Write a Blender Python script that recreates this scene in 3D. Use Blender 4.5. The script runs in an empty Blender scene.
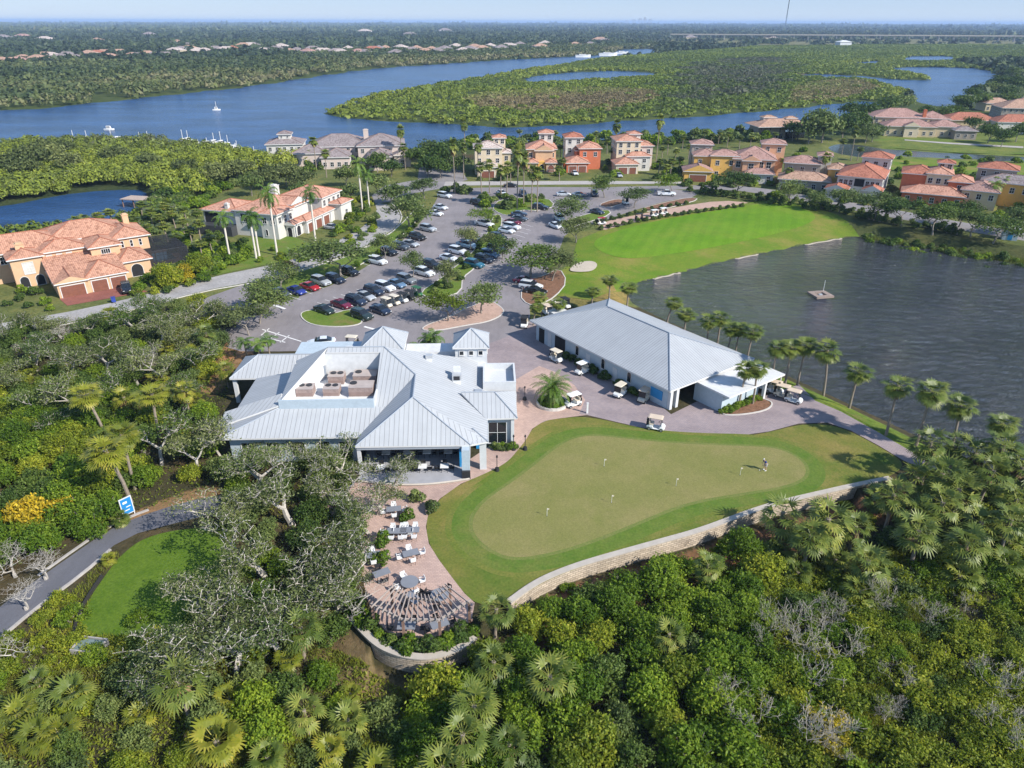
import bpy, math, random, time
import numpy as np
from mathutils import Vector, Matrix
from mathutils.geometry import delaunay_2d_cdt
T0 = time.time()
random.seed(7); RNG = np.random.default_rng(7)
F, HZ, CAMH = 711.0, 21.5, 48.0
PITCH = math.atan((384 - HZ) / F)
SP, CP = math.sin(PITCH), math.cos(PITCH)
R = math.radians
scene = bpy.context.scene
COL = scene.collection

def G(x, y, z=0.0):
    """Where the view ray through picture point x, y meets height z (survey of the photo: metres, camera foot at 0,0)."""
    u = (x - 512) / F; v = (y - 384) / F
    d = (CAMH - z) / (SP + v * CP)
    return (u * d, d * (CP - v * SP))

def P(x, y, z=0.0):
    d = y * CP + (CAMH - z) * SP
    return (512 + F * x / d, 384 + F * ((CAMH - z) * CP - y * SP) / d)

# ------------------------------------------------------------------ materials
def nodes_of(name):
    m = bpy.data.materials.new(name); m.use_nodes = True
    nt = m.node_tree; nt.nodes.clear()
    out = nt.nodes.new('ShaderNodeOutputMaterial')
    b = nt.nodes.new('ShaderNodeBsdfPrincipled')
    nt.links.new(b.outputs[0], out.inputs[0])
    return m, nt, b, out

def N(nt, typ, **kw):
    n = nt.nodes.new(typ)
    for k, v in kw.items():
        if k in n.inputs.keys():
            n.inputs[k].default_value = v
        else:
            setattr(n, k, v)
    return n

def L(nt, a, b): nt.links.new(a, b)

def mixcol(nt, fac, a, b, mode='MIX'):
    n = nt.nodes.new('ShaderNodeMix'); n.data_type = 'RGBA'; n.blend_type = mode
    for sock, v in ((n.inputs[0], fac), (n.inputs[6], a), (n.inputs[7], b)):
        if hasattr(v, 'is_linked') or isinstance(v, bpy.types.NodeSocket): L(nt, v, sock)
        elif isinstance(v, (int, float)): sock.default_value = v
        else: sock.default_value = (*v, 1) if len(v) == 3 else v
    return n.outputs[2]

def ramp(nt, fac, stops):
    n = nt.nodes.new('ShaderNodeValToRGB')
    while len(n.color_ramp.elements) < len(stops): n.color_ramp.elements.new(0.5)
    for e, (p, c) in zip(n.color_ramp.elements, stops):
        e.position = p; e.color = (*c, 1) if not isinstance(c, (int, float)) else (c, c, c, 1)
    L(nt, fac, n.inputs[0])
    return n.outputs[0]

def noise(nt, scale, detail=4, rough=0.55, coord='Object', w=None, stretch=None):
    tc = nt.nodes.new('ShaderNodeTexCoord')
    src = tc.outputs[coord]
    if stretch:
        mp = nt.nodes.new('ShaderNodeMapping'); mp.inputs['Scale'].default_value = stretch
        L(nt, src, mp.inputs[0]); src = mp.outputs[0]
    n = N(nt, 'ShaderNodeTexNoise', Scale=scale, Detail=detail, Roughness=rough)
    L(nt, src, n.inputs['Vector'])
    return n.outputs['Fac']

def plain(name, col, rough=0.7, var=0.15, scale=0.8, bump=0.0, bscale=8, metallic=0, spec=0.3, scale2=None, var2=0.0, coord='Object'):
    """A painted or mineral surface: base colour mottled by two noises."""
    m, nt, b, out = nodes_of(name)
    b.inputs['Roughness'].default_value = rough; b.inputs['Metallic'].default_value = metallic
    b.inputs['Specular IOR Level'].default_value = spec
    if var > 0:
        f = noise(nt, scale, 6, 0.6, coord)
        lo = tuple(max(0, c * (1 - var)) for c in col); hi = tuple(min(1, c * (1 + var)) for c in col)
        c = ramp(nt, f, [(0.3, lo), (0.7, hi)])
        if scale2:
            f2 = noise(nt, scale2, 3, 0.5, coord)
            g = ramp(nt, f2, [(0.35, (1 - var2,) * 3), (0.65, (1 + 0 * var2,) * 3)])
            c = mixcol(nt, 1.0, c, g, 'MULTIPLY')
        L(nt, c, b.inputs['Base Color'])
    else:
        b.inputs['Base Color'].default_value = (*col, 1)
    if bump:
        bn = N(nt, 'ShaderNodeBump', Strength=bump, Distance=0.05)
        L(nt, noise(nt, bscale, 4, 0.6, coord), bn.inputs['Height']); L(nt, bn.outputs[0], b.inputs['Normal'])
    return m

def glass(name, col=(0.012, 0.016, 0.02), rough=0.08):
    m, nt, b, out = nodes_of(name)
    b.inputs['Base Color'].default_value = (*col, 1); b.inputs['Roughness'].default_value = rough
    b.inputs['Specular IOR Level'].default_value = 0.6
    return m

def seam_roof(name, col, period=0.55, tile=False, rough=0.45, metallic=0.0, line=0.55, width=0.12, tilerow=0.42, mott=0.1):
    """Roof sheet following the UV map (u along the eave, v up the slope, metres): standing seams, or barrel tiles with courses."""
    m, nt, b, out = nodes_of(name)
    b.inputs['Roughness'].default_value = rough; b.inputs['Metallic'].default_value = metallic
    b.inputs['Specular IOR Level'].default_value = 0.15
    uv = nt.nodes.new('ShaderNodeUVMap'); sep = nt.nodes.new('ShaderNodeSeparateXYZ'); L(nt, uv.outputs[0], sep.inputs[0])
    def saw(sock, per):
        d = N(nt, 'ShaderNodeMath', operation='DIVIDE'); L(nt, sock, d.inputs[0]); d.inputs[1].default_value = per
        fr = N(nt, 'ShaderNodeMath', operation='FRACT'); L(nt, d.outputs[0], fr.inputs[0])
        return fr.outputs[0]
    su = saw(sep.outputs[0], period)
    f = noise(nt, 0.35, 6, 0.65)
    mpS = nt.nodes.new('ShaderNodeMapping'); mpS.inputs['Scale'].default_value = (1.3, .10, 1); L(nt, uv.outputs[0], mpS.inputs[0]); nS = N(nt, 'ShaderNodeTexNoise', Scale=1.0, Detail=5, Roughness=.7); L(nt, mpS.outputs[0], nS.inputs['Vector'])
    lo = tuple(c * (1 - mott) for c in col); hi = tuple(min(1, c * (1 + mott)) for c in col)
    c = ramp(nt, f, [(0.3, lo), (0.7, hi)])
    c = mixcol(nt, 1.0, c, ramp(nt, nS.outputs['Fac'], [(0.32, (.92,) * 3), (0.62, (1.03,) * 3)]), 'MULTIPLY')
    if not tile:
        g = ramp(nt, su, [(0.0, (line,) * 3), (width, (line,) * 3), (width + 0.03, (1, 1, 1)), (1, (1, 1, 1))])
        c = mixcol(nt, 1.0, c, g, 'MULTIPLY')
        hgt = ramp(nt, su, [(0, 1.0), (width, 1.0), (width + 0.05, 0.0), (1, 0.0)])
    else:
        sv = saw(sep.outputs[1], tilerow)
        # every tile its own shade
        fl = []
        for s, per in ((sep.outputs[0], period), (sep.outputs[1], tilerow)):
            d = N(nt, 'ShaderNodeMath', operation='DIVIDE'); L(nt, s, d.inputs[0]); d.inputs[1].default_value = per
            q = N(nt, 'ShaderNodeMath', operation='FLOOR'); L(nt, d.outputs[0], q.inputs[0]); fl.append(q.outputs[0])
        cmb = nt.nodes.new('ShaderNodeCombineXYZ'); L(nt, fl[0], cmb.inputs[0]); L(nt, fl[1], cmb.inputs[1])
        wn = N(nt, 'ShaderNodeTexWhiteNoise', noise_dimensions='3D'); L(nt, cmb.outputs[0], wn.inputs['Vector'])
        tv = ramp(nt, wn.outputs['Value'], [(0, (0.62, 0.58, 0.56)), (0.5, (1, 1, 1)), (1, (1.0, 1.0, 1.0))])
        c = mixcol(nt, 1.0, c, tv, 'MULTIPLY')
        gu = ramp(nt, su, [(0, (0.55,) * 3), (0.2, (1, 1, 1)), (0.85, (1, 1, 1)), (1, (0.55,) * 3)])
        gv = ramp(nt, sv, [(0, (0.6,) * 3), (0.22, (1, 1, 1)), (1, (1, 1, 1))])
        c = mixcol(nt, 0.7, c, gu, 'MULTIPLY'); c = mixcol(nt, 0.7, c, gv, 'MULTIPLY')
        hgt = ramp(nt, su, [(0, 0.0), (0.5, 1.0), (1, 0.0)])
    L(nt, c, b.inputs['Base Color'])
    bn = N(nt, 'ShaderNodeBump', Strength=0.6, Distance=0.06); L(nt, hgt, bn.inputs['Height']); L(nt, bn.outputs[0], b.inputs['Normal'])
    return m

def leafmat(name, stops, trans=0.3, rough=0.55, rand=0.25, spec=0.25):
    """Leaves: colour from the face attribute 'tint' through a ramp, shifted per tree by Object Info random; part of the light passes through."""
    m = bpy.data.materials.new(name); m.use_nodes = True
    nt = m.node_tree; nt.nodes.clear()
    out = nt.nodes.new('ShaderNodeOutputMaterial')
    at = nt.nodes.new('ShaderNodeAttribute'); at.attribute_name = 'tint'
    oi = nt.nodes.new('ShaderNodeObjectInfo')
    c = ramp(nt, at.outputs['Fac'], stops)
    hs = nt.nodes.new('ShaderNodeHueSaturation')
    mr = N(nt, 'ShaderNodeMapRange'); L(nt, oi.outputs['Random'], mr.inputs[0]); mr.inputs[3].default_value = 0.5 - 0.012; mr.inputs[4].default_value = 0.5 + 0.014
    mv = N(nt, 'ShaderNodeMapRange'); L(nt, oi.outputs['Random'], mv.inputs[0]); mv.inputs[3].default_value = 1 + rand; mv.inputs[4].default_value = 1 - rand
    L(nt, mr.outputs[0], hs.inputs['Hue']); L(nt, mv.outputs[0], hs.inputs['Value']); L(nt, c, hs.inputs['Color'])
    b = nt.nodes.new('ShaderNodeBsdfPrincipled'); b.inputs['Roughness'].default_value = rough; b.inputs['Specular IOR Level'].default_value = spec
    L(nt, hs.outputs[0], b.inputs['Base Color'])
    if trans > 0:
        t = nt.nodes.new('ShaderNodeBsdfTranslucent'); mx = nt.nodes.new('ShaderNodeMixShader'); mx.inputs[0].default_value = trans
        L(nt, hs.outputs[0], t.inputs[0]); L(nt, b.outputs[0], mx.inputs[1]); L(nt, t.outputs[0], mx.inputs[2]); L(nt, mx.outputs[0], out.inputs[0])
    else:
        L(nt, b.outputs[0], out.inputs[0])
    return m

# ------------------------------------------------------------------ mesh builder
class MB:
    def __init__(s): s.v = []; s.f = []; s.m = []; s.uv = []; s.hasuv = False; s.tint = []
    def face(s, pts, m=0, uv=None, tint=0.5):
        i = len(s.v); s.v.extend(tuple(p) for p in pts); s.f.append(tuple(range(i, i + len(pts)))); s.m.append(m)
        if uv: s.hasuv = True
        s.uv.append(uv); s.tint.append(tint)
    def slope(s, pts, m=0):
        """roof face: UV u horizontal, v up the slope; pts[0]->pts[1] is the eave"""
        a = Vector(pts[0]); e = Vector(pts[1]) - a; e.normalize()
        n = Vector((0, 0, 0))
        for k in range(1, len(pts) - 1): n += (Vector(pts[k]) - a).cross(Vector(pts[k + 1]) - a)
        n.normalize()
        e = Vector((-n.y, n.x, 0)) if abs(n.x) + abs(n.y) > 1e-4 else Vector((e.x, e.y, 0)); e.normalize()
        w = n.cross(e)
        s.face(pts, m, [((Vector(p)).dot(e), (Vector(p)).dot(w)) for p in pts])
    def box(s, x0, x1, y0, y1, z0, z1, m=0, T=None, skip=''):
        c = [(x0, y0, z0), (x1, y0, z0), (x1, y1, z0), (x0, y1, z0), (x0, y0, z1), (x1, y0, z1), (x1, y1, z1), (x0, y1, z1)]
        if T is not None: c = [tuple(T @ Vector(p)) for p in c]
        i = len(s.v); s.v.extend(c)
        for k, q in (('b', (3, 2, 1, 0)), ('t', (4, 5, 6, 7)), ('f', (0, 1, 5, 4)), ('r', (1, 2, 6, 5)), ('k', (2, 3, 7, 6)), ('l', (3, 0, 4, 7))):
            if k in skip: continue
            s.f.append(tuple(i + j for j in q)); s.m.append(m); s.uv.append(None); s.tint.append(0.5)
    def tube(s, pts, rad, n=6, m=0, cap=True, tint=0.5):
        pts = [Vector(p) for p in pts]
        if not hasattr(rad, '__len__'): rad = [rad] * len(pts)
        base = len(s.v); prev = None
        for k, p in enumerate(pts):
            d = (pts[min(k + 1, len(pts) - 1)] - pts[max(k - 1, 0)])
            if d.length < 1e-9: d = Vector((0, 0, 1))
            d.normalize()
            u = d.cross(Vector((0, 0, 1))) if prev is None else prev - d * prev.dot(d)
            if u.length < 1e-4: u = d.cross(Vector((1, 0, 0)))
            u.normalize(); prev = u; w = d.cross(u)
            for j in range(n):
                a = 2 * math.pi * j / n
                s.v.append(tuple(p + (u * math.cos(a) + w * math.sin(a)) * rad[k]))
        for k in range(len(pts) - 1):
            for j in range(n):
                a = base + k * n + j; b_ = base + k * n + (j + 1) % n
                s.f.append((a, b_, b_ + n, a + n)); s.m.append(m); s.uv.append(None); s.tint.append(tint)
        if cap:
            s.f.append(tuple(base + j for j in range(n))[::-1]); s.f.append(tuple(base + (len(pts) - 1) * n + j for j in range(n)))
            for _ in (0, 1): s.m.append(m); s.uv.append(None); s.tint.append(tint)
    def cyl(s, x, y, z0, z1, r, n=12, m=0, r2=None):
        s.tube([(x, y, z0), (x, y, z1)], [r, r if r2 is None else r2], n, m)
    def build(s, name, mats, parent=None, smooth=False, loc=None, T=None):
        me = bpy.data.meshes.new(name)
        vs = s.v if T is None else [tuple(T @ Vector(p)) for p in s.v]
        me.from_pydata(vs, [], s.f)
        for m in (mats if isinstance(mats, (list, tuple)) else [mats]): me.materials.append(m)
        me.polygons.foreach_set('material_index', s.m)
        if smooth: me.polygons.foreach_set('use_smooth', [True] * len(s.f))
        if s.hasuv:
            uvl = me.uv_layers.new(name='UVMap'); buf = []
            for f, u in zip(s.f, s.uv):
                buf.extend([c for q in u for c in q] if u else [0.0] * (2 * len(f)))
            uvl.data.foreach_set('uv', buf)
        if any(t != 0.5 for t in s.tint):
            at = me.attributes.new('tint', 'FLOAT', 'FACE'); at.data.foreach_set('value', s.tint)
        me.update()
        o = bpy.data.objects.new(name, me); COL.objects.link(o)
        if parent is not None: o.parent = parent
        if loc is not None: o.location = loc
        return o

def npmesh(name, V, Fq, mat, tint=None, parent=None, smooth=False):
    """Mesh straight from numpy arrays (V n*3, Fq m*k)."""
    me = bpy.data.meshes.new(name); k = Fq.shape[1]
    me.vertices.add(len(V)); me.vertices.foreach_set('co', np.ascontiguousarray(V, np.float32).ravel())
    me.loops.add(Fq.size); me.loops.foreach_set('vertex_index', np.ascontiguousarray(Fq, np.int32).ravel())
    me.polygons.add(len(Fq)); me.polygons.foreach_set('loop_start', np.arange(0, Fq.size, k, dtype=np.int32))
    try: me.polygons.foreach_set('loop_total', np.full(len(Fq), k, np.int32))
    except Exception: pass
    if smooth: me.polygons.foreach_set('use_smooth', np.ones(len(Fq), bool))
    if tint is not None:
        at = me.attributes.new('tint', 'FLOAT', 'FACE'); at.data.foreach_set('value', np.ascontiguousarray(tint, np.float32))
    me.materials.append(mat); me.update(calc_edges=True)
    o = bpy.data.objects.new(name, me); COL.objects.link(o)
    if parent is not None: o.parent = parent
    return o

def tag(o, label=None, cat=None, group=None, kind=None):
    for k, v in (('label', label), ('category', cat), ('group', group), ('kind', kind)):
        if v: o[k] = v
    return o

def thing(name, label, cat, loc=(0, 0, 0), rz=0.0, group=None):
    o = bpy.data.objects.new(name, None); COL.objects.link(o)
    o.location = loc; o.rotation_euler = (0, 0, rz); o.empty_display_size = 0.5
    return tag(o, label, cat, group)

def dup(root, loc, rz=0.0, label=None, group=None, scale=None, mats=None):
    """Copy a thing with its parts and sub-parts; mats {part stem: material} repaints parts of the copy."""
    r = root.copy(); COL.objects.link(r); r.location = loc; r.rotation_euler = (0, 0, rz)
    if scale is not None: r.scale = scale if hasattr(scale, '__len__') else (scale,) * 3
    if label: r['label'] = label
    if group: r['group'] = group
    def rec(src, dst):
        for ch in list(src.children):
            c = ch.copy(); COL.objects.link(c); c.parent = dst
            rec(ch, c)
    rec(root, r)
    if mats: repaint(r, mats)
    return r

def repaint(r, mats):
    for c in list(r.children) + [g for c in r.children for g in c.children]:
        st = c.name.split('.')[0]
        if st in mats:
            c.material_slots[0].link = 'OBJECT'; c.material_slots[0].material = mats[st]

def ordinal(n):
    w = ['nearest', 'second nearest', 'third nearest', 'fourth nearest', 'fifth nearest', 'sixth nearest', 'seventh nearest', 'eighth nearest', 'ninth nearest', 'tenth nearest', 'eleventh nearest', 'twelfth nearest', 'thirteenth nearest', 'fourteenth nearest', 'fifteenth nearest', 'sixteenth nearest']
    return w[n] if n < len(w) else f'{n+1}th nearest'
ORD = ['first', 'second', 'third', 'fourth', 'fifth', 'sixth', 'seventh', 'eighth', 'ninth', 'tenth', 'eleventh', 'twelfth', 'thirteenth', 'fourteenth', 'fifteenth', 'sixteenth', 'seventeenth', 'eighteenth', 'nineteenth', 'twentieth', 'twenty-first', 'twenty-second', 'twenty-third', 'twenty-fourth', 'twenty-fifth', 'twenty-sixth', 'twenty-seventh', 'twenty-eighth', 'twenty-ninth', 'thirtieth']

# ------------------------------------------------------------------ plan geometry
def gp(pts, z=0.0): return [G(x, y, z) for x, y in pts]

def chaikin(pts, n=2, closed=True):
    pts = [tuple(p) for p in pts]
    for _ in range(n):
        q = []
        m = len(pts)
        if not closed: q.append(pts[0])
        for i in range(m if closed else m - 1):
            a, b = pts[i], pts[(i + 1) % m]
            q.append((a[0] * .75 + b[0] * .25, a[1] * .75 + b[1] * .25)); q.append((a[0] * .25 + b[0] * .75, a[1] * .25 + b[1] * .75))
        if not closed: q.append(pts[-1])
        pts = q
    return pts

def inside(poly, X, Y):
    poly = np.asarray(poly); r = np.zeros(X.shape, bool); n = len(poly)
    j = n - 1
    for i in range(n):
        xi, yi = poly[i]; xj, yj = poly[j]
        if yi != yj:
            c = ((yi > Y) != (yj > Y)) & (X < (xj - xi) * (Y - yi) / (yj - yi) + xi)
            r ^= c
        j = i
    return r

def pdist(poly, X, Y, closed=True):
    poly = np.asarray(poly, float); d = np.full(X.shape, 1e12)
    n = len(poly)
    for i in range(n if closed else n - 1):
        ax, ay = poly[i]; bx, by = poly[(i + 1) % n]
        vx, vy = bx - ax, by - ay; l2 = vx * vx + vy * vy + 1e-12
        t = np.clip(((X - ax) * vx + (Y - ay) * vy) / l2, 0, 1)
        d = np.minimum(d, (X - ax - t * vx) ** 2 + (Y - ay - t * vy) ** 2)
    return np.sqrt(d)

def sdist(poly, X, Y):
    d = pdist(poly, X, Y); return np.where(inside(poly, X, Y), -d, d)

def sstep(a, b, x):
    t = np.clip((x - a) / (b - a), 0, 1); return t * t * (3 - 2 * t)
# ------------------------------------------------------------------ water outlines and levels
RIVER_Z, POND_Z, CREEK_Z = -0.8, -1.5, -0.7
river_px = [(-260, 156), (0, 148), (70, 145), (140, 147), (200, 151), (265, 158), (330, 158), (400, 150), (450, 143), (512, 141), (560, 140), (640, 139), (700, 136), (760, 133), (800, 130), (832, 122), (866, 110),
            (882, 101), (853, 101), (818, 105.5), (768, 110.5), (737, 113), (697, 117), (637, 120), (562, 126), (512, 128), (470, 126), (416, 123), (356, 120), (316, 115), (331, 110.5), (363, 99), (400, 92),
            (431, 86), (470, 80), (512, 73), (562, 65), (587, 61), (612, 57.5), (630, 55.5), (656, 54), (657, 48.5), (622, 49), (612, 54), (587, 56), (512, 59.5), (450, 64), (386, 68), (331, 75), (256, 87), (200, 93), (150, 98.5), (50, 109.5), (0, 113), (-260, 128)]
lagoon_px = [(522, 83), (530, 76.5), (562, 73), (600, 71), (625, 71), (655, 72.5), (662, 75.5), (640, 77.5), (600, 79.5), (560, 82.5), (535, 84)]
right_lagoon_px = [(893, 66.5), (943, 66), (988, 68), (994, 75), (985, 85), (963, 93), (953, 103), (938, 107), (918, 99), (908, 89), (885, 84.5), (873, 79), (800, 76.5), (800, 73), (860, 75), (900, 79.5), (935, 79.5), (925, 74), (893, 70)]
upper_lagoon_px = [(905, 55.5), (953, 54.8), (955, 60), (925, 61.5), (903, 60)]
slough_px = [(850, 63), (878, 59.5), (880, 62.5), (868, 65)]
creek_px = [(826, 148), (838, 143), (860, 144), (880, 148), (906, 149.5), (960, 153), (1030, 156), (1120, 160), (1120, 168), (1030, 160.5), (960, 158), (906, 155), (880, 156), (850, 156)]
cove_px = [(-60, 214), (0, 208), (60, 197), (110, 191), (150, 191), (152, 204), (142, 216), (100, 224), (40, 232), (-60, 240)]
pond_px = [(628, 300), (634, 284), (660, 277.5), (687, 271), (725, 261), (768, 252), (818, 242), (850, 236.5), (868, 237), (928, 248), (1023, 263), (1130, 283), (1200, 330), (1200, 560), (1075, 505), (1030, 486), (990, 470), (943, 447), (883, 418), (813, 386), (760, 362), (700, 335), (650, 312)]
def W(px, z, n=1): return chaikin(gp(px, z), n)
WATERS = [(W(river_px, RIVER_Z), RIVER_Z, 4.0), (W(lagoon_px, RIVER_Z, 2), RIVER_Z, 4.0), (W(right_lagoon_px, RIVER_Z), RIVER_Z, 4.0), (W(upper_lagoon_px, RIVER_Z), RIVER_Z, 4.0),
          (W(slough_px, RIVER_Z), RIVER_Z, 4.0), (W(creek_px, CREEK_Z), CREEK_Z, 3.5), (W(cove_px, RIVER_Z), RIVER_Z, 4.0), (W(pond_px, POND_Z), POND_Z, 7.0)]
WNAMES = ['river', 'lagoon', 'lagoon', 'lagoon', 'lagoon', 'creek', 'lagoon', 'pond']
# retaining walls: top edge seen in the photo, at z = 0.15
WALL_A = gp([(512, 603), (532, 588), (550, 578), (575, 568), (600, 560), (660, 543), (700, 532), (735, 519), (762, 509), (790, 501), (820, 494), (850, 487), (893, 478)], 0.15)
WALL_B = gp([(341, 606), (348, 616), (356, 625), (366, 636), (376, 645), (386, 651), (406, 658), (431, 660), (456, 653), (470, 645), (478, 638)], 0.15)
LOW = -1.6
fore = [G(322, 588)] + WALL_B + [G(488, 626, 0)] + WALL_A + [G(935, 470), G(1010, 486), G(1130, 520), G(1200, 900), G(250, 900), G(300, 660)]

def hgt(X, Y):
    X = np.asarray(X, float); Y = np.asarray(Y, float); shp = X.shape
    X = X.ravel(); Y = Y.ravel(); h = np.zeros_like(X)
    near = (Y < 120)
    if near.any():
        d = sdist(fore, X[near], Y[near]); xn, yn = X[near], Y[near]
        wid = np.where(xn < -12, 5.0, np.where(xn > 40, 6.0, 0.6))
        h[near] = LOW * sstep(0.0, 1.0, (-d + 1.3) / wid)
        bump = np.sin(xn * .55 + np.sin(yn * .4)) * np.cos(yn * .47 + 1) * 0.3 + np.sin(xn * 1.7) * np.sin(yn * 1.3) * .12
        h[near] += bump * sstep(1, 4, -d)
    dist = np.hypot(X, Y)
    for poly, wl, bank in WATERS:
        pa = np.asarray(poly); x0, y0 = pa.min(0); x1, y1 = pa.max(0); mg = 60
        q = (X > x0 - mg) & (X < x1 + mg) & (Y > y0 - mg) & (Y < y1 + mg)
        if not q.any(): continue
        d = sdist(poly, X[q], Y[q]); bw = np.maximum(bank, dist[q] * .012)
        if wl == POND_Z:   # long grass slope down from the practice range on the north side
            yy = Y[q]; xx = X[q]
            bw = np.where((yy > 143) & (xx < 90), 15.0, np.where(yy > 140, 9.0, 5.0))
        if bank == 4.0: d = d + np.sin(X[q] * .13 + Y[q] * .07) * np.minimum(4, dist[q] * .004) + np.sin(X[q] * .31 - Y[q] * .17) * np.minimum(2, dist[q] * .002)
        hw = np.where(d > 0, wl * (1 - sstep(0, 1, d / bw)) , wl - np.minimum(1.8, -d * .35))
        h[q] = np.minimum(h[q], hw)
    return h.reshape(shp)

# ------------------------------------------------------------------ ground sheet (one fan-shaped grid out to the horizon)
C_SCRUB = (0.060, 0.052, 0.028); C_LAWN = (0.120, 0.135, 0.045); C_MULCH = (0.20, 0.105, 0.06); C_LITTER = (0.26, 0.15, 0.08); C_MARSH = (0.15, 0.12, 0.062)
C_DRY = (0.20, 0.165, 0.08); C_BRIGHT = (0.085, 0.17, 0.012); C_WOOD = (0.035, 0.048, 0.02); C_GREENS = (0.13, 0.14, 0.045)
COVERS = [
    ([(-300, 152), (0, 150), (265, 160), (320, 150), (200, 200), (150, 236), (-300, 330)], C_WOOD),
    ([(-300, 345), (-300, 240), (100, 236), (150, 235), (200, 198), (330, 158), (470, 162), (700, 146), (800, 135), (1300, 140), (1300, 330), (870, 242), (560, 300), (530, 340), (230, 350), (200, 300), (60, 332)], C_LAWN),
    ([(880, 122), (1300, 118), (1300, 172), (880, 172)], (0.13, 0.16, 0.04)),
    ([(555, 300), (560, 262), (600, 240), (850, 232), (870, 241), (700, 280), (640, 300), (600, 315)], C_LAWN),
    ([(556, 296), (560, 270), (600, 262), (625, 285), (636, 284), (625, 305), (590, 312)], (0.20, 0.16, 0.055)),
    ([(760, 372), (795, 375), (1040, 492), (1000, 500), (905, 458), (800, 400)], (0.12, 0.17, 0.028)),
    ([(512, 612), (560, 580), (660, 548), (762, 520), (850, 494), (893, 484), (925, 490), (880, 515), (780, 545), (700, 570), (620, 600), (540, 640)], C_MULCH),
    ([(128, 516), (165, 500), (215, 484), (225, 492), (212, 500), (160, 512), (136, 524)], C_LITTER),
    ([(330, 590), (345, 620), (380, 660), (420, 680), (350, 690), (310, 650)], (0.17, 0.12, 0.065)),
    ([(455, 99), (490, 92), (560, 88), (640, 88), (662, 93), (650, 103), (600, 111), (540, 113), (480, 108)], C_MARSH),
    ([(785, 99), (800, 82), (860, 78), (885, 88), (845, 98), (800, 102)], C_MARSH), ([(690, 60), (760, 58), (860, 66), (830, 74), (700, 80)], (0.10, 0.09, 0.055)),
    ([(985, 55), (1100, 52), (1100, 62), (985, 60)], (0.17, 0.19, 0.06)),
    ([(840, 228), (870, 208), (960, 236), (1060, 250), (1060, 275), (960, 258), (868, 238)], (0.065, 0.075, 0.028)),
    ([(200, 350), (230, 330), (262, 312), (262, 345), (235, 372), (215, 400), (200, 390)], C_LITTER),
    ([(560, 195), (640, 200), (690, 197), (640, 205), (580, 222)], (0.13, 0.085, 0.05)),
    ([(340, 185), (385, 195), (372, 262), (280, 300), (266, 300), (330, 262)], C_GREENS),
]
def ground():
    r1 = np.concatenate([np.linspace(18, 60, 40, endpoint=False), np.linspace(60, 130, 150, endpoint=False), np.linspace(130, 290, 170, endpoint=False), np.geomspace(290, 70000, 260)])
    az = np.radians(np.linspace(-58, 58, 470))
    Rr, A = np.meshgrid(r1, az, indexing='ij'); X = Rr * np.sin(A); Y = Rr * np.cos(A)
    Z = hgt(X, Y)
    V = np.stack([X.ravel(), Y.ravel(), Z.ravel()], 1); nr, na = X.shape
    i = np.arange(nr * na).reshape(nr, na)
    Fq = np.stack([i[:-1, :-1], i[:-1, 1:], i[1:, 1:], i[1:, :-1]], -1).reshape(-1, 4)[:, ::-1]
    col = np.tile(np.array(C_SCRUB), (nr * na, 1)); xf, yf = X.ravel(), Y.ravel()
    far = np.hypot(xf, yf) > 300; col[far] = (0.055, 0.075, 0.022)
    vf = np.hypot(xf, yf) > 1300; col[vf] = (0.05, 0.06, 0.026)
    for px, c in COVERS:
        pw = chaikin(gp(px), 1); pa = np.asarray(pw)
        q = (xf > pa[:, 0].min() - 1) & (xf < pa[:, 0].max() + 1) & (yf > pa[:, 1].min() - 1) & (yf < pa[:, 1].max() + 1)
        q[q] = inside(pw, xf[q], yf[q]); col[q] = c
    fld = vf & (np.sin(xf * .0021 + 1.3 * np.sin(yf * .0017)) + np.sin(yf * .0031 + xf * .0008) > .95); col[fld] = (0.15, 0.145, 0.065)
    m, nt, b, out = nodes_of('ground_cover')
    a = nt.nodes.new('ShaderNodeVertexColor'); a.layer_name = 'cover'
    n1 = noise(nt, 0.11, 8, 0.75); n2 = noise(nt, 1.3, 6, 0.7)
    g1 = ramp(nt, n1, [(0.34, (0.55, 0.66, 0.55)), (0.5, (1, 1, 1)), (0.66, (1.55, 1.25, 1.15))]); g2 = ramp(nt, n2, [(0.3, (0.65, 0.66, 0.62)), (0.7, (1.3, 1.3, 1.25))])
    c = mixcol(nt, 1.0, a.outputs[0], g1, 'MULTIPLY'); c = mixcol(nt, 1.0, c, g2, 'MULTIPLY')
    L(nt, c, b.inputs['Base Color']); b.inputs['Roughness'].default_value = 0.95; b.inputs['Specular IOR Level'].default_value = 0.1
    bn = N(nt, 'ShaderNodeBump', Strength=0.7, Distance=0.15); L(nt, noise(nt, 3.0, 5, 0.7), bn.inputs['Height']); L(nt, bn.outputs[0], b.inputs['Normal'])
    o = npmesh('ground', V, Fq, m, smooth=True)
    ca = o.data.color_attributes.new('cover', 'FLOAT_COLOR', 'POINT')
    ca.data.foreach_set('color', np.concatenate([col, np.ones((len(col), 1))], 1).astype(np.float32).ravel())
    tag(o, kind='structure')
ground()

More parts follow.
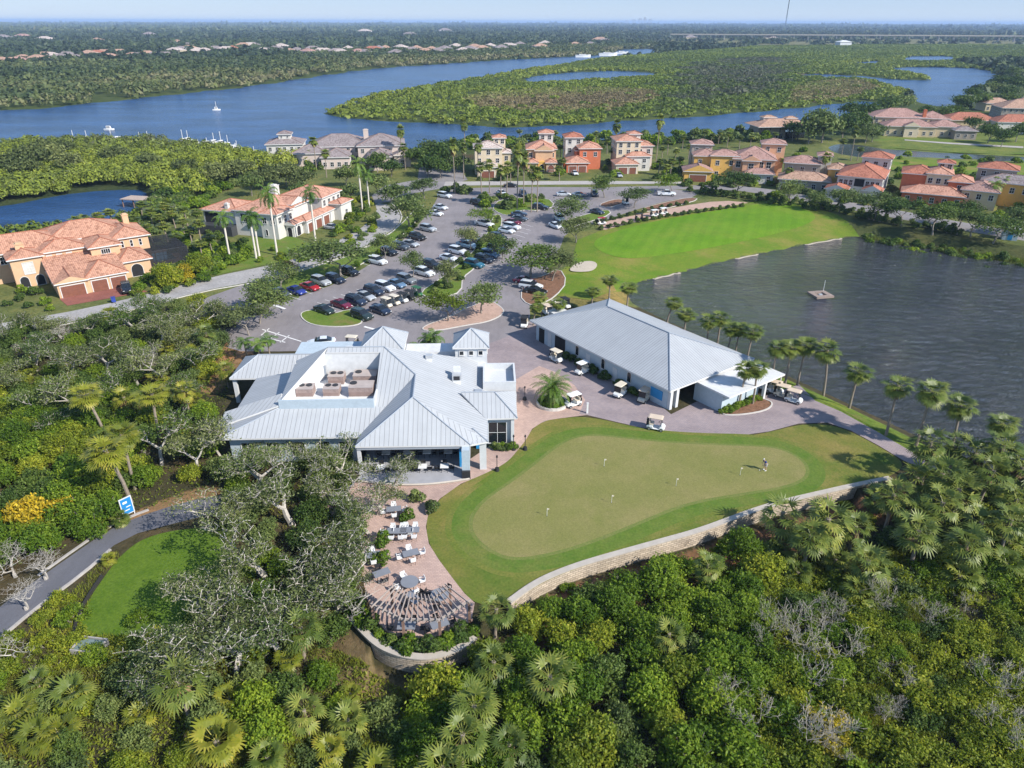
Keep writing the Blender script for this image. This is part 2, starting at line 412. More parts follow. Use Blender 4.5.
# ------------------------------------------------------------------ flat sheets lying on the ground
def sheet(name, poly, mat, dz=0.02, grid=0, kind='structure', parent=None, flat=None):
    """poly in world metres; grid>0 adds inner points so the sheet follows the slope."""
    poly = [tuple(p[:2]) for p in poly]
    if grid:
        q = []
        for k, a in enumerate(poly):
            b = poly[(k + 1) % len(poly)]; n = max(1, int(math.hypot(b[0] - a[0], b[1] - a[1]) / grid))
            q += [(a[0] + (b[0] - a[0]) * t / n, a[1] + (b[1] - a[1]) * t / n) for t in range(n)]
        poly = q
    pts = [Vector(p) for p in poly]; n = len(pts); edges = [(i, (i + 1) % n) for i in range(n)]
    if grid:
        pa = np.asarray(poly); gx, gy = np.meshgrid(np.arange(pa[:, 0].min(), pa[:, 0].max(), grid), np.arange(pa[:, 1].min(), pa[:, 1].max(), grid))
        k = sdist(poly, gx, gy) < -0.4 * grid
        pts += [Vector((x, y)) for x, y in zip(gx[k], gy[k])]
    v, e, f, *_ = delaunay_2d_cdt(pts, edges, [], 1, 1e-5)
    X = np.array([p[0] for p in v]); Y = np.array([p[1] for p in v])
    Z = (hgt(X, Y) if flat is None else np.full(X.shape, flat)) + dz
    me = bpy.data.meshes.new(name); me.from_pydata([(x, y, z) for x, y, z in zip(X, Y, Z)], [], [tuple(t) for t in f])
    me.materials.append(mat); me.update()
    if len(me.polygons) and me.polygons[0].normal.z < 0: me.flip_normals()
    if grid: me.polygons.foreach_set('use_smooth', [True] * len(me.polygons))
    o = bpy.data.objects.new(name, me); COL.objects.link(o)
    if kind: o['kind'] = kind
    return o

def kerb(name, line, mat, w=0.18, h=0.13, closed=True, z0=0.0, kind='structure', parent=None):
    """raised strip along a line"""
    mb = MB(); n = len(line); L2, R2 = [], []
    for k in range(n):
        a = line[(k - 1) % n] if closed or k > 0 else line[k]; b = line[(k + 1) % n] if closed or k < n - 1 else line[k]
        dx, dy = b[0] - a[0], b[1] - a[1]; l = math.hypot(dx, dy) + 1e-9; nx, ny = -dy / l * w / 2, dx / l * w / 2
        L2.append((line[k][0] + nx, line[k][1] + ny)); R2.append((line[k][0] - nx, line[k][1] - ny))
    for k in range(n if closed else n - 1):
        j = (k + 1) % n
        a, b, c, d = L2[k], L2[j], R2[j], R2[k]
        zt = z0 + h
        mb.face([(*d, zt), (*c, zt), (*b, zt), (*a, zt)]); mb.face([(*a, z0), (*b, z0), (*b, zt), (*a, zt)][::-1]); mb.face([(*d, z0), (*c, z0), (*c, zt), (*d, zt)])
    if not closed:
        for k in (0, n - 1): mb.face([(*L2[k], z0), (*R2[k], z0), (*R2[k], z0 + h), (*L2[k], z0 + h)])
    o = mb.build(name, mat, parent)
    if kind: o['kind'] = kind
    return o

# ------------------------------------------------------------------ paving materials
def asphalt(name, col, crack=0.5):
    m, nt, b, out = nodes_of(name)
    f = noise(nt, 0.12, 7, 0.65); c = ramp(nt, f, [(0.3, tuple(x * .86 for x in col)), (0.7, tuple(x * 1.12 for x in col))])
    f2 = noise(nt, 14, 3, 0.6); c = mixcol(nt, 1.0, c, ramp(nt, f2, [(0.3, (.86,) * 3), (0.7, (1.1,) * 3)]), 'MULTIPLY')
    f3 = noise(nt, 0.8, 4, 0.7, stretch=(1, .25, 1)); c = mixcol(nt, 0.5, c, ramp(nt, f3, [(0.35, (.82,) * 3), (0.6, (1.05,) * 3)]), 'MULTIPLY')
    L(nt, c, b.inputs['Base Color']); b.inputs['Roughness'].default_value = 0.9; b.inputs['Specular IOR Level'].default_value = 0.2
    return m

def pavers(name, col, col2, size=0.35, rot=0.0):
    m, nt, b, out = nodes_of(name)
    tc = nt.nodes.new('ShaderNodeTexCoord'); mp = nt.nodes.new('ShaderNodeMapping'); mp.inputs['Rotation'].default_value = (0, 0, rot); L(nt, tc.outputs['Object'], mp.inputs[0])
    br = N(nt, 'ShaderNodeTexBrick', Scale=1.0); br.inputs['Brick Width'].default_value = size; br.inputs['Row Height'].default_value = size * .6; br.inputs['Mortar Size'].default_value = 0.012
    br.inputs['Color1'].default_value = (*col, 1); br.inputs['Color2'].default_value = (*col2, 1); br.inputs['Mortar'].default_value = (*[c * .55 for c in col], 1); L(nt, mp.outputs[0], br.inputs['Vector'])
    f = noise(nt, 0.22, 7, 0.68); c = mixcol(nt, 1.0, br.outputs['Color'], ramp(nt, f, [(0.3, (.78, .77, .78)), (0.7, (1.15, 1.14, 1.12))]), 'MULTIPLY')
    L(nt, c, b.inputs['Base Color']); b.inputs['Roughness'].default_value = 0.85; b.inputs['Specular IOR Level'].default_value = 0.2
    return m

def turf(name, col, col2, scale=0.15, fine=5.0, mow=0, mow_rot=0, c3=None, s3=0.06, t3=(0.5, 0.65)):
    m, nt, b, out = nodes_of(name)
    f = noise(nt, scale, 8, 0.7); c = ramp(nt, f, [(0.32, col), (0.68, col2)])
    if c3: c = mixcol(nt, ramp(nt, noise(nt, s3, 6, 0.7), [(t3[0], 0.0), (t3[1], 1.0)]), c, c3)
    f2 = noise(nt, fine, 4, 0.65); c = mixcol(nt, 1.0, c, ramp(nt, f2, [(0.3, (.75, .78, .72)), (0.7, (1.2, 1.16, 1.12))]), 'MULTIPLY')
    if mow:
        tc = nt.nodes.new('ShaderNodeTexCoord'); mp = nt.nodes.new('ShaderNodeMapping'); mp.inputs['Rotation'].default_value = (0, 0, mow_rot); L(nt, tc.outputs['Object'], mp.inputs[0])
        wv = N(nt, 'ShaderNodeTexWave', Scale=mow, Distortion=1.2); L(nt, mp.outputs[0], wv.inputs['Vector'])
        c = mixcol(nt, 0.5, c, ramp(nt, wv.outputs['Fac'], [(0.35, (.90, .91, .9)), (0.65, (1.06, 1.05, 1.05))]), 'MULTIPLY')
    L(nt, c, b.inputs['Base Color']); b.inputs['Roughness'].default_value = 0.9; b.inputs['Specular IOR Level'].default_value = 0.15
    bn = N(nt, 'ShaderNodeBump', Strength=0.5, Distance=0.06); L(nt, noise(nt, fine * 2, 3, 0.6), bn.inputs['Height']); L(nt, bn.outputs[0], b.inputs['Normal'])
    return m

M = {}
M['asphalt'] = asphalt('faded_asphalt', (0.235, 0.212, 0.215)); M['asphalt_road'] = asphalt('road_asphalt', (0.24, 0.222, 0.22)); M['path'] = asphalt('path_asphalt', (0.125, 0.125, 0.14))
M['concrete'] = plain('concrete', (0.40, 0.37, 0.345), 0.9, 0.12, 0.3, scale2=2.5, var2=0.15); M['kerb'] = plain('kerb_concrete', (0.50, 0.47, 0.43), 0.9, 0.12, 1.5)
M['lane'] = plain('pale_lane', (0.36, 0.34, 0.325), 0.9, 0.15, 0.25, scale2=2.0, var2=0.2)
M['drive'] = pavers('driveway_pavers', (0.33, 0.27, 0.265), (0.28, 0.235, 0.245)); M['pink'] = pavers('pink_pavers', (0.50, 0.355, 0.295), (0.42, 0.30, 0.255))
M['redpave'] = pavers('red_pavers', (0.30, 0.115, 0.085), (0.25, 0.095, 0.075)); M['pinkconc'] = plain('pink_concrete', (0.46, 0.31, 0.245), 0.9, 0.12, 0.5, scale2=3, var2=.15)
M['paint'] = plain('white_road_paint', (0.70, 0.68, 0.66), 0.8, 0.12, 2.0)
M['mulch'] = plain('pine_mulch', (0.23, 0.12, 0.07), 0.95, 0.35, 2.0, bump=0.6, bscale=12, scale2=9, var2=.35)
M['sand'] = plain('bunker_sand', (0.42, 0.36, 0.285), 0.95, 0.08, 0.8)
M['fringe'] = turf('rough_grass', (0.085, 0.135, 0.020), (0.185, 0.165, 0.042), 0.16, 4.0, c3=(0.24, 0.185, 0.065), s3=0.1, t3=(0.5, 0.7))
M['collar'] = turf('collar_grass', (0.075, 0.145, 0.018), (0.125, 0.165, 0.032), 0.3, 4.0, c3=(0.16, 0.165, 0.045), s3=0.12, t3=(.5,.72))
M['green'] = turf('putting_turf', (0.165, 0.175, 0.050), (0.225, 0.205, 0.078), 0.16, 7.0, c3=(0.265,0.22,0.10), s3=0.07, t3=(.5,.75))
M['range'] = turf('range_turf', (0.088, 0.195, 0.008), (0.135, 0.245, 0.014), 0.10, 3.5, mow=0.10, mow_rot=0.35, c3=(0.16, 0.225, 0.025), s3=0.07, t3=(.5, .72))
M['rangerough'] = turf('range_rough', (0.085, 0.17, 0.012), (0.15, 0.19, 0.022), 0.13, 3.0, c3=(0.22, 0.19, 0.05), s3=0.09, t3=(0.47, 0.68))
M['lawn'] = turf('lawn', (0.085, 0.155, 0.018), (0.14, 0.18, 0.035), 0.25, 4.0, c3=(0.20, 0.15, 0.06), s3=0.15, t3=(0.52, 0.72))
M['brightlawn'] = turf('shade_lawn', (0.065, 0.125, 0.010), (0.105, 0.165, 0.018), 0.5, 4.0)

# asphalt: parking lots and the street
lot = gp([(222, 352), (240, 335), (262, 311), (300, 297), (340, 283), (372, 264), (397, 247), (420, 224), (434, 206), (441, 191), (470, 188), (520, 187), (600, 187), (690, 189), (700, 196), (668, 200), (622, 214), (590, 226), (566, 232), (560, 250), (548, 270), (540, 288), (530, 300), (531, 322), (520, 332), (500, 342), (470, 346), (300, 352)])
sheet('parking_lot', chaikin(lot, 1), M['asphalt'], 0.02)
street = chaikin(gp([(690, 189), (730, 189), (775, 195), (830, 205), (900, 218), (960, 229), (1040, 242), (1120, 254), (1120, 244), (1040, 233), (960, 221), (900, 209.5), (830, 198), (775, 189), (730, 184.5), (690, 185), (600, 186.9), (600, 189)]), 1)
sheet('street', street, M['asphalt_road'], 0.026)
sheet('cart_path', chaikin(gp([(602, 222), (640, 214), (680, 206), (720, 200), (752, 202), (748, 205), (720, 206), (690, 210), (650, 219), (612, 230), (598, 229)]), 1), M['pinkconc'], 0.032)
sheet('street', gp([(372, 196), (385, 186), (418, 180), (420, 163), (462, 171), (468, 180), (440, 189), (400, 196), (390, 202), (376, 204)]), M['asphalt_road'], 0.022)['kind'] = 'structure'
sheet('sidewalk', gp([(444, 186), (446, 182), (520, 181.2), (600, 180.8), (682, 181.5), (682, 183.2), (600, 184.2), (520, 185)]), M['concrete'], 0.05)
lane = chaikin(gp([(-60, 345), (0, 338), (50, 327), (130, 311), (205, 291), (250, 283), (280, 276), (318, 264), (350, 254), (378, 240), (398, 227), (402, 214), (391, 205), (375, 203), (378, 212), (366, 226), (345, 238), (318, 250), (290, 262), (250, 270), (216, 277), (130, 300), (50, 317), (-60, 334)]), 1)
sheet('lane', lane, M['lane'], 0.024)
kerb('kerb', chaikin(gp([(60, 327), (130, 312), (205, 292), (250, 284.5), (280, 277.5), (318, 265.5), (350, 255.5), (378, 241.5), (399, 228), (403.5, 214), (392, 204)]), 1, False), M['kerb'], 0.25, 0.12, False)
sheet('lane', gp([(203, 300), (250, 283), (268, 300), (258, 318), (232, 345), (205, 330)]), M['asphalt'], 0.018)
# green islands in the lot, with kerbs
def island(px, mat, k=True, n=2, h=0.13, dz=0.12):
    pl = chaikin(gp(px), n)
    o = sheet('planting_island', pl, mat, dz)
    if k: kerb('kerb', pl, M['kerb'], 0.2, h + 0.01)
    return o
island([(301, 318), (303, 312), (322, 310), (330, 316), (352, 309), (362, 318), (363, 325), (340, 328), (312, 326)], M['lawn'])
island([(421, 331), (428, 325), (450, 318), (468, 308), (490, 300), (503, 308), (505, 314), (490, 322), (465, 326), (440, 331)], M['pinkconc'])
island([(420, 293), (440, 280), (455, 268), (470, 256), (480, 244), (490, 230), (494, 216), (500, 214), (503, 222), (498, 234), (488, 250), (476, 268), (463, 278), (462, 292), (445, 298), (428, 298)], M['lawn'], n=1)
island([(268, 301), (300, 293), (335, 280), (372, 259), (398, 240), (418, 221), (425, 206), (419, 206), (398, 229), (378, 243), (350, 257), (318, 267), (280, 279), (256, 286)], M['lawn'], n=1)
island([(492, 208), (500, 200), (520, 198), (548, 198), (556, 206), (540, 211), (520, 210), (510, 216), (500, 214)], M['lawn'], n=1)
island([(560, 230), (590, 222), (612, 214), (608, 209), (585, 215), (562, 222)], M['lawn'], n=1)
island([(520, 296), (528, 280), (545, 276), (560, 268), (568, 282), (556, 297), (540, 305), (528, 305)], M['mulch'], n=1)
island([(598, 205), (612, 200), (622, 199), (625, 203), (608, 208)], M['mulch'], n=1)
island([(640, 209), (662, 203), (690, 197), (700, 199), (680, 205), (650, 212)], M['mulch'], n=1)
# painted markings
mb = MB()
def stripe(a, b, w=0.12, z=0.03):
    A, B = G(*a), G(*b); dx, dy = B[0] - A[0], B[1] - A[1]; l = math.hypot(dx, dy); nx, ny = -dy / l * w / 2, dx / l * w / 2
    mb.face([(A[0] - nx, A[1] - ny, z), (B[0] - nx, B[1] - ny, z), (B[0] + nx, B[1] + ny, z), (A[0] + nx, A[1] + ny, z)])
for a, b, w in [((274, 305.5), (286, 309.5), .5), ((365, 327), (380, 331), .5), ((263, 330), (302, 342), .25), ((262, 337), (286, 343), .25), ((270, 329), (262, 336), .2), ((280, 333), (270, 340), .2), ((290, 336), (281, 343), .2)]: stripe(a, b, w)
for k in range(14):   # stall lines, mostly hidden below the cars
    t = k / 13
    for (x0, y0), (x1, y1), (ox, oy) in [((270, 300), (420, 226), (20, 6)), ((318, 303), (420, 268), (19, 6)), ((438, 268), (500, 218), (18, 6)), ((480, 268), (516, 222), (18, 5))]:
        x, y = x0 + (x1 - x0) * t, y0 + (y1 - y0) * t; stripe((x, y), (x + ox, y + oy), .1)
tag(mb.build('parking_markings', M['paint']), kind='structure')
# pavers around the clubhouse and the cart barn
drive = gp([(470, 350), (500, 340), (522, 330), (531, 320), (545, 322), (640, 388), (672, 414), (700, 400), (752, 400), (800, 384), (816, 400), (842, 411), (880, 432), (925, 458), (940, 468), (928, 470), (905, 460), (880, 445), (852, 430), (828, 422), (800, 423), (770, 431), (735, 436), (700, 436.5), (640, 427), (588, 415), (560, 418), (540, 424), (520, 420), (505, 400)])
sheet('paver_drive', drive, M['drive'], 0.022, flat=0.0)
patio = gp([(508, 392), (516, 385), (530, 400), (548, 410), (588, 415), (560, 418.5), (545, 421), (533, 429), (527, 440), (519, 450), (508, 463), (486, 474), (462, 484), (441, 499), (430, 512), (427, 527), (430, 544), (440, 560), (455, 580), (466, 594), (476, 603), (473, 620), (455, 635), (431, 645), (406, 642), (386, 631), (374, 614), (368, 598), (360, 560), (345, 530), (320, 500), (330, 480), (440, 480), (500, 440)])
sheet('patio', patio, M['pink'], 0.034, flat=0.0)
sheet('patio', gp([(505, 398), (516, 380), (540, 366), (556, 372), (575, 385), (586, 400), (580, 414), (540, 412)]), M['pink'], 0.028)
kerb('patio_edge', chaikin(gp([(473, 620), (455, 635), (431, 645), (406, 642), (386, 631), (374, 614)]), 2, False), M['pinkconc'], 0.3, 0.3, False)
# putting green
fringe = chaikin(gp([(588, 416), (640, 428), (700, 437.5), (740, 437), (770, 432), (800, 424), (828, 423.5), (852, 431), (880, 446), (905, 461), (900, 471), (885, 478), (850, 488), (820, 495), (762, 510), (700, 533), (660, 544), (600, 561), (550, 579), (512, 603), (492, 606), (476, 603), (466, 594), (455, 580), (440, 560), (430, 544), (427, 527), (430, 512), (441, 499), (462, 484), (486, 474), (508, 463), (519, 450), (527, 440), (533, 429), (545, 421), (560, 418.5)]), 2)
sheet('rough_lawn', fringe, M['fringe'], 0.04, flat=0.0)
inner = [(473, 526), (476, 513), (490, 498), (514, 482), (535, 466), (556, 449), (572, 439), (594, 435), (637, 440), (699, 445), (762, 446), (785, 450), (803, 460), (808, 471), (803, 479), (785, 486), (755, 491), (687, 502), (637, 523), (587, 543), (545, 555), (512, 559), (490, 549), (477, 537)]
wi = gp(inner); cen = np.mean(wi, 0)
def offs(poly, d):
    n = len(poly); q = []
    for k in range(n):
        a, b = poly[k - 1], poly[(k + 1) % n]; dx, dy = b[0] - a[0], b[1] - a[1]; l = math.hypot(dx, dy)
        sg = 1 if sum((poly[i - 1][0] * poly[i][1] - poly[i][0] * poly[i - 1][1]) for i in range(n)) > 0 else -1
        q.append((poly[k][0] + sg * dy / l * d, poly[k][1] - sg * dx / l * d))
    return q
M['blend1'] = turf('collar_fade', (0.095, 0.145, 0.020), (0.15, 0.165, 0.036), 0.25, 4.0, c3=(0.20, 0.175, 0.052), s3=0.14, t3=(.45, .7))
M['blend2'] = turf('green_fade', (0.115, 0.16, 0.034), (0.165, 0.185, 0.055), 0.2, 6.0, c3=(0.20, 0.19, 0.07), s3=0.12, t3=(.5, .75))
sheet('collar_lawn', chaikin(offs(wi, 3.0), 2), M['blend1'], 0.046, flat=0.0)
sheet('collar_lawn', chaikin(offs(wi, 2.3), 2), M['collar'], 0.052, flat=0.0)
sheet('collar_lawn', chaikin(offs(wi, .45), 2), M['blend2'], 0.058, flat=0.0)
sheet('putting_green', chaikin(wi, 2), M['green'], 0.064, flat=0.0)
# practice range and its slope
rr = gp([(558, 296), (556, 276), (572, 262), (578, 240), (600, 231), (657, 217), (737, 204.5), (768, 199), (800, 203), (838, 214), (864, 232), (862, 235.5)]) + gp([(850, 238), (818, 243), (768, 254), (725, 263), (687, 273), (660, 279.5), (636, 286)], -1.35) + gp([(610, 292), (590, 300)])
sheet('range_slope', rr, M['rangerough'], 0.05, grid=2.5)
tee = chaikin(gp([(592, 246), (600, 236), (657, 220), (737, 207), (768, 202), (800, 207), (818, 215), (812, 222), (770, 233), (720, 243), (670, 252), (632, 258), (610, 256)]), 2)
sheet('practice_range', tee, M['range'], 0.09, grid=2.5)
sheet('sand_bunker', chaikin(gp([(570, 269), (578, 263), (592, 261), (599, 264), (594, 270), (582, 272), (571, 272)]), 2), M['sand'], 0.22, grid=1.0)
sheet('lawn', chaikin(gp([(770, 380), (800, 380), (845, 406), (905, 440), (960, 466), (990, 480), (960, 482), (930, 458), (880, 430), (842, 409), (816, 398)]), 1), M['lawn'], 0.03, grid=2.0)
# lawns across the creek, front gardens
sheet('lawn', gp([(880, 157.5), (960, 160), (1060, 163), (1060, 176), (960, 173), (900, 171), (880, 165)]), M['rangerough'], 0.05)
sheet('lawn', gp([(870, 139), (900, 137), (1060, 144), (1060, 154), (960, 150.5), (905, 147), (872, 144)]), M['lawn'], 0.05)
sheet('sidewalk', gp([(1024, 147), (950, 143), (905, 139.5), (905, 138.6), (950, 141.6), (1024, 145.3)]), M['concrete'], 0.08)
sheet('lawn', gp([(196, 262), (215, 247), (280, 232), (300, 240), (318, 247), (288, 261), (248, 269), (216, 276)]), M['lawn'], 0.05)
# lower left path and shade lawn
path = chaikin(gp([(-60, 668), (-30, 638), (0, 608), (58, 567), (108, 532), (136, 519), (175, 506), (210, 497), (260, 491), (262, 501), (205, 517), (180, 523), (125, 538), (84, 573), (34, 610), (0, 640), (-30, 667), (-60, 705)]), 1)
sheet('path', path, M['path'], 0.03)
kerb('path_edge', chaikin(gp([(0, 642), (35, 612), (85, 575), (112, 551)]), 1, False), M['concrete'], 0.25, 0.2, False)
kerb('path_edge', chaikin(gp([(40, 577), (57, 564.5), (107, 529.5), (135, 516.5), (150, 511)]), 1, False), M['concrete'], 0.25, 0.15, False)
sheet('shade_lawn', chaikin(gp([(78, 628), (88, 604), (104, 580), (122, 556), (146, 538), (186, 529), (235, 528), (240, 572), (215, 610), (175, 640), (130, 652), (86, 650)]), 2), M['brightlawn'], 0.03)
kerb('lawn_edging', chaikin(gp([(104, 578), (88, 602), (78, 624), (76, 640), (82, 652), (92, 658)]), 2, False), plain('dark_edging', (0.03, 0.028, 0.025), 0.9), 0.22, 0.35, False)
# water sheets
def water(name, col, rough, bump, scale, stretch=(1, 1, 1), rot=0.0, dist=0.25, spec=0.5, ior=1.333):
    m, nt, b, out = nodes_of(name)
    b.inputs['Roughness'].default_value = rough; b.inputs['IOR'].default_value = ior; b.inputs['Specular IOR Level'].default_value = spec
    tc = nt.nodes.new('ShaderNodeTexCoord'); mp = nt.nodes.new('ShaderNodeMapping'); mp.inputs['Scale'].default_value = stretch; mp.inputs['Rotation'].default_value = (0, 0, rot); L(nt, tc.outputs['Object'], mp.inputs[0])
    n1 = N(nt, 'ShaderNodeTexNoise', Scale=scale, Detail=6, Roughness=0.62, Distortion=0.6); L(nt, mp.outputs[0], n1.inputs['Vector'])
    n2 = noise(nt, 0.02, 6, 0.65, stretch=(1, 2.2, 1))
    c = ramp(nt, n2, [(0.32, tuple(x * .62 for x in col)), (0.68, tuple(x * 1.35 for x in col))]); L(nt, c, b.inputs['Base Color'])
    bn = N(nt, 'ShaderNodeBump', Strength=bump, Distance=dist); L(nt, n1.outputs['Fac'], bn.inputs['Height']); L(nt, bn.outputs[0], b.inputs['Normal'])
    return m
M['river'] = water('river_water', (0.022, 0.066, 0.165), 0.2, 1.0, 0.35, (1, 2.0, 1), 0.3, 0.6, 0.2, 1.25)  # reflected sky is put into the blue base colour
M['pond'] = water('pond_water', (0.046, 0.049, 0.058), 0.06, 1.0, 0.46, (.75, 1.5, 1), -0.35, 2.4, 1.0)
M['creekw'] = water('creek_water', (0.04, 0.05, 0.05), 0.15, 0.6, 0.8, (1, 1.5, 1), 0, 0.1, 0.4)
for (poly, wl, bank), nm in zip(WATERS, WNAMES):
    pa = np.asarray(poly); ctr = pa.mean(0); grow = {'pond': 6, 'creek': 3}.get(nm, 9)
    pl = offs(poly, grow if nm == 'pond' or nm == 'creek' else min(8, 0.018 * np.hypot(*ctr)))
    sheet(nm, pl, M[{'pond': 'pond', 'creek': 'creekw'}.get(nm, 'river')], 0.0, flat=wl)

pp = WATERS[7][0]
for q0, q1 in ((3, 6), (8, 10), (11, 14)): kerb('pond_edge', [(p[0] + .25 * math.sin(k * 2.1), p[1] + .3 * math.cos(k * 1.7)) for k, p in enumerate(chaikin(pp[q0:q1], 2, False))], M['sand'], .45, .12, False, POND_Z - .02)
# ------------------------------------------------------------------ building materials
M['metalroof'] = seam_roof('pale_metal_roof', (0.40, 0.412, 0.424), 0.55, line=0.68, width=0.13, mott=0.05, rough=0.65)
M['metalroof2'] = seam_roof('fine_metal_roof', (0.395, 0.41, 0.425), 0.45, line=0.66, width=0.2, mott=0.05, rough=0.65)
M['ridgecap'] = plain('grey_ridge_cap', (0.30, 0.33, 0.37), 0.5, 0.05)
M['flatwhite'] = plain('white_membrane', (0.64, 0.64, 0.635), 0.6, 0.06, 0.5, scale2=1.8, var2=0.10)
M['whitewall'] = plain('white_painted_wall', (0.56, 0.57, 0.575), 0.7, 0.05, 0.8, scale2=3, var2=.06)
M['palewall'] = plain('pale_blue_wall', (0.42, 0.49, 0.54), 0.7, 0.05, 0.8, scale2=3, var2=.08)
M['bluewall'] = plain('blue_wall', (0.03, 0.24, 0.50), 0.5, 0.1, 1.0)
M['trimwhite'] = plain('white_trim', (0.60, 0.59, 0.575), 0.6, 0.05)
M['floor'] = plain('grey_terrace_floor', (0.33, 0.33, 0.35), 0.8, 0.1, 0.8)
M['glass'] = glass('dark_glass'); M['dark'] = plain('dark_shade_fill', (0.02, 0.02, 0.022), 0.9, 0.1)  # near-black paint, also used as painted shade inside openings
M['acbrown'] = plain('rooftop_unit_tan', (0.33, 0.245, 0.215), 0.7, 0.15, 2.0, scale2=5, var2=.15); M['galv'] = plain('galvanised_metal', (0.48, 0.49, 0.50), 0.4, 0.1, 2, metallic=0.3)
M['darkmetal'] = plain('dark_metal', (0.03, 0.03, 0.034), 0.5, 0.1); M['stone'] = None
M['capstone'] = plain('cap_stone', (0.42, 0.375, 0.32), 0.85, 0.1, 1.5)

def roof(mb, x0, x1, y0, y1, z, pitch, ends='hh', axis=None, cap=True, th=0.22, capm=2, trimm=1):
    """hip/gable roof over a rectangle (eave lines); ends: (low end, high end) h=hip g=gable; returns ridge height"""
    w, d = x1 - x0, y1 - y0
    if axis is None: axis = 'x' if w >= d else 'y'
    if axis == 'x': f = lambda u, v, q: (u, v, q); u0, u1, v0, v1 = x0, x1, y0, y1
    else: f = lambda u, v, q: (v, u, q); u0, u1, v0, v1 = y0, y1, x0, x1
    half = (v1 - v0) / 2; zr = z + half * pitch; vm = (v0 + v1) / 2
    a = u0 + (min(half, (u1 - u0) / 2) if ends[0] == 'h' else 0); b = u1 - (min(half, (u1 - u0) / 2) if ends[1] == 'h' else 0)
    A, B, C, D = f(u0, v0, z), f(u1, v0, z), f(u1, v1, z), f(u0, v1, z); R1, R2 = f(a, vm, zr), f(b, vm, zr)
    def fc(p, m):
        p = list(p)
        n = (Vector(p[1]) - Vector(p[0])).cross(Vector(p[2]) - Vector(p[0]))
        if n.z < 0: p = [p[1], p[0]] + p[:1:-1]
        mb.slope(p, m)
    if b - a > 1e-3: fc([A, B, R2, R1], 0); fc([C, D, R1, R2], 0)
    else: fc([A, B, R1], 0); fc([C, D, R1], 0)
    if ends[0] == 'h': fc([D, A, R1], 0)
    else: mb.face([D, A, R1], 3 if capm == 2 else trimm)
    if ends[1] == 'h': fc([B, C, R2], 0)
    else: mb.face([B, C, R2], 3 if capm == 2 else trimm)
    # fascia and soffit
    lo = [(p[0], p[1], p[2] - th) for p in (A, B, C, D)]
    for k, (p, q) in enumerate(((A, B), (B, C), (C, D), (D, A))):
        i, j = k, (k + 1) % 4
        pts = [lo[i], lo[j], q, p]
        n = (Vector(pts[1]) - Vector(pts[0])).cross(Vector(pts[2]) - Vector(pts[0])); c = Vector(((x0 + x1) / 2, (y0 + y1) / 2, z))
        if n.dot(Vector(pts[0]) - c) < 0: pts = pts[::-1]
        mb.face(pts, trimm)
    mb.face([(x0, y0, z - th), (x0, y1, z - th), (x1, y1, z - th), (x1, y0, z - th)], trimm)
    if cap:
        ln = []
        if b - a > 1e-3: ln.append((R1, R2))
        if ends[0] == 'h': ln += [(D, R1), (A, R1)]
        if ends[1] == 'h': ln += [(B, R2), (C, R2)]
        for p, q in ln: mb.tube([(p[0], p[1], p[2] + .02), (q[0], q[1], q[2] + .02)], 0.11, 5, capm)
    return zr

def win_part(root, x, y, z, w, h, nx, ny, frame, pane, name='window', bars=(1, 1), arch=False, proud=0.05, sill=True, dark=True):
    """window on a wall: centre x,y, bottom z, outward normal nx,ny (local axes of the building)"""
    T = Matrix(((-ny, nx, 0, x), (nx, ny, 0, y), (0, 0, 1, z), (0, 0, 0, 1)))   # local x along the wall, y outward
    f = MB(); t = 0.09
    f.box(-w / 2 - t, w / 2 + t, 0.004, proud + .06, -t - (.05 if sill else 0), 0.0, 0)
    f.box(-w / 2 - t, -w / 2, 0.004, proud + .04, 0, h, 0); f.box(w / 2, w / 2 + t, 0.004, proud + .04, 0, h, 0)
    g = MB()
    if not arch:
        f.box(-w / 2 - t, w / 2 + t, 0.004, proud + .05, h, h + t, 0); g.face([(w / 2, .03, 0), (-w / 2, .03, 0), (-w / 2, .03, h), (w / 2, .03, h)])
    else:
        n = 10; r = w / 2; ar = [(r * math.cos(math.pi * k / n), h + r * math.sin(math.pi * k / n)) for k in range(n + 1)]
        g.face([(r, .03, 0), (-r, .03, 0)][::1] + [(q[0], .03, q[1]) for q in ar[::-1]])
        for k in range(n):
            p, q = ar[k], ar[k + 1]; s = (r + t) / r
            P2, Q2 = (p[0] * s, h + (p[1] - h) * s), (q[0] * s, h + (q[1] - h) * s)
            f.face([(p[0], proud + .04, p[1]), (q[0], proud + .04, q[1]), (Q2[0], proud + .04, Q2[1]), (P2[0], proud + .04, P2[1])])
            f.face([(P2[0], proud + .04, P2[1]), (Q2[0], proud + .04, Q2[1]), (Q2[0], 0, Q2[1]), (P2[0], 0, P2[1])])
    for k in range(1, bars[0] + 1):
        xx = -w / 2 + w * k / (bars[0] + 1); f.box(xx - .03, xx + .03, .032, .055, 0, h, 0)
    for k in range(1, bars[1] + 1):
        zz = h * k / (bars[1] + 1); f.box(-w / 2, w / 2, .033, .052, zz - .03, zz + .03, 0)
    o = f.build(name, frame, root, T=T); g.build('pane', pane, o, T=T)
    return o

def block(root, x0, x1, y0, y1, z0, z1, mat, name='wall'):
    mb = MB(); mb.box(x0, x1, y0, y1, z0, z1); return mb.build(name, mat, root)

def roofpart(root, x0, x1, y0, y1, z, pitch, mats, ends='hh', axis=None, over=0.5, name='roof'):
    mb = MB(); zr = roof(mb, x0 - over, x1 + over, y0 - over, y1 + over, z, pitch, ends, axis); return mb.build(name, mats, root), zr

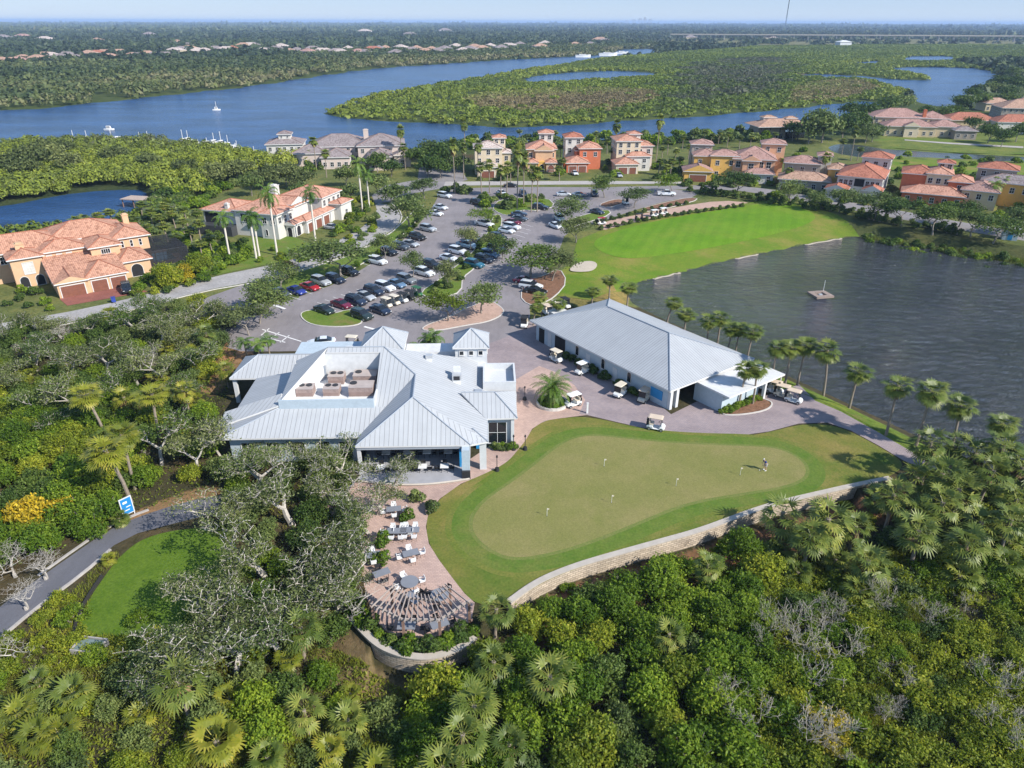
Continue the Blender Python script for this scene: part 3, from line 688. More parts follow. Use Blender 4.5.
# ================================================================== CLUBHOUSE
club = thing('clubhouse', 'large white clubhouse under a pale blue-grey metal hip roof with a rooftop equipment well', 'clubhouse', (-18.1, 70.2, 0), R(1.9))
MR = [M['metalroof'], M['trimwhite'], M['ridgecap']]
def faces(root, name, polys, caps=(), mats=MR, th=0.2, under=True):
    mb = MB()
    for p in polys:
        p = [Vector(q) for q in p]
        n = Vector((0, 0, 0))
        for k in range(1, len(p) - 1): n += (p[k] - p[0]).cross(p[k + 1] - p[0])
        if n.z < 0: p = p[::-1]
        # eave first: rotate so that the lowest edge leads
        i = min(range(len(p)), key=lambda k: p[k].z + p[(k + 1) % len(p)].z); p = p[i:] + p[:i]
        for k in range(1, len(p) - 1): mb.slope([p[0], p[k], p[k + 1]], 0) if k > 1 and False else None
        mb.slope(p, 0)
        if under:
            q = [v - Vector((0, 0, th)) for v in p]; mb.face([tuple(v) for v in q[::-1]], 1)
            for k in range(len(p)): j = (k + 1) % len(p); mb.face([tuple(q[k]), tuple(q[j]), tuple(p[j]), tuple(p[k])], 1)
    for a, b in caps: mb.tube([(a[0], a[1], a[2] + .02), (b[0], b[1], b[2] + .02)], 0.10, 5, 2)
    return mb.build(name, mats, root)
def fz(y): return 4 + .46 * (y - 2.2)
PK = (1.9, 15.1, fz(15.1)); VA = (6.3, 10.6, 8.0); AP = (6.5, 4.7, 7.91); WF, WB, WL, WR = 6.2, 14.3, -10.0, 1.5
faces(club, 'roof', [[(-16.5, 2.2, 4), (0, 2.2, 4), (2.9, WF, fz(WF)), (WL, WF, fz(WF))]], [((-16.5, 2.2, 4), (WL, WF, fz(WF)))])
faces(club, 'roof', [[(WR, WF, fz(WF)), (2.9, WF, fz(WF)), VA, PK, (WR, 15.1, fz(15.1))], [(-5.6, WB, fz(WB)), (WR, WB, fz(WB)), (WR, 15.1, fz(15.1)), (-5.4, 15.1, fz(15.1))]], [(PK, VA), ((-5.4, 15.1, fz(15.1)), PK)])
faces(club, 'roof', [[(-16.5, 18.2, 4), (-16.5, 2.2, 4), (WL, WF, 6.0), (WL, 16.4, 6.0)]])
faces(club, 'roof', [[(WL, WF, 6.55), (-5.4, 15.2, fz(15.15)), (WL, 15.9, 7.7)]])
faces(club, 'roof', [[(-17.2, 5.2, 3.98), (WL, 6.15, 6.25), (WL, 7.9, 7.0), (-17.2, 7.3, 4.8)], [(-17.2, 7.3, 4.8), (WL, 7.9, 7.0), (WL, 8.6, 6.05), (-17.2, 8.2, 3.95)]])
faces(club, 'roof', [[(0, 2.2, 4), (0, 0, 4), AP, VA]])
faces(club, 'roof', [[(0, 0, 4), (13.4, 0, 4), AP]], [((0, 0, 4), AP), ((13.4, 0, 4), AP), (AP, VA)])
faces(club, 'roof', [[(15.4, 0.6, 4), (15.4, 22.8, 4), PK, VA, AP], [(13.4, 0, 4), (15.4, 0.6, 4), AP]])
faces(club, 'roof', [[(13.5, 0.02, 4.06), (15.45, 0.55, 4.06), (13.6, 2.2, 4.95)]], [((15.45, .55, 4.06), (13.6, 2.2, 4.95))])
faces(club, 'roof', [[(15.2, 5.9, 4.1), (19.1, 6.0, 4.1), (16.3, 9.6, 5.9), (12.0, 9.6, 5.9)], [(19.1, 6.0, 4.1), (19.1, 13.25, 4.1), (16.3, 9.6, 5.9)], [(19.1, 13.25, 4.1), (15, 13.25, 4.1), (12.0, 9.6, 5.9), (16.3, 9.6, 5.9)]], [((19.1, 6, 4.1), (16.3, 9.6, 5.9)), ((12, 9.6, 5.9), (16.3, 9.6, 5.9))])
faces(club, 'roof', [[(15.4, 22.8, 4), (-9.5, 22.8, 4.6), (-5.4, 15.1, fz(15.1)), PK]])
faces(club, 'roof', [[(-20.2, 18.2, 4), (-9, 18.2, 4.05), (-9, 21.9, 5.9), (-17, 21.9, 5.9)], [(-20.2, 25.6, 4), (-20.2, 18.2, 4), (-17, 21.9, 5.9)], [(-9, 25.6, 4), (-20.2, 25.6, 4), (-17, 21.9, 5.9), (-9, 21.9, 5.9)]], [((-20.2, 18.2, 4), (-17, 21.9, 5.9)), ((-17, 21.9, 5.9), (-9, 21.9, 5.9))])
# equipment well
mb = MB()
mb.box(WL + .1, WR, WF + .1, WB, 5.7, 5.9, 0)                                 # floor
mb.box(WL, WR + .02, WF - .12, WF + .1, 5.5, 6.95, 1)                         # front parapet
mb.face([(WL - .02, 16.4, 4.5), (WL - .02, WF, 4.5), (WL - .02, WF, 6.5), (WL - .02, 16.4, 7.65)], 2); mb.face([(WL + .1, WF + .1, 5.7), (WL + .1, WF + .1, 6.4), (-5.4, 15.1, 9.8), (-5.4, 15.1, 5.7)], 0)                        # clerestory side wall
mb.box(WR - .02, WR + .16, WF + .1, WB, 5.5, 7.0, 0)
mb.box(-6.2, WR, WB, WB + .15, 5.5, fz(WB) - .25, 0)
mb.box(-9.6, -1.5, WF + .1, WF + .3, 5.9, 6.0, 0)
mb.build('equipment_well', [M['flatwhite'], M['palewall'], M['palewall']], club)
# walls below the roofs
block(club, -15.6, 12, 7.0, 22, 0, 3.75, M['palewall'])
block(club, -15.6, -0.5, 3.2, 7.2, 0, 3.78, M['palewall'])
block(club, 12.0, 18.5, 6.6, 12.6, 0, 3.86, M['whitewall'])
block(club, -15.0, -9.5, 22, 25, 0, 3.7, M['palewall'])
mb = MB(); mb.box(14.8, 19.2, 13.4, 19.3, 0, 4.5, 0)
for b in ((14.8, 15.05, 13.4, 19.3), (18.95, 19.2, 13.4, 19.3), (15.05, 18.95, 13.4, 13.65), (15.05, 18.95, 19.05, 19.3)): mb.box(*b, 4.5, 5.4, 0)
mb.build('parapet_block', M['whitewall'], club)
block(club, 0, 15.2, 19.5, 24.5, 0, 4.6, M['whitewall']); block(club, 3.5, 10.8, 23.8, 26.8, 0, 5.2, M['flatwhite'], 'flat_roof')
block(club, -12.4, -2.6, 22.8, 28.0, 0, 5.15, M['palewall'], 'flat_roof'); block(club, -5.4, 3.0, 22.9, 25.8, 4.4, 5.4, M['flatwhite'], 'flat_roof')
# two pyramid-roofed lanterns at the rear
for cx, cy, hw, ze in ((0.6, 23.6, 3.15, 7.0), (13.1, 23.6, 2.6, 7.0)):
    t = block(club, cx - hw + .35, cx + hw - .35, cy - hw + .35, cy + hw - .35, 4.0 if hw > 3 else 0, ze - .2, M['whitewall'], 'lantern_tower')
    mb = MB(); roof(mb, cx - hw, cx + hw, cy - hw, cy + hw, ze, 0.72); mb.build('lantern_roof', MR, club)
    for k in (-1, 0, 1):
        win_part(club, cx + k * 1.35, cy - hw + .35, 5.75, 0.55, 0.6, 0, -1, M['trimwhite'], M['glass'], bars=(0, 0))
        win_part(club, cx + hw - .35, cy + k * 1.35, 5.75, 0.55, 0.6, 1, 0, M['trimwhite'], M['glass'], bars=(0, 0))
# front pavilion: open terrace under the hip
mb = MB(); mb.box(0.2, 13.2, -1.4, 6.9, -0.4, 0.16, 0)
n = 18; arc = [(0.2 + 13.0 * k / n, -1.4 - 1.0 * math.sin(math.pi * k / n), 0) for k in range(n + 1)]
for k in range(n): a, b = arc[k], arc[k + 1]; mb.face([(a[0], a[1], .165), (b[0], b[1], .165), (b[0], -1.35, .165), (a[0], -1.35, .165)], 0); mb.face([(a[0], a[1], -.3), (b[0], b[1], -.3), (b[0], b[1], .165), (a[0], a[1], .165)], 1)
mb.build('terrace_floor', [M['floor'], M['capstone']], club)
mb = MB()
for k in range(n): a, b = arc[k], arc[k + 1]; mb.tube([(a[0], a[1], .22), (b[0], b[1], .22)], 0.13, 4, 0)
mb.build('stone_edge', M['capstone'], club)
mb = MB(); mb.box(0.3, 12.0, 6.75, 6.96, .16, 3.75); mb.build('blue_wall', M['bluewall'], club)
block(club, 0.1, 13.3, 0.1, 0.35, 3.45, 3.79, M['ridgecap'], 'fascia_beam'); block(club, 11.97, 12.2, 1.2, 6.6, 0.16, 3.7, M['bluewall'], 'blue_wall')
mb = MB(); mb.box(12.35, 13.25, -0.9, 0.09, 0, 3.8); mb.build('column', M['palewall'], club)
block(club, 12.3, 13.3, -1.25, -0.95, 0, 1.1, M['darkmetal'], 'planter_box')
block(club, 14.4, 15.2, 0.75, 1.5, 0, 3.8, M['whitewall'], 'column'); block(club, 13.9, 15.1, 5.5, 6.58, 0, 3.7, M['bluewall'], 'blue_wall')
block(club, 0.1, 0.5, 0.2, 0.6, 0, 3.8, M['whitewall'], 'column'); block(club, 6.3, 6.7, 0.36, 0.7, 0.16, 3.8, M['dark'], 'post')
block(club, -20.0, -19.5, 18.6, 19.1, 0, 3.8, M['whitewall'], 'column')
for x in (3.0, 5.4, 7.8, 10.2):
    mb = MB(); mb.box(x - .62, x + .62, 6.62, 6.74, 1.75, 2.55, 0); o = mb.build('screen', M['trimwhite'], club)
for x in (-13.5, -10.5, -7.5, -4.5, -1.8): win_part(club, x, 3.2, 0.9, 1.5, 1.9, 0, -1, M['trimwhite'], M['glass'])
for y in (5, 8.5, 12, 15.5): win_part(club, -15.6, y, 0.9, 1.4, 1.9, -1, 0, M['trimwhite'], M['glass'])
win_part(club, 16.6, 6.6, 0.2, 2.2, 3.0, 0, -1, M['trimwhite'], M['glass'], 'glass_door', bars=(1, 1))
for y in (8.0, 10.8): win_part(club, 18.5, y, 0.9, 1.3, 1.9, 1, 0, M['trimwhite'], M['glass'])
for y in (14.8, 17.6): win_part(club, 19.2, y, 0.9, 1.3, 1.9, 1, 0, M['trimwhite'], M['glass'])
block(club, 18.3, 18.7, 6.2, 6.58, 0, 3.9, M['whitewall'], 'column')

CLUBM = club.matrix_basis.copy() if False else Matrix.Translation((-18.1, 70.2, 0)) @ Matrix.Rotation(R(1.9), 4, 'Z')
def cl(x, y, z): return tuple(CLUBM @ Vector((x, y, z)))
# rooftop machines
def ac(x, y, z, w, d, h, label, fans):
    t = thing('air_conditioner', label, 'rooftop unit', cl(x, y, z), R(1.9), 'rooftop units in the equipment well')
    mb = MB(); mb.box(-w / 2, w / 2, -d / 2, d / 2, 0.12, h); mb.build('casing', M['acbrown'], t)
    mb = MB(); mb.box(-w / 2 - .1, w / 2 + .1, -d / 2 - .1, d / 2 + .1, 0, 0.12); mb.build('curb', M['flatwhite'], t)
    mb = MB(); mb.box(-w / 2 + .1, w / 2 - .1, -d / 2 - .03, -d / 2, .3, h * .55); mb.build('vent_panel', plain('unit_panel', (0.26, 0.185, 0.16), .6), t)
    mb = MB(); mb.box(-w / 2 - .03, w / 2 + .03, -d / 2 - .03, d / 2 + .03, h, h + .05); mb.build('top_plate', plain('unit_top', (0.40, 0.34, 0.31), .6), t)
    for fx in fans:
        mb = MB(); mb.cyl(fx * w, d * .12, h + .05, h + .16, min(w, d) * .22, 14); mb.build('fan', M['darkmetal'], t)
ac(-7.5, 9.6, 5.9, 2.1, 1.7, 1.15, 'tan rooftop air conditioner nearest the left wall of the white well', (-.22, .22))
ac(-4.2, 9.6, 5.9, 2.0, 1.6, 1.1, 'tan rooftop air conditioner second from the left along the front parapet', (-.22, .22))
ac(-4.2, 12.9, 5.9, 2.0, 1.7, 1.2, 'tan rooftop air conditioner at the back of the well beside the grey hatch', (-.2, .25))
ac(-.45, 12.9, 5.9, 3.0, 1.9, 1.3, 'wide brown rooftop unit at the back right of the white well', (-.3,))
ac(-.45, 9.6, 5.9, 3.0, 2.0, 1.35, 'wide brown rooftop unit in front of its twin, beside the right well wall', (-.34,))
def roofthing(name, label, x, y, z, boxes, mat, cat):
    t = thing(name, label, cat, cl(x, y, z), R(1.9))
    for nm, b, m in boxes:
        mb = MB(); mb.box(*b); mb.build(nm, m, t)
roofthing('exhaust_stack', 'tall white exhaust fan housing on the right roof slope', 11.4, 13.2, 5.6, [('curb', (-.5, .5, -.8, .8, -.9, .5), M['flatwhite']), ('housing', (-.6, .6, -.7, .3, .5, 1.3), M['galv']), ('cap', (-.45, .45, .25, .95, .6, 1.9), M['flatwhite']), ('louvre', (-.4, .4, -.75, -.7, .6, 1.15), M['darkmetal'])], M['flatwhite'], 'roof vent')
roofthing('roof_vent', 'small white roof vent near the rear ridge', 7.6, 16.4, 7.0, [('curb', (-.35, .35, -.5, .5, -.8, .7), M['flatwhite']), ('cap', (-.45, .45, -.4, .4, .7, 1.1), M['galv'])], M['flatwhite'], 'roof vent')
roofthing('roof_hatch', 'dark grey roof hatch at the foot of the right slope', 14.2, 11.6, 4.5, [('frame', (-.6, .6, -.9, .9, -.3, .35), M['galv']), ('lid', (-.5, .5, -.8, .8, .35, .42), M['ridgecap'])], M['galv'], 'roof hatch')
roofthing('roof_hatch', 'pale grey access door leaning at the back of the equipment well', -6.2, 14.0, 5.9, [('frame', (-.5, .5, -.1, .1, 0, 2.0), M['galv']), ('panel', (-.42, .42, -.13, -.1, .1, 1.9), M['ridgecap'])], M['galv'], 'roof hatch')
roofthing('roof_finial', 'thin white pole standing on the left roof ridge', -9.9, 15.0, 7.2, [('pole', (-.05, .05, -.05, .05, 0, 1.6), M['trimwhite']), ('base', (-.15, .15, -.15, .15, -.3, .1), M['trimwhite'])], M['galv'], 'pole')

# ================================================================== CART BARN
barn = thing('cart_barn', 'long pale blue cart barn with a broad grey metal hip roof beside the pond', 'cart barn', (21.5, 85.2, 0), R(35.8))
BM = Matrix.Translation((21.5, 85.2, 0)) @ Matrix.Rotation(R(35.8), 4, 'Z')
def bl(x, y, z=0): return tuple(BM @ Vector((x, y, z)))
mb = MB(); roof(mb, 0, 18, 0, 31.5, 3.5, 0.36); mb.build('roof', [M['metalroof2'], M['trimwhite'], M['ridgecap']], barn)
mb = MB(); mb.box(.9, 17.2, 5.0, 30.8, 0, 3.25); mb.build('wall', M['palewall'], barn)
mb = MB(); mb.box(.9, 17.2, 4.6, 5.0, 2.7, 3.3); mb.build('lintel', M['whitewall'], barn)
for x in (1.2, 2.4, 9.0, 16.8): mb = MB(); mb.box(x - .25, x + .25, .6, 1.1, 0, 3.3); mb.build('column', M['whitewall'], barn)
mb = MB(); mb.box(.88, 1.15, 1.1, 5.0, 0, 3.25); mb.build('wall', M['palewall'], barn)
mb = MB(); mb.box(2.9, 16, 4.95, 4.995, 0, 2.65); mb.build('cart_opening_shade', M['dark'], barn)  # solid dark panel painted as the shade inside the cart bay
mb = MB(); mb.box(.86, .9, 23.2, 25.8, 0, 2.6); mb.build('cart_opening_shade', M['dark'], barn)  # side bay: its inner shade is a dark panel on the wall
for y, w in ((29.3, 1.4), (27.2, .9)): mb = MB(); mb.box(.85, .9, y - w / 2, y + w / 2, 0.02, 2.5); o = mb.build('door', M['dark'] if w > 1 else M['whitewall'], barn)
for y in (20.2, 14.2, 8.6): win_part(barn, .9, y, 1.1, .75, 1.2, -1, 0, M['trimwhite'], M['glass'], arch=True, bars=(0, 0))
for y in (17.6, 11.6): mb = MB(); mb.box(.85, .9, y - .5, y + .5, 0.02, 2.2); mb.build('door', M['whitewall'], barn)
mb = MB(); mb.box(.80, .875, 2.0, 4.2, .9, 2.3); mb.build('blue_banner', M['bluewall'], barn)
mb = MB(); mb.box(6.2, 14.2, -4.0, 0.9, 0, 2.72); mb.build('wall', M['palewall'], barn)
mb = MB(); mb.box(6.0, 18.3, -5.2, 1.1, 2.72, 2.95); mb.build('canopy_roof', M['flatwhite'], barn)
mb = MB(); mb.box(14.2, 14.6, -5.0, -4.6, 0, 2.72); mb.build('column', M['whitewall'], barn)
for x, y in ((17.9, -4.9), (17.9, .6)): mb = MB(); mb.cyl(x, y, 0, 2.72, .1, 8); mb.build('post', M['trimwhite'], barn)
mb = MB(); mb.box(6.8, 9.8, 31.6, 35.4, 2.3, 2.5); mb.build('lean_to_roof', M['flatwhite'], barn); mb = MB(); mb.box(7, 9.6, 30.9, 35.2, 0, 2.3); mb.build('lean_to', M['whitewall'], barn)

# ================================================================== RETAINING WALLS
m, nt, b, out = nodes_of('block_stone')
br_tc = nt.nodes.new('ShaderNodeUVMap'); br = N(nt, 'ShaderNodeTexBrick', Scale=1.0); br.inputs['Brick Width'].default_value = .62; br.inputs['Row Height'].default_value = .26; br.inputs['Mortar Size'].default_value = .02
br.inputs['Color1'].default_value = (.56, .47, .37, 1); br.inputs['Color2'].default_value = (.40, .33, .255, 1); br.inputs['Mortar'].default_value = (.17, .14, .11, 1); L(nt, br_tc.outputs[0], br.inputs['Vector'])
c = mixcol(nt, 1.0, br.outputs['Color'], ramp(nt, noise(nt, .6, 6, .7), [(.3, (.7, .7, .68)), (.7, (1.2, 1.18, 1.15))]), 'MULTIPLY'); L(nt, c, b.inputs['Base Color']); b.inputs['Roughness'].default_value = .9
bn = N(nt, 'ShaderNodeBump', Strength=.8, Distance=.05); L(nt, br.outputs['Fac'], bn.inputs['Height']); bn.invert = True; L(nt, bn.outputs[0], b.inputs['Normal']); M['stone'] = m
def stonewall(line, label, h0=-2.3, h1=0.08, w=.5):
    line = chaikin(line, 2, False); t = thing('retaining_wall', label, 'stone wall', (*line[0], 0)); o = Vector((*line[0], 0))
    mb = MB(); n = len(line); Lf, Rt = [], []
    for k in range(n):
        a, b = line[max(k - 1, 0)], line[min(k + 1, n - 1)]; dx, dy = b[0] - a[0], b[1] - a[1]; l = math.hypot(dx, dy); nx, ny = -dy / l, dx / l
        Lf.append((line[k][0] + nx * w - o.x, line[k][1] + ny * w - o.y)); Rt.append((line[k][0] - o.x, line[k][1] - o.y))
    u = 0
    for k in range(n - 1):
        a, b, c_, d = Rt[k], Rt[k + 1], Lf[k + 1], Lf[k]; du = math.hypot(b[0] - a[0], b[1] - a[1])
        mb.face([(*a, h0), (*b, h0), (*b, h1), (*a, h1)], 0, [(u, h0), (u + du, h0), (u + du, h1), (u, h1)])
        mb.face([(*c_, h0), (*d, h0), (*d, h1), (*c_, h1)], 0, [(u, h0), (u + du, h0), (u + du, h1), (u, h1)]); u += du
    for k in (0, n - 1): mb.face([(*Rt[k], h0), (*Lf[k], h0), (*Lf[k], h1), (*Rt[k], h1)], 0, [(0, h0), (w, h0), (w, h1), (0, h1)])
    mb.build('stone_face', M['stone'], t)
    cp = kerb('cap', [((a[0] + b[0]) / 2, (a[1] + b[1]) / 2) for a, b in zip(Rt, Lf)], M['capstone'], w + .16, .12, False, h1, kind=None, parent=t)
stonewall(WALL_A, 'long curved pale stone wall holding up the putting green lawn')
stonewall(WALL_B, 'short curved stone wall around the pergola end of the patio')
# ================================================================== HOUSES
def tile(name, c, **k): return seam_roof(name, c, 0.36, tile=True, tilerow=0.45, rough=0.8, mott=0.16, **k)
M['tile_orange'] = tile('orange_roof_tiles', (0.54, 0.285, 0.19)); M['tile_coral'] = tile('coral_roof_tiles', (0.54, 0.29, 0.205)); M['tile_red'] = tile('red_roof_tiles', (0.43, 0.175, 0.115))
M['tile_pink'] = tile('dusty_pink_roof_tiles', (0.42, 0.255, 0.215)); M['tile_mauve'] = tile('mauve_roof_tiles', (0.29, 0.245, 0.24)); M['tile_tan'] = tile('tan_roof_tiles', (0.47, 0.30, 0.215)); M['tile_pale'] = tile('pale_sunlit_tiles', (0.55, 0.46, 0.41))  # the palest tile has a sunlit look put into its colour
M['cap_tile'] = plain('ridge_tiles', (0.30, 0.115, 0.07), 0.8, 0.15, 3); M['cap_dusty'] = plain('dusty_ridge_tiles', (0.25, 0.16, 0.135), .8, .15, 3)
def stucco(n, c): return plain(n, c, 0.9, 0.06, 0.6, scale2=1.6, var2=0.08)
M['st_orange'] = stucco('apricot_stucco', (0.58, 0.375, 0.225)); M['st_white'] = stucco('white_stucco', (0.56, 0.535, 0.49)); M['st_red'] = stucco('rust_stucco', (0.52, 0.155, 0.075)); M['st_cream'] = stucco('cream_stucco', (0.60, 0.50, 0.36))
M['st_yellow'] = stucco('ochre_stucco', (0.62, 0.37, 0.10)); M['st_taupe'] = stucco('taupe_stucco', (0.33, 0.285, 0.235)); M['st_peach'] = stucco('peach_stucco', (0.66, 0.37, 0.22)); M['st_pink'] = stucco('pale_pink_stucco', (0.55, 0.455, 0.40)); M['st_sand'] = stucco('sand_stucco', (0.52, 0.42, 0.27))
M['garage'] = plain('brown_garage_door', (0.19, 0.075, 0.048), 0.6, 0.15, 1.5); M['mesh'] = plain('lanai_frame', (0.05, 0.052, 0.055), 0.5, 0.1)
TR = lambda t, cap='cap_tile', trim='trimwhite': [M[t], M[trim], M[cap], M['trimwhite']]

def garage_part(root, x, y, w, h, nx, ny, mat, z=0.03):
    T = Matrix(((-ny, nx, 0, x), (nx, ny, 0, y), (0, 0, 1, z), (0, 0, 0, 1)))
    f = MB(); n = 4
    for k in range(n): f.box(-w / 2, w / 2, 0.002, 0.05, h * k / n + .02, h * (k + 1) / n - .02, 0)
    f.box(-w / 2, w / 2, 0.001, 0.03, 0, h, 0)
    o = f.build('garage_door', mat, root, T=T)
    g = MB()
    for a, b, c, d in ((-w / 2 - .15, -w / 2, 0, h + .15), (w / 2, w / 2 + .15, 0, h + .15), (-w / 2, w / 2, h, h + .15)): g.box(a, b, 0.003, 0.10, c, d, 0)
    g.build('frame', M['trimwhite'], o, T=T); return o

def wing(root, x0, x1, y0, y1, h, wall, roofm, pitch=0.38, ends='hh', axis=None, z0=0.0, wins='fr', floors=None, ww=1.1, wh=1.45, step=2.7, arch=False, over=0.55, wallname='wall', doors=''):
    block(root, x0, x1, y0, y1, z0, h - .18, wall, wallname)
    o, zr = roofpart(root, x0, x1, y0, y1, h, pitch, roofm[:3] + [wall], ends, axis, over)
    if floors is None: floors = [z0 + .95] if h - z0 < 4.4 else [z0 + .95, z0 + 3.9]
    for fz_ in floors:
        if fz_ + wh > h - .2: continue
        for s in wins:
            L_ = (x1 - x0) if s in 'fb' else (y1 - y0); n = max(1, int((L_ - .8) / step))
            for k in range(n):
                t = (k + .5) / n
                if s == 'f': win_part(root, x0 + L_ * t, y0, fz_, ww, wh, 0, -1, M['trimwhite'], M['glass'], arch=arch)
                if s == 'b': win_part(root, x0 + L_ * t, y1, fz_, ww, wh, 0, 1, M['trimwhite'], M['glass'], arch=arch)
                if s == 'r': win_part(root, x1, y0 + L_ * t, fz_, ww, wh, 1, 0, M['trimwhite'], M['glass'], arch=arch)
                if s == 'l': win_part(root, x0, y0 + L_ * t, fz_, ww, wh, -1, 0, M['trimwhite'], M['glass'], arch=arch)
    return o

def chimney(root, x, y, z0, z1, w, mat, name='chimney'):
    mb = MB(); mb.box(x - w / 2, x + w / 2, y - w / 2, y + w / 2, z0, z1); mb.box(x - w / 2 - .1, x + w / 2 + .1, y - w / 2 - .1, y + w / 2 + .1, z1, z1 + .18); mb.box(x - w / 3, x + w / 3, y - w / 3, y + w / 3, z1 + .18, z1 + .4)
    mb.build(name, mat, root)

# ---- the large apricot house on the left
h = thing('house', 'large apricot stucco house with orange tile roofs and three brown garage doors', 'house', (-87.4, 129.9, 0), R(38)); t = TR('tile_orange'); w = M['st_orange']
wing(h, 0.2, 5.3, 0.0, 10, 3.0, w, t, .36, 'gh', 'y', wins='', over=.45)
wing(h, 5.35, 12.6, 0.3, 10, 3.0, w, t, .36, 'hh', 'x', wins='', over=.45)
faces(h, 'roof', [[(-.3, 1.2, 3.05), (13.0, 1.2, 3.05), (13.0, 13.1, 5.15), (-.3, 13.1, 5.15)]], mats=TR('tile_orange'))
block(h, .2, 12.6, 9.9, 12.9, 0, 4.4, w)
garage_part(h, 2.75, 0.0, 4.1, 2.2, 0, -1, M['garage']); garage_part(h, 7.5, 0.3, 2.7, 2.2, 0, -1, M['garage']); garage_part(h, 10.9, 0.3, 2.7, 2.2, 0, -1, M['garage'])
wing(h, 12.7, 18.4, 5.6, 14, 3.5, w, t, .36, 'hh', 'x', wins='r'); win_part(h, 15.6, 5.6, 0.05, 2.2, 1.5, 0, -1, M['trimwhite'], M['dark'], 'arched_porch', bars=(0, 0), arch=True)  # arched porches have no recess, dark panes paint in their shade
wing(h, 8.6, 14.0, 10.0, 18, 6.3, w, t, .36, wins='', floors=[]); win_part(h, 11.3, 10.0, 3.7, 1.6, 1.9, 0, -1, M['trimwhite'], M['glass'], 'balcony_door', bars=(3, 1))
mb = MB(); mb.box(10.1, 12.5, 9.2, 9.99, 3.45, 3.6)
for k in range(9): mb.box(10.12 + k * .28, 10.17 + k * .28, 9.22, 9.27, 3.6, 4.45)
mb.box(10.1, 12.5, 9.2, 9.28, 4.45, 4.52); mb.build('balcony', M['darkmetal'], h)
wing(h, 13.6, 20.6, 14.0, 25, 6.4, w, t, .36, wins='', floors=[])
for x in (15.3, 17.1, 18.9): win_part(h, x, 14.0, 4.3, .45, 1.3, 0, -1, M['trimwhite'], M['glass'], bars=(0, 1))
for y in (16.5, 19.5, 22.5): win_part(h, 20.6, y, 4.2, .9, 1.4, 1, 0, M['trimwhite'], M['glass']); win_part(h, 20.6, y, 1.0, .9, 1.4, 1, 0, M['trimwhite'], M['glass'])
wing(h, -5.5, 0.0, 11.6, 17.5, 6.0, w, t, .36, wins='l', floors=[3.8]); win_part(h, -2.7, 11.6, 2.7, 1.8, 2.2, 0, -1, M['trimwhite'], M['st_white'], 'shuttered_door', bars=(3, 3))
win_part(h, -4.0, 11.6, 0.05, 1.5, 1.4, 0, -1, M['trimwhite'], M['dark'], 'arched_porch', bars=(0, 0), arch=True); win_part(h, -1.3, 11.6, 0.05, 1.5, 1.4, 0, -1, M['trimwhite'], M['dark'], 'arched_porch', bars=(0, 0), arch=True)
wing(h, 0.05, 8.55, 13.0, 20, 6.05, w, t, .36, wins='', floors=[])
for x in (1.4, 3.2, 5.0): win_part(h, x, 13.0, 3.9, .9, 1.4, 0, -1, M['trimwhite'], M['st_white'], bars=(1, 2))
wing(h, -19, 6.5, 17.0, 29, 6.1, w, t, .36, wins='fl', floors=[3.9]); wing(h, 2.0, 17.5, 18.5, 30, 6.6, w, t, .40, wins='b', floors=[4.0])
chimney(h, 18.4, 22.5, 6.0, 9.2, 1.2, M['st_orange']); chimney(h, -3.0, 15.6, 6.5, 7.8, 1.5, M['st_orange'])
sheet('driveway', [tuple((Matrix.Translation((-87.4, 129.9, 0)) @ Matrix.Rotation(R(38), 4, 'Z') @ Vector((x, y, 0)))[:2]) for x, y in ((0.0, 0), (13, 0.2), (14.5, -6.0), (0.6, -5.2))], M['redpave'], 0.05)
# screened pool cage beside it
cage = thing('pool_cage', 'dark screened pool enclosure beside the apricot house', 'pool cage', (*G(150, 268)[:2], 0), R(38))
mb = MB(); cw, cd, chh = 8.5, 13.0, 3.2
for k in range(6):
    x = cw * k / 5
    mb.box(x - .04, x + .04, 0, .08, 0, chh); mb.box(x - .04, x + .04, cd - .08, cd, 0, chh + .4); mb.box(x - .04, x + .04, .08, cd - .08, chh - .08, chh)
for k in range(8):
    y = cd * k / 7
    mb.box(-.04, .04, y - .04, y + .04, 0, chh - .09); mb.box(cw - .04, cw + .04, y - .04, y + .04, 0, chh - .09); mb.box(.05, cw - .05, y - .035, y + .035, chh + .001, chh + .07)
for z in (1.1, 2.2): mb.box(.05, cw - .05, .01, .07, z - .03, z + .03); mb.box(-.03, .03, .1, cd - .1, z - .03, z + .03); mb.box(cw - .03, cw + .03, .1, cd - .1, z - .03, z + .03)
mb.build('frame', M['mesh'], cage)
sm = bpy.data.materials.new('insect_screen'); sm.use_nodes = True; nt = sm.node_tree; nt.nodes.clear(); o_ = nt.nodes.new('ShaderNodeOutputMaterial'); d_ = nt.nodes.new('ShaderNodeBsdfDiffuse'); d_.inputs[0].default_value = (.03, .032, .036, 1); tr_ = nt.nodes.new('ShaderNodeBsdfTransparent'); mx_ = nt.nodes.new('ShaderNodeMixShader'); mx_.inputs[0].default_value = .38
nt.links.new(d_.outputs[0], mx_.inputs[2]); nt.links.new(tr_.outputs[0], mx_.inputs[1]); nt.links.new(mx_.outputs[0], o_.inputs[0]); mx_.inputs[0].default_value = .8
mb = MB(); mb.face([(0, 0, chh + .08), (cw, 0, chh + .08), (cw, cd, chh + .08), (0, cd, chh + .08)]); mb.face([(0, -.01, 0), (cw, -.01, 0), (cw, -.01, chh), (0, -.01, chh)]); mb.face([(cw + .05, 0, 0), (cw + .05, cd, 0), (cw + .05, cd, chh), (cw + .05, 0, chh)])
mb.build('screen', sm, cage)
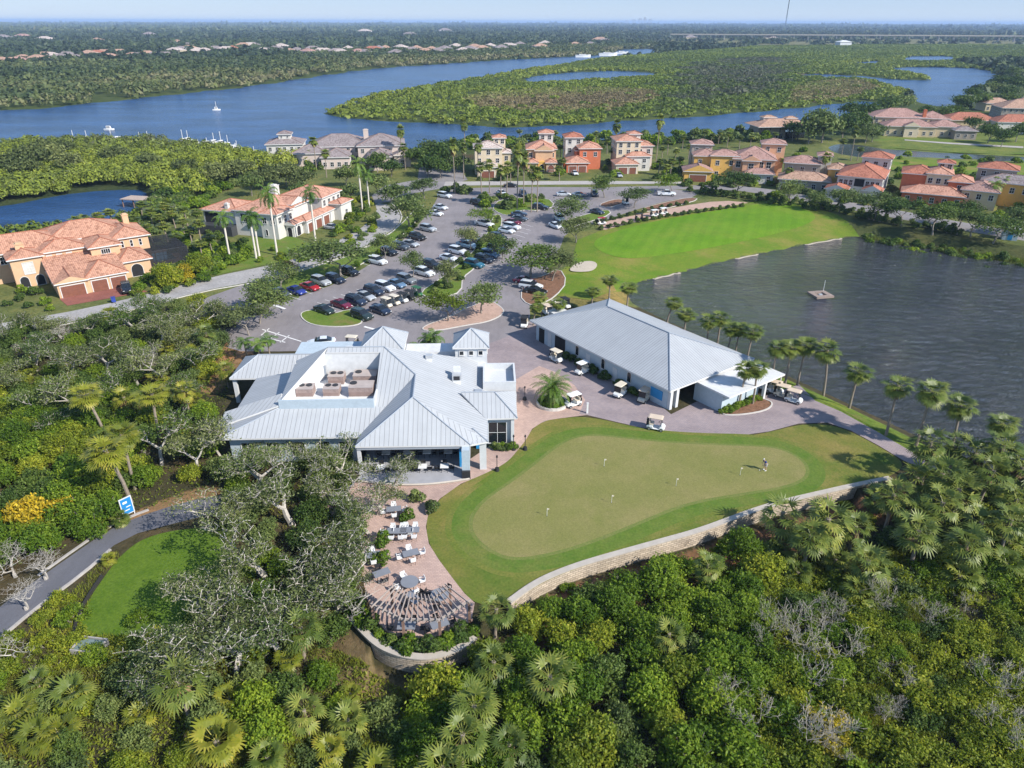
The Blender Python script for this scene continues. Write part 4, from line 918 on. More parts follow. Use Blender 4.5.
mb = MB(); mb.box(.4, cw - .4, .4, cd - .4, 0.0, .06); mb.build('pool_deck', M['pinkconc'], cage); mb = MB(); mb.box(2, cw - 2, 3, cd - 3, .062, .066); mb.build('pool_water', glass('pool_water', (.03, .16, .2), .1), cage)

# ---- the white villa
h = thing('house', 'white stucco villa with coral tile roofs and a big white chimney behind tall palms', 'house', (-60.2, 174.1, 0), R(-16)); t = TR('tile_coral'); w = M['st_white']
wing(h, -9.0, 3.2, 0.0, 14.0, 6.4, w, t, .36, wins='', floors=[]); wing(h, -1.0, 3.6, -1.2, 6, 6.3, w, t, .36, 'hh', 'y', wins='fr', floors=[3.8], step=1.7)
wing(h, -19.0, -9.05, 1.0, 11.0, 5.6, w, t, .34, wins='', floors=[])
mb = MB(); mb.box(-18.5, -14.6, .93, .99, 2.2, 4.9); mb.build('screened_balcony', M['dark'], h)
block(h, -19.3, -9, -2.2, .9, 0, 2.4, M['mesh'], 'screened_lanai')
for x in (-6.5, -3.4): win_part(h, x, 0, 3.6, 1.6, 1.9, 0, -1, M['trimwhite'], M['glass'], bars=(2, 1))
win_part(h, 0.4, -1.2, .8, .6, 1.2, 0, -1, M['trimwhite'], M['glass'], arch=True, bars=(0, 0))
wing(h, 3.25, 7.0, 6.0, 20.5, 3.2, w, t, .34, 'hh', 'y', wins='', over=.5); wing(h, 3.65, 6.0, 2.0, 6, 3.2, w, t, .4, 'gh', 'y', wins='')
win_part(h, 4.8, 2.0, .05, 1.2, 1.7, 0, -1, M['trimwhite'], M['dark'], 'arched_porch', bars=(0, 0), arch=True); win_part(h, 6.0, 4.0, .05, 1.6, 1.6, 1, 0, M['trimwhite'], M['dark'], 'arched_porch', bars=(0, 0), arch=True)
for y in (8.3, 12.2, 16.1): garage_part(h, 7.0, y, 2.8, 2.2, 1, 0, M['garage'])
for y in (6.3, 10.2, 14.1, 18.2): mb = MB(); mb.box(7.0, 7.35, y - .25, y + .25, 0, 2.7); mb.build('column', M['trimwhite'], h)
wing(h, -4, 3.0, 6.5, 12.5, 7.0, w, t, .38, 'gg', 'x', wins='r', floors=[4.0]); wing(h, -6, 5.6, 17.0, 27, 6.6, w, t, .36, wins='r', floors=[1, 4.2], step=2.2)
wing(h, 5.65, 9.0, 20.6, 26.5, 4.4, w, t, .34, wins='r')
chimney(h, -3.2, 9.5, 7.0, 10.6, 1.9, M['st_white']); chimney(h, -12.2, 1.9, 5.0, 7.0, .9, M['st_white'])
# ---- mauve roofed mansion on the river
h = thing('house', 'pale pink mansion with mauve roofs and square lantern tower by the river', 'house', (-84, 272, 0), R(9)); t = TR('tile_mauve', 'cap_dusty'); w = M['st_pink']
wing(h, -6.5, 6.5, 4, 15, 7.2, M['st_white'], t, .34, wins='fr', floors=[1.2, 4.9], ww=1.0, wh=1.2, step=2.1); wing(h, -2.2, 2.2, 7.4, 11.6, 10.3, M['st_white'], t, .36, wins='fr', z0=8.2, floors=[8.9], ww=.6, wh=.7, step=1.4)
wing(h, 3, 16, -2, 10, 4.6, w, t, .36, wins='f'); wing(h, 9, 31, 4, 20, 6.0, w, t, .40, wins='fr', floors=[1, 3.8])
wing(h, 27, 44, -2, 14, 6.8, w, t, .38, wins='fr', floors=[1, 4.3]); wing(h, 31, 39, -14, -2, 4.8, w, t, .42, wins='fr', step=2.2); wing(h, 14, 24, -9, 3, 4.2, w, t, .40, wins='fr', step=2.2)
wing(h, 40, 46, -8, 0, 4.2, w, t, .4, 'gh', 'y', wins='fr'); chimney(h, 30, 9, 7, 11, 1.8, M['st_pink'])
mb = MB()
for k in range(9): mb.box(-14 + k * 1.6, -13.1 + k * 1.6, -6, -5.6, 0, 3)
mb.box(-14.2, .1, -6.05, -5.55, 3.0, 3.5); mb.build('colonnade', M['trimwhite'], h)

# ---- the row along the street: (picture points of the front-left corner, angle, wings ...)
def house(px, ang, label):
    return thing('house', label, 'house', (*G(*px), 0), R(ang), 'houses along the street')
h = house((476, 178), 4, 'narrow cream house with pale sunlit tiles and small tower, first in the street row'); w = M['st_cream']; t = TR('tile_pale', 'cap_dusty')
wing(h, 0, 9.5, 6, 16, 9.0, w, t, .34, wins='f', floors=[1, 4, 6.8], step=2.2); wing(h, 1.0, 7.5, 0, 6, 3.6, w, t, .4, 'gh', 'y', wins=''); garage_part(h, 4.2, 0, 4.4, 2.2, 0, -1, M['garage'])
wing(h, 6.8, 11.0, 12, 17, 11.5, w, TR('tile_coral'), .34, wins='f', floors=[9.5], step=1.5); wing(h, 9.55, 12.5, 7, 13, 7.2, M['st_sand'], t, .34, wins='f', floors=[4.6])
h = house((527.5, 172), 0, 'bright orange house with a white tower and arched garages, second in the street row'); w = M['st_orange']; t = TR('tile_coral')
wing(h, 0, 10.4, 5, 17, 7.2, w, t, .40, wins='f', floors=[4.4], step=2.3); wing(h, .2, 3.6, 0, 4.95, 3.3, w, t, .42, 'hh', 'y', wins=''); wing(h, 6.8, 10.2, 0, 4.95, 3.3, w, t, .42, 'hh', 'y', wins='')
for x in (1.9, 8.5): win_part(h, x, 0, .04, 2.2, 1.3, 0, -1, M['trimwhite'], M['garage'], 'arched_garage', bars=(0, 2), arch=True)
block(h, 3.9, 6.6, 1.5, 4.99, 0, 3.3, M['st_yellow'], 'entry_porch'); win_part(h, 5.25, 1.5, .1, 1.5, 1.5, 0, -1, M['trimwhite'], M['dark'], 'arched_porch', arch=True, bars=(0, 0)); win_part(h, 5.2, 4.95, 4.0, 1.7, 1.3, 0, -1, M['trimwhite'], M['glass'], arch=True)
wing(h, 3.0, 9.2, 3.9, 9.0, 6.9, w, t, .5, 'gg', 'y', wins='', floors=[]); wing(h, 4.6, 9.6, 12.5, 18, 11.6, M['st_white'], t, .36, wins='fr', floors=[9.4], step=1.9)
h = house((569, 172.5), 3, 'rust red house with double garage and white rear tower, third in the street row'); w = M['st_red']; t = TR('tile_red')
wing(h, -.8, 7.0, 0, 9, 3.4, w, TR('tile_coral'), .40, wins=''); garage_part(h, 1.4, 0, 2.7, 2.2, 0, -1, M['garage']); garage_part(h, 4.8, 0, 2.7, 2.2, 0, -1, M['garage'])
wing(h, 4.5, 12.2, 6, 16, 7.4, w, TR('tile_coral'), .38, wins='fr', floors=[4.6], step=2.4); wing(h, 3.5, 8.0, 8, 13, 6.4, w, t, .38, wins='f', floors=[4.2]); wing(h, .2, 6.5, 13, 21, 10.2, M['st_white'], t, .36, wins='fl', floors=[5, 8.0], step=2.2)
h = house((617, 173), 3, 'tall cream house with coral roofs, fourth in the street row'); w = M['st_cream']; t = TR('tile_coral')
wing(h, -.6, 7.2, -1.5, 7, 3.4, w, t, .40, wins=''); garage_part(h, 1.8, -1.5, 3.2, 2.2, 0, -1, M['garage']); garage_part(h, 5.3, -1.5, 2.4, 2.2, 0, -1, M['garage'])
wing(h, 4.2, 12.6, 4, 9, 5.2, M['st_white'], t, .36, wins='f', floors=[1, 3.0], wh=1.2); wing(h, .8, 9.5, 7, 18, 10.0, w, t, .34, wins='fl', floors=[5.5, 7.8], step=2.4); wing(h, 8.2, 14.2, 8, 17, 8.2, M['st_pink'], t, .34, wins='fr', floors=[5.5], step=2.2); wing(h, 6.5, 10.5, 13, 18, 11.6, M['st_white'], t, .3, wins='f', floors=[10], wh=.8)
h = house((684, 181), -8, 'ochre yellow stepped house with dusty pink roofs, fifth in the street row'); w = M['st_yellow']; t = TR('tile_pink', 'cap_dusty')
wing(h, 0, 9.0, 0, 8, 3.5, w, t, .40, 'gh', 'y', wins=''); garage_part(h, 4.5, 0, 5.4, 2.2, 0, -1, M['garage'])
wing(h, 3.5, 11.5, 8, 17, 7.3, w, t, .36, wins='fl', floors=[4.6], step=2.6); wing(h, 9.0, 18.0, 6.5, 14, 7.7, w, t, .36, wins='fr', floors=[1, 4.6], step=2.8); wing(h, 3.0, 10.0, 15, 22, 10.0, M['st_taupe'], t, .34, wins='fl', floors=[7.4], step=2.2)
h = house((733, 180), -14, 'peach house with large pink hip roof, sixth in the street row'); w = M['st_peach']; t = TR('tile_pink', 'cap_dusty')
wing(h, -.5, 13.0, 2, 15, 7.0, w, t, .46, wins='r', floors=[1, 4.4], step=3); 
for x in (1.2, 3.4, 8.6, 11.0): win_part(h, x, 2.0, 4.2, 1.4, 1.9, 0, -1, M['trimwhite'], M['glass'], bars=(1, 1))
wing(h, 2.6, 8.0, .6, 4, 6.7, w, t, .5, 'gh', 'y', wins='', floors=[]); win_part(h, 5.3, .6, 4.1, 1.6, 1.5, 0, -1, M['trimwhite'], M['glass']); wing(h, 3.5, 12.6, -3.5, 2, 3.3, M['st_white'], t, .4, wins='f'); wing(h, 9.0, 16.6, 13, 20, 10.6, w, t, .34, wins='fl', floors=[8.0], step=2.4)
h = house((778, 189), -20, 'taupe house with low tan roofs and white tower, seventh in the street row'); w = M['st_taupe']; t = TR('tile_tan', 'cap_dusty')
wing(h, 0, 15, 0, 9, 3.6, w, t, .36, wins='f', doors=''); garage_part(h, 3.0, 0, 4.6, 2.2, 0, -1, M['garage']); wing(h, 1, 12, 9.05, 18, 7.2, w, TR('tile_pink', 'cap_dusty'), .36, wins='f', floors=[4.5], step=3); wing(h, 14.5, 20, 8, 16, 6.2, M['st_yellow'], t, .36, wins='f', floors=[3.8]); wing(h, 11.0, 15.0, 13, 19, 9.3, M['st_white'], TR('tile_pink', 'cap_dusty'), .34, wins='fr', floors=[7], step=2)
h = house((830, 199), -30, 'white house with wide red hip roof, eighth in the street row'); w = M['st_white']; t = TR('tile_red')
wing(h, .5, 13, 5, 22, 6.6, w, t, .40, wins='r', floors=[1, 4], step=2.6)
for x in (1.6, 3.0, 4.4, 9.0, 10.4, 11.8): win_part(h, x, 5, 4.0, .9, 1.5, 0, -1, M['trimwhite'], M['glass'])
mb = MB(); mb.box(5.4, 8.1, 4.93, 4.99, 3.8, 6.0); mb.build('balcony', M['dark'], h)
wing(h, -1.5, 4.2, -1.0, 5, 3.5, w, t, .4, 'gh', 'y', wins='f'); wing(h, 8.6, 13.4, .5, 5, 3.8, w, t, .5, 'gh', 'y', wins='f'); wing(h, 5.0, 13.2, 20.5, 28, 10.2, w, t, .36, wins='fr', floors=[7.6], step=2)
h = house((897, 200), -28, 'terracotta house with mixed cream walls and red tile roofs, ninth in the street row'); w = M['st_red']; t = TR('tile_red')
wing(h, 0, 9, 6, 17, 7.4, w, t, .34, wins='', floors=[]); wing(h, 6.5, 13, 5, 15, 8.0, M['st_cream'], TR('tile_coral'), .36, wins='f', floors=[1.2, 5.2], step=1.6); wing(h, 12.5, 18.5, 4, 13, 6.4, w, TR('tile_coral'), .36, wins='fr', floors=[3.9], step=3); wing(h, 1, 17, -3, 5, 3.5, w, TR('tile_coral'), .4, wins='f'); wing(h, 9, 13, 12, 16, 10.2, M['st_pink'], t, .36, wins='f', floors=[8.4], step=1.6)
h = house((958, 206), -34, 'tan and yellow house with long dusty roofs, tenth in the street row'); w = M['st_sand']; t = TR('tile_pink', 'cap_dusty')
wing(h, 0, 9, 0, 12, 5.2, w, t, .36, wins='fl', floors=[2.8]); wing(h, 4, 20, 9, 18, 6.6, M['st_yellow'], TR('tile_mauve', 'cap_dusty'), .36, wins='fr', floors=[3.9]); wing(h, 2, 12, 16, 24, 9.2, M['st_taupe'], TR('tile_red'), .34, wins='fl', floors=[6.9], step=2.4); wing(h, 18, 32, -2, 10, 5.8, M['st_cream'], t, .36, wins='fl')
# ---- beyond the creek
h = thing('house', 'open-sided river pavilion house with a wide tan hip roof on dark posts', 'house', (*G(760, 140), 0), R(6)); t = TR('tile_tan', 'cap_dusty')
mb = MB(); roof(mb, -2, 26, -1, 15, 6.0, .32); mb.build('roof', t, h); block(h, 0, 13, 3, 13, 0, 5.7, M['st_taupe']); block(h, 13.2, 24, 6, 13, 0, 3, M['glass'], 'glass_wall')
for x in (0, 4.5, 9, 13.6, 18, 24): mb = MB(); mb.box(x - .16, x + .16, 0, .32, 0, 5.75); mb.build('post', M['darkmetal'], h)
wing(h, 4, 10, 8, 12, 9.0, M['st_pink'], t, .34, wins='f', z0=6.5, floors=[], over=.4); wing(h, 14, 19, 6, 9, 8.8, M['st_pink'], t, .4, wins='', z0=6.5, floors=[], over=.4)
for k in range(5): win_part(h, 1.6 + k * 2.4, 3, .4, 1.6, 2.3, 0, -1, M['trimwhite'], M['glass'])
h = thing('house', 'long low pink-roofed mansion on the lawn beyond the creek', 'house', (*G(884, 135), 0), R(-12)); t = TR('tile_pink', 'cap_dusty'); w = M['st_sand']
wing(h, 0, 22, 0, 12, 4.6, w, t, .40, wins='f'); wing(h, -3, 22, 12.5, 30, 7.2, w, t, .36, wins='fl', floors=[4.6]); wing(h, 20, 34, 1, 13, 4.8, w, t, .36, wins='f'); wing(h, 29, 38, -5, 3, 4.0, M['st_taupe'], TR('tile_mauve', 'cap_dusty'), .36, wins='fr'); wing(h, 8, 14, -2, 1, 5.0, M['st_cream'], t, .5, 'gh', 'y', wins='f'); wing(h, 18, 31, 12.9, 26, 7.0, w, t, .4, wins='fr', floors=[4.6]); chimney(h, 19.5, 13.5, 5, 10.5, 1.4, M['st_red'])
h = thing('house', 'red-roofed house with a white gable end beyond the creek', 'house', (*G(950, 131), 0), R(-8)); t = TR('tile_red')
wing(h, 0, 24, 6, 20, 5.0, M['st_sand'], t, .4, wins='f'); wing(h, 20, 36, -2, 10, 5.4, M['st_white'], t, .45, 'hg', 'x', wins='fr'); wing(h, 36.2, 42, -8, 12, 5.2, M['st_white'], t, .45, 'gh', 'y', wins='fr')
h = thing('house', 'grey-tan roofed house standing among dark trees at the lagoon', 'house', (*G(1000, 118), 0), R(-14)); t = TR('tile_tan', 'cap_dusty')
wing(h, 0, 26, 0, 18, 6.0, M['st_taupe'], t, .42, wins='fl'); wing(h, 10, 30, 14, 28, 7.0, M['st_taupe'], t, .4, wins='f')
h = thing('house', 'tan cottage roof at the far bend beside the lagoon trees', 'house', (*G(985, 110), 0), R(-4)); wing(h, 0, 16, 0, 12, 4.6, M['st_sand'], TR('tile_tan', 'cap_dusty'), .4, wins='f')
# ================================================================== VEGETATION: shapes
LEAF = {
 'bright': leafmat('bright_leaves', [(0, (0.055, 0.098, 0.009)), (0.5, (0.140, 0.230, 0.017)), (1, (0.28, 0.36, 0.028))], trans=.45),
 'yellow': leafmat('yellow_green_leaves', [(0, (0.080, 0.110, 0.010)), (0.5, (0.185, 0.245, 0.019)), (1, (0.38, 0.39, 0.038))], trans=.45),
 'dark': leafmat('dark_leaves', [(0, (0.034, 0.062, 0.012)), (0.5, (0.080, 0.135, 0.023)), (1, (0.150, 0.205, 0.038))], trans=.36),
 'olive': leafmat('olive_leaves', [(0, (0.056, 0.082, 0.022)), (0.5, (0.132, 0.185, 0.048)), (1, (0.25, 0.30, 0.09))], trans=.4),
 'grey': leafmat('grey_green_leaves', [(0, (0.066, 0.084, 0.026)), (0.5, (0.155, 0.185, 0.062)), (1, (0.26, 0.285, 0.115))], trans=.34, spec=.12),
 'gold': leafmat('golden_flowers', [(0, (0.16, 0.14, 0.012)), (0.45, (0.32, 0.26, 0.016)), (1, (0.62, 0.44, 0.02))]),
 'rust': leafmat('rusty_leaves', [(0, (0.10, 0.05, 0.025)), (0.5, (0.24, 0.12, 0.055)), (1, (0.33, 0.19, 0.09))]),
 'palm': leafmat('palm_fronds', [(0, (0.055, 0.090, 0.016)), (0.5, (0.125, 0.170, 0.028)), (0.85, (0.25, 0.265, 0.05)), (1, (0.38, 0.31, 0.08))], rough=.45, spec=.35),
 'palmy': leafmat('yellowing_fronds', [(0, (0.085, 0.110, 0.014)), (0.5, (0.20, 0.225, 0.022)), (0.85, (0.33, 0.30, 0.04)), (1, (0.48, 0.35, 0.055))], rough=.45, spec=.35),
 'feather': leafmat('feather_fronds', [(0, (0.045, 0.090, 0.013)), (0.5, (0.105, 0.19, 0.024)), (1, (0.21, 0.28, 0.045))], rough=.45, spec=.35),
}
M['deadfrond'] = leafmat('dead_fronds', [(0, (0.10, 0.065, 0.03)), (0.5, (0.21, 0.145, 0.07)), (1, (0.34, 0.26, 0.14))], trans=.15)
M['bark'] = plain('grey_bark', (0.24, 0.21, 0.18), 0.95, 0.25, 1.5, bump=.5, bscale=10); M['palebark'] = plain('pale_lichen_bark', (0.40, 0.365, 0.32), 0.95, 0.25, 1.2, bump=.4, bscale=10)
M['palmtrunk'] = plain('palm_trunk', (0.25, 0.205, 0.16), 0.95, 0.2, 2.0, bump=.6, bscale=9); M['royaltrunk'] = plain('smooth_palm_trunk', (0.60, 0.54, 0.47), 0.85, 0.1, 1.5); M['twig'] = plain('dry_grey_twigs', (0.33, 0.295, 0.245), 0.95, .25, 2.0)
M['crownshaft'] = plain('green_crownshaft', (0.12, 0.20, 0.035), 0.5, 0.1)
M['boots'] = plain('brown_palm_boots', (0.17, 0.115, 0.07), 0.95, .25, 3)

def unit(a): return a / (np.linalg.norm(a, axis=-1, keepdims=True) + 1e-9)
def cards(rng, C, Nn, size, asp=0.6):
    """one pointed leaf-spray per point: C centres, Nn facing, size per leaf -> V, F"""
    n = len(C); r = unit(rng.normal(size=(n, 3))); t = unit(np.cross(Nn, r)); b = np.cross(Nn, t); s = np.asarray(size).reshape(-1, 1) * np.ones((n, 1))
    V = np.stack([C + t * s, C + b * s * asp, C - t * s * .9, C - b * s * asp], 1).reshape(-1, 3)
    return V, np.arange(4 * n).reshape(n, 4)

def crown_lobes(seed, rx, rz, z0, nl, n, leaf, lobe=(.34, .52), flat=.0, jag=.25, gap=0.0):
    """crown of overlapping uneven leaf clumps, hollow and open; returns V, F, tint"""
    rng = np.random.default_rng(seed); C = []; 
    while len(C) < nl:
        p = rng.uniform(-1, 1, 3); p[2] = abs(p[2]) if flat == 0 else p[2] * .6
        if np.linalg.norm(p) < 1: C.append(p * .66)
    C = np.array(C) * [rx, rx, rz]; rl = rng.uniform(*lobe, nl) * min(rx, rz * 1.3); lt = rng.uniform(-.22, .22, nl)
    k = rng.choice(nl, n * 2, p=rl ** 2 / (rl ** 2).sum()); d = unit(rng.normal(size=(n * 2, 3))); d[:, 2] = np.where(d[:, 2] < -.35, -d[:, 2] * .5, d[:, 2]); d = unit(d)
    rr = rl[k] * rng.uniform(.72, 1.0 + jag, n * 2); Pp = C[k] + d * rr[:, None] * [1, 1, .85]
    dm = np.min(np.linalg.norm(Pp[:, None, :] - C[None], axis=2) / rl[None] + np.where(np.arange(nl)[None] == k[:, None], 9, 0), axis=1)
    ok = dm > .78
    if gap: ok &= (np.sin(Pp[:, 0] * 2.3 / rx * 2 + seed) * np.sin(Pp[:, 1] * 2.1 / rx * 2 + seed * 2) * np.sin(Pp[:, 2] * 2.0 / rx * 2) < gap)
    Pp, d, k = Pp[ok][:n], d[ok][:n], k[ok][:n]
    Nn = unit(d * .9 + rng.normal(size=d.shape) * .55 + [0, 0, .35]); Pp[:, 2] += z0
    V, Fq = cards(rng, Pp, Nn, leaf * rng.uniform(.6, 1.35, len(Pp)))
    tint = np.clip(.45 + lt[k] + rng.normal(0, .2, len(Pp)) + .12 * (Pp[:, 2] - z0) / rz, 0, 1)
    return V, Fq, tint

def sprig_crown(seed, rx, rz, z0, nl, n, leaf, lobe=(.30, .5), per=8, ln=.65, up=.55):
    """bush crown: leaves set along short shoots that leave uneven lobes, so the outline is ragged"""
    rng = np.random.default_rng(seed); C = []
    while len(C) < nl:
        p = rng.uniform(-1, 1, 3); p[2] = abs(p[2])
        if np.linalg.norm(p) < 1: C.append(p * .72)
    C = np.array(C) * [rx, rx, rz]; rl = rng.uniform(*lobe, nl) * min(rx, rz * 1.3); lt = rng.uniform(-.25, .25, nl)
    m = n // per; k = rng.choice(nl, m * 2, p=rl ** 2 / (rl ** 2).sum()); d = unit(rng.normal(size=(m * 2, 3))); d[:, 2] = np.where(d[:, 2] < -.25, -d[:, 2] * .5, d[:, 2]); d = unit(d)
    B = C[k] + d * rl[k][:, None] * rng.uniform(.55, .95, (m * 2, 1)); dm = np.min(np.linalg.norm(B[:, None] - C[None], axis=2) / rl[None] + np.where(np.arange(nl)[None] == k[:, None], 9, 0), axis=1)
    ok = dm > .62; B, d, k = B[ok][:m], d[ok][:m], k[ok][:m]; m = len(B)
    sd = unit(d * .8 + rng.normal(size=d.shape) * .35 + [0, 0, up]); L_ = ln * rng.uniform(.5, 1.3, m)
    t = (np.arange(per) + .6) / per; Pp = B[:, None] + sd[:, None] * (L_[:, None] * t[None])[..., None]; Pp = Pp + rng.normal(size=Pp.shape) * leaf * .75
    Nn = unit(rng.normal(size=Pp.shape) * .75 + d[:, None] * .55 + [0, 0, .5]); Pp = Pp.reshape(-1, 3); Nn = Nn.reshape(-1, 3); Pp[:, 2] += z0
    V, Fq = cards(rng, Pp, Nn, leaf * rng.uniform(.65, 1.3, len(Pp)), .5)
    st = rng.normal(0, .13, m); tint = np.clip(.40 + np.repeat(lt[k] + st, per) + np.tile(t * .22, m) + rng.normal(0, .1, m * per), 0, 1)
    return V, Fq, tint

def limbs(seed, h, spread, mb, levels=4, r0=.22, nb=(2, 4), tip_r=.012, sides=5, up=.5, trunk=.28, wig=.18):
    """branching limbs; returns tips"""
    rng = random.Random(seed); tips = []
    def grow(p, d, l, r, lev):
        n = 3; pts = [p]; dd = d.copy()
        for k in range(n):
            dd = (dd + Vector((rng.uniform(-1, 1), rng.uniform(-1, 1), rng.uniform(-.6, .8))) * wig).normalized(); pts.append(pts[-1] + dd * l / n)
        r1 = max(tip_r, r * .62); mb.tube(pts, [r + (r1 - r) * k / n for k in range(n + 1)], max(3, sides - (levels - lev) // 2 if lev < 2 else sides), 0, False)
        if lev == 0: tips.append(pts[-1]); tips.append(pts[-2]); return
        m = rng.randint(*nb)
        for k in range(m):
            a = 2 * math.pi * (k + rng.random() * .8) / m
            side = Vector((math.cos(a), math.sin(a), 0)); nd = (dd * .55 + side * spread + Vector((0, 0, up * rng.uniform(-.3, 1)))).normalized()
            q = pts[-1] if k < 2 else pts[-2]
            grow(q, nd, l * rng.uniform(.62, .88), r1 * .85, lev - 1)
        if lev <= 1: tips.append(pts[-1])
    grow(Vector((0, 0, -.3)), Vector((0, 0, 1)), h * trunk, r0, levels)
    return tips

def oak_mesh(seed, h, spread, n_per, leaf, levels=4, r0=.25, cl=.75, **k):
    mb = MB(); tips = limbs(seed, h, spread, mb, levels, r0, **k); rng = np.random.default_rng(seed)
    T = np.array([tuple(t) for t in tips]); T = np.repeat(T, n_per, 0); off = rng.normal(size=T.shape) * [cl, cl, cl * .55]
    Pp = T + off; Nn = unit(off * .6 + rng.normal(size=off.shape) * .7 + [0, 0, .7]); V, Fq = cards(rng, Pp, Nn, leaf * rng.uniform(.6, 1.3, len(Pp)), .5)
    lt = np.repeat(rng.uniform(-.2, .2, len(tips)), n_per)
    return mb, V, Fq, np.clip(.45 + lt + rng.normal(0, .2, len(Pp)), 0, 1)

def fan_crown(seed, z, n, pet, blade, lo=-55, hi=75, segs=11, tb=.45, width=.10, droop=.35):
    """cabbage palm: folded fans on stalks, arching outwards"""
    rng = random.Random(seed); V, Fq, Tn = [], [], []
    def quad(a, b, c, d, t): i = len(V); V.extend([a, b, c, d]); Fq.append((i, i + 1, i + 2, i + 3)); Tn.append(t)
    for k in range(n):
        az = k * 2.39996 + rng.uniform(-.25, .25); f = (k + .5) / n; el = R(hi + (lo - hi) * f ** .85 + rng.uniform(-15, 12)); L1 = pet * rng.uniform(.7, 1.25) * (.75 if el > R(55) else 1)
        out = Vector((math.cos(az), math.sin(az), 0)); side = Vector((-math.sin(az), math.cos(az), 0))
        d0 = (out * math.cos(el) + Vector((0, 0, math.sin(el)))).normalized(); p0 = Vector((0, 0, z)); p1 = p0 + d0 * L1; d1 = (d0 + Vector((0, 0, -.30))).normalized()
        quad(p0 + side * .03, p0 - side * .03, p1 - side * .022, p1 + side * .022, .75)
        upv = d1.cross(side).normalized(); upv = upv if upv.z > 0 else -upv; B = blade * rng.uniform(.85, 1.15); tt = min(1, max(0, tb + rng.uniform(-.22, .22) + .35 * max(0, f - .6)))
        for s in range(segs):
            u = -1 + 2 * s / (segs - 1); an = u * R(80); dd = (d1 * math.cos(an) + side * math.sin(an) + upv * (.22 * abs(u) - .05)).normalized(); ln = B * (1 - .28 * abs(u)) * rng.uniform(.9, 1.1)
            m1 = p1 + dd * ln * .55; e = m1 + (dd + Vector((0, 0, -droop * rng.uniform(.5, 1.6)))).normalized() * ln * .5; w = side * math.cos(an) - d1 * math.sin(an); w1 = w * (width * (1.0 if segs > 8 else 1.5))
            t2 = min(1, max(0, tt + rng.uniform(-.12, .12)))
            quad(p1 + w1 * .25, p1 - w1 * .25, m1 - w1, m1 + w1, t2); quad(m1 + w1, m1 - w1, e - w1 * .22, e + w1 * .22, min(1, t2 + .12))
    return np.array([tuple(v) for v in V]), np.array(Fq), np.array(Tn)

def feather_crown(seed, z, n, L_, nl=16, lo=-30, hi=78, leaf=.75, droop=1.0, wl=.05, tb=.5):
    rng = random.Random(seed); V, Fq, Tn = [], [], []
    def quad(a, b, c, d, t): i = len(V); V.extend([a, b, c, d]); Fq.append((i, i + 1, i + 2, i + 3)); Tn.append(t)
    for k in range(n):
        az = k * 2.39996 + rng.uniform(-.2, .2); f = (k + .5) / n; el = R(hi + (lo - hi) * f + rng.uniform(-6, 6)); p = Vector((0, 0, z)); out = Vector((math.cos(az), math.sin(az), 0)); side = Vector((-math.sin(az), math.cos(az), 0)); l = L_ * rng.uniform(.85, 1.1); tt = min(1, max(0, tb + rng.uniform(-.25, .25)))
        for s in range(nl):
            el -= droop * 1.25 / nl * (1 + .8 * s / nl); d = out * math.cos(el) + Vector((0, 0, math.sin(el))); q = p + d * l / nl
            quad(p + side * .025, p - side * .025, q - side * .02, q + side * .02, .8)
            if s > 1:
                ll = leaf * (math.sin(math.pi * min(1, (s + 1.5) / (nl + 2))) ** .6) * rng.uniform(.85, 1.1); up = d.cross(side); up = up if up.z > 0 else -up
                for sg in (-1, 1):
                    dd = (side * sg + d * .55 + up * rng.uniform(-.1, .35)).normalized(); m1 = p + dd * ll * .5; e = m1 + (dd + Vector((0, 0, -.75))).normalized() * ll * .5; t2 = min(1, max(0, tt + rng.uniform(-.1, .15)))
                    quad(p + d * wl, p - d * wl, m1 - d * wl, m1 + d * wl, t2); quad(m1 + d * wl, m1 - d * wl, e - d * .01, e + d * .01, min(1, t2 + .1))
            p = q
    return np.array([tuple(v) for v in V]), np.array(Fq), np.array(Tn)

# ------------------------------------------------------------------ prototypes (each is later moved to, or copied at, its places)
PROTO = {}
def finish(kind, name, parts, cat):
    t = thing(name, 'x', cat); t.location = (0, -5000, 0)
    for p in parts: p.parent = t
    PROTO.setdefault(kind, []).append([t, False]); return t
def bush(kind, seed, rx, rz, n, leaf, mat='bright', nl=9, name='shrub', z0=.35, cat='shrub', sprig=True, **k):
    V, Fq, tn = (sprig_crown if sprig else crown_lobes)(seed, rx, rz, z0, nl, n, leaf, **k); c = npmesh('crown', V, Fq, LEAF[mat], tn)
    mb = MB(); rng = random.Random(seed)
    for j in range(5): a = rng.uniform(0, 6.28); mb.tube([(0, 0, -.4), (math.cos(a) * rx * .25, math.sin(a) * rx * .25, rz * .4), (math.cos(a) * rx * .5, math.sin(a) * rx * .5, rz * .85)], [.07, .05, .02], 4, 0, False)
    finish(kind, name, [c, mb.build('stem', M['bark'])], cat)
for s in range(6): bush('bush', 100 + s, 2.1, 2.7, 4200, .155, nl=11)            # near thickets
for s in range(3): bush('bushbig', 120 + s, 3.0, 3.8, 6600, .17, nl=17)
for s in range(4): bush('scrub', 140 + s, 1.9, .75, 2600, .11, nl=12, z0=.1, ln=.55, up=.9, lobe=(.22, .42))
for s in range(3): bush('farbush', 160 + s, 2.2, 2.4, 520, .36, nl=9, sprig=False)
for s in range(2): bush('gardenshrub', 180 + s, 1.0, 1.1, 560, .13, nl=6, sprig=False)
def oak(kind, seed, h, spread, n_per, leaf, mat, bark, name='oak_tree', **k):
    mb, V, Fq, tn = oak_mesh(seed, h, spread, n_per, leaf, **k)
    finish(kind, name, [npmesh('crown', V, Fq, LEAF[mat], tn), mb.build('trunk', M[bark])], 'tree')
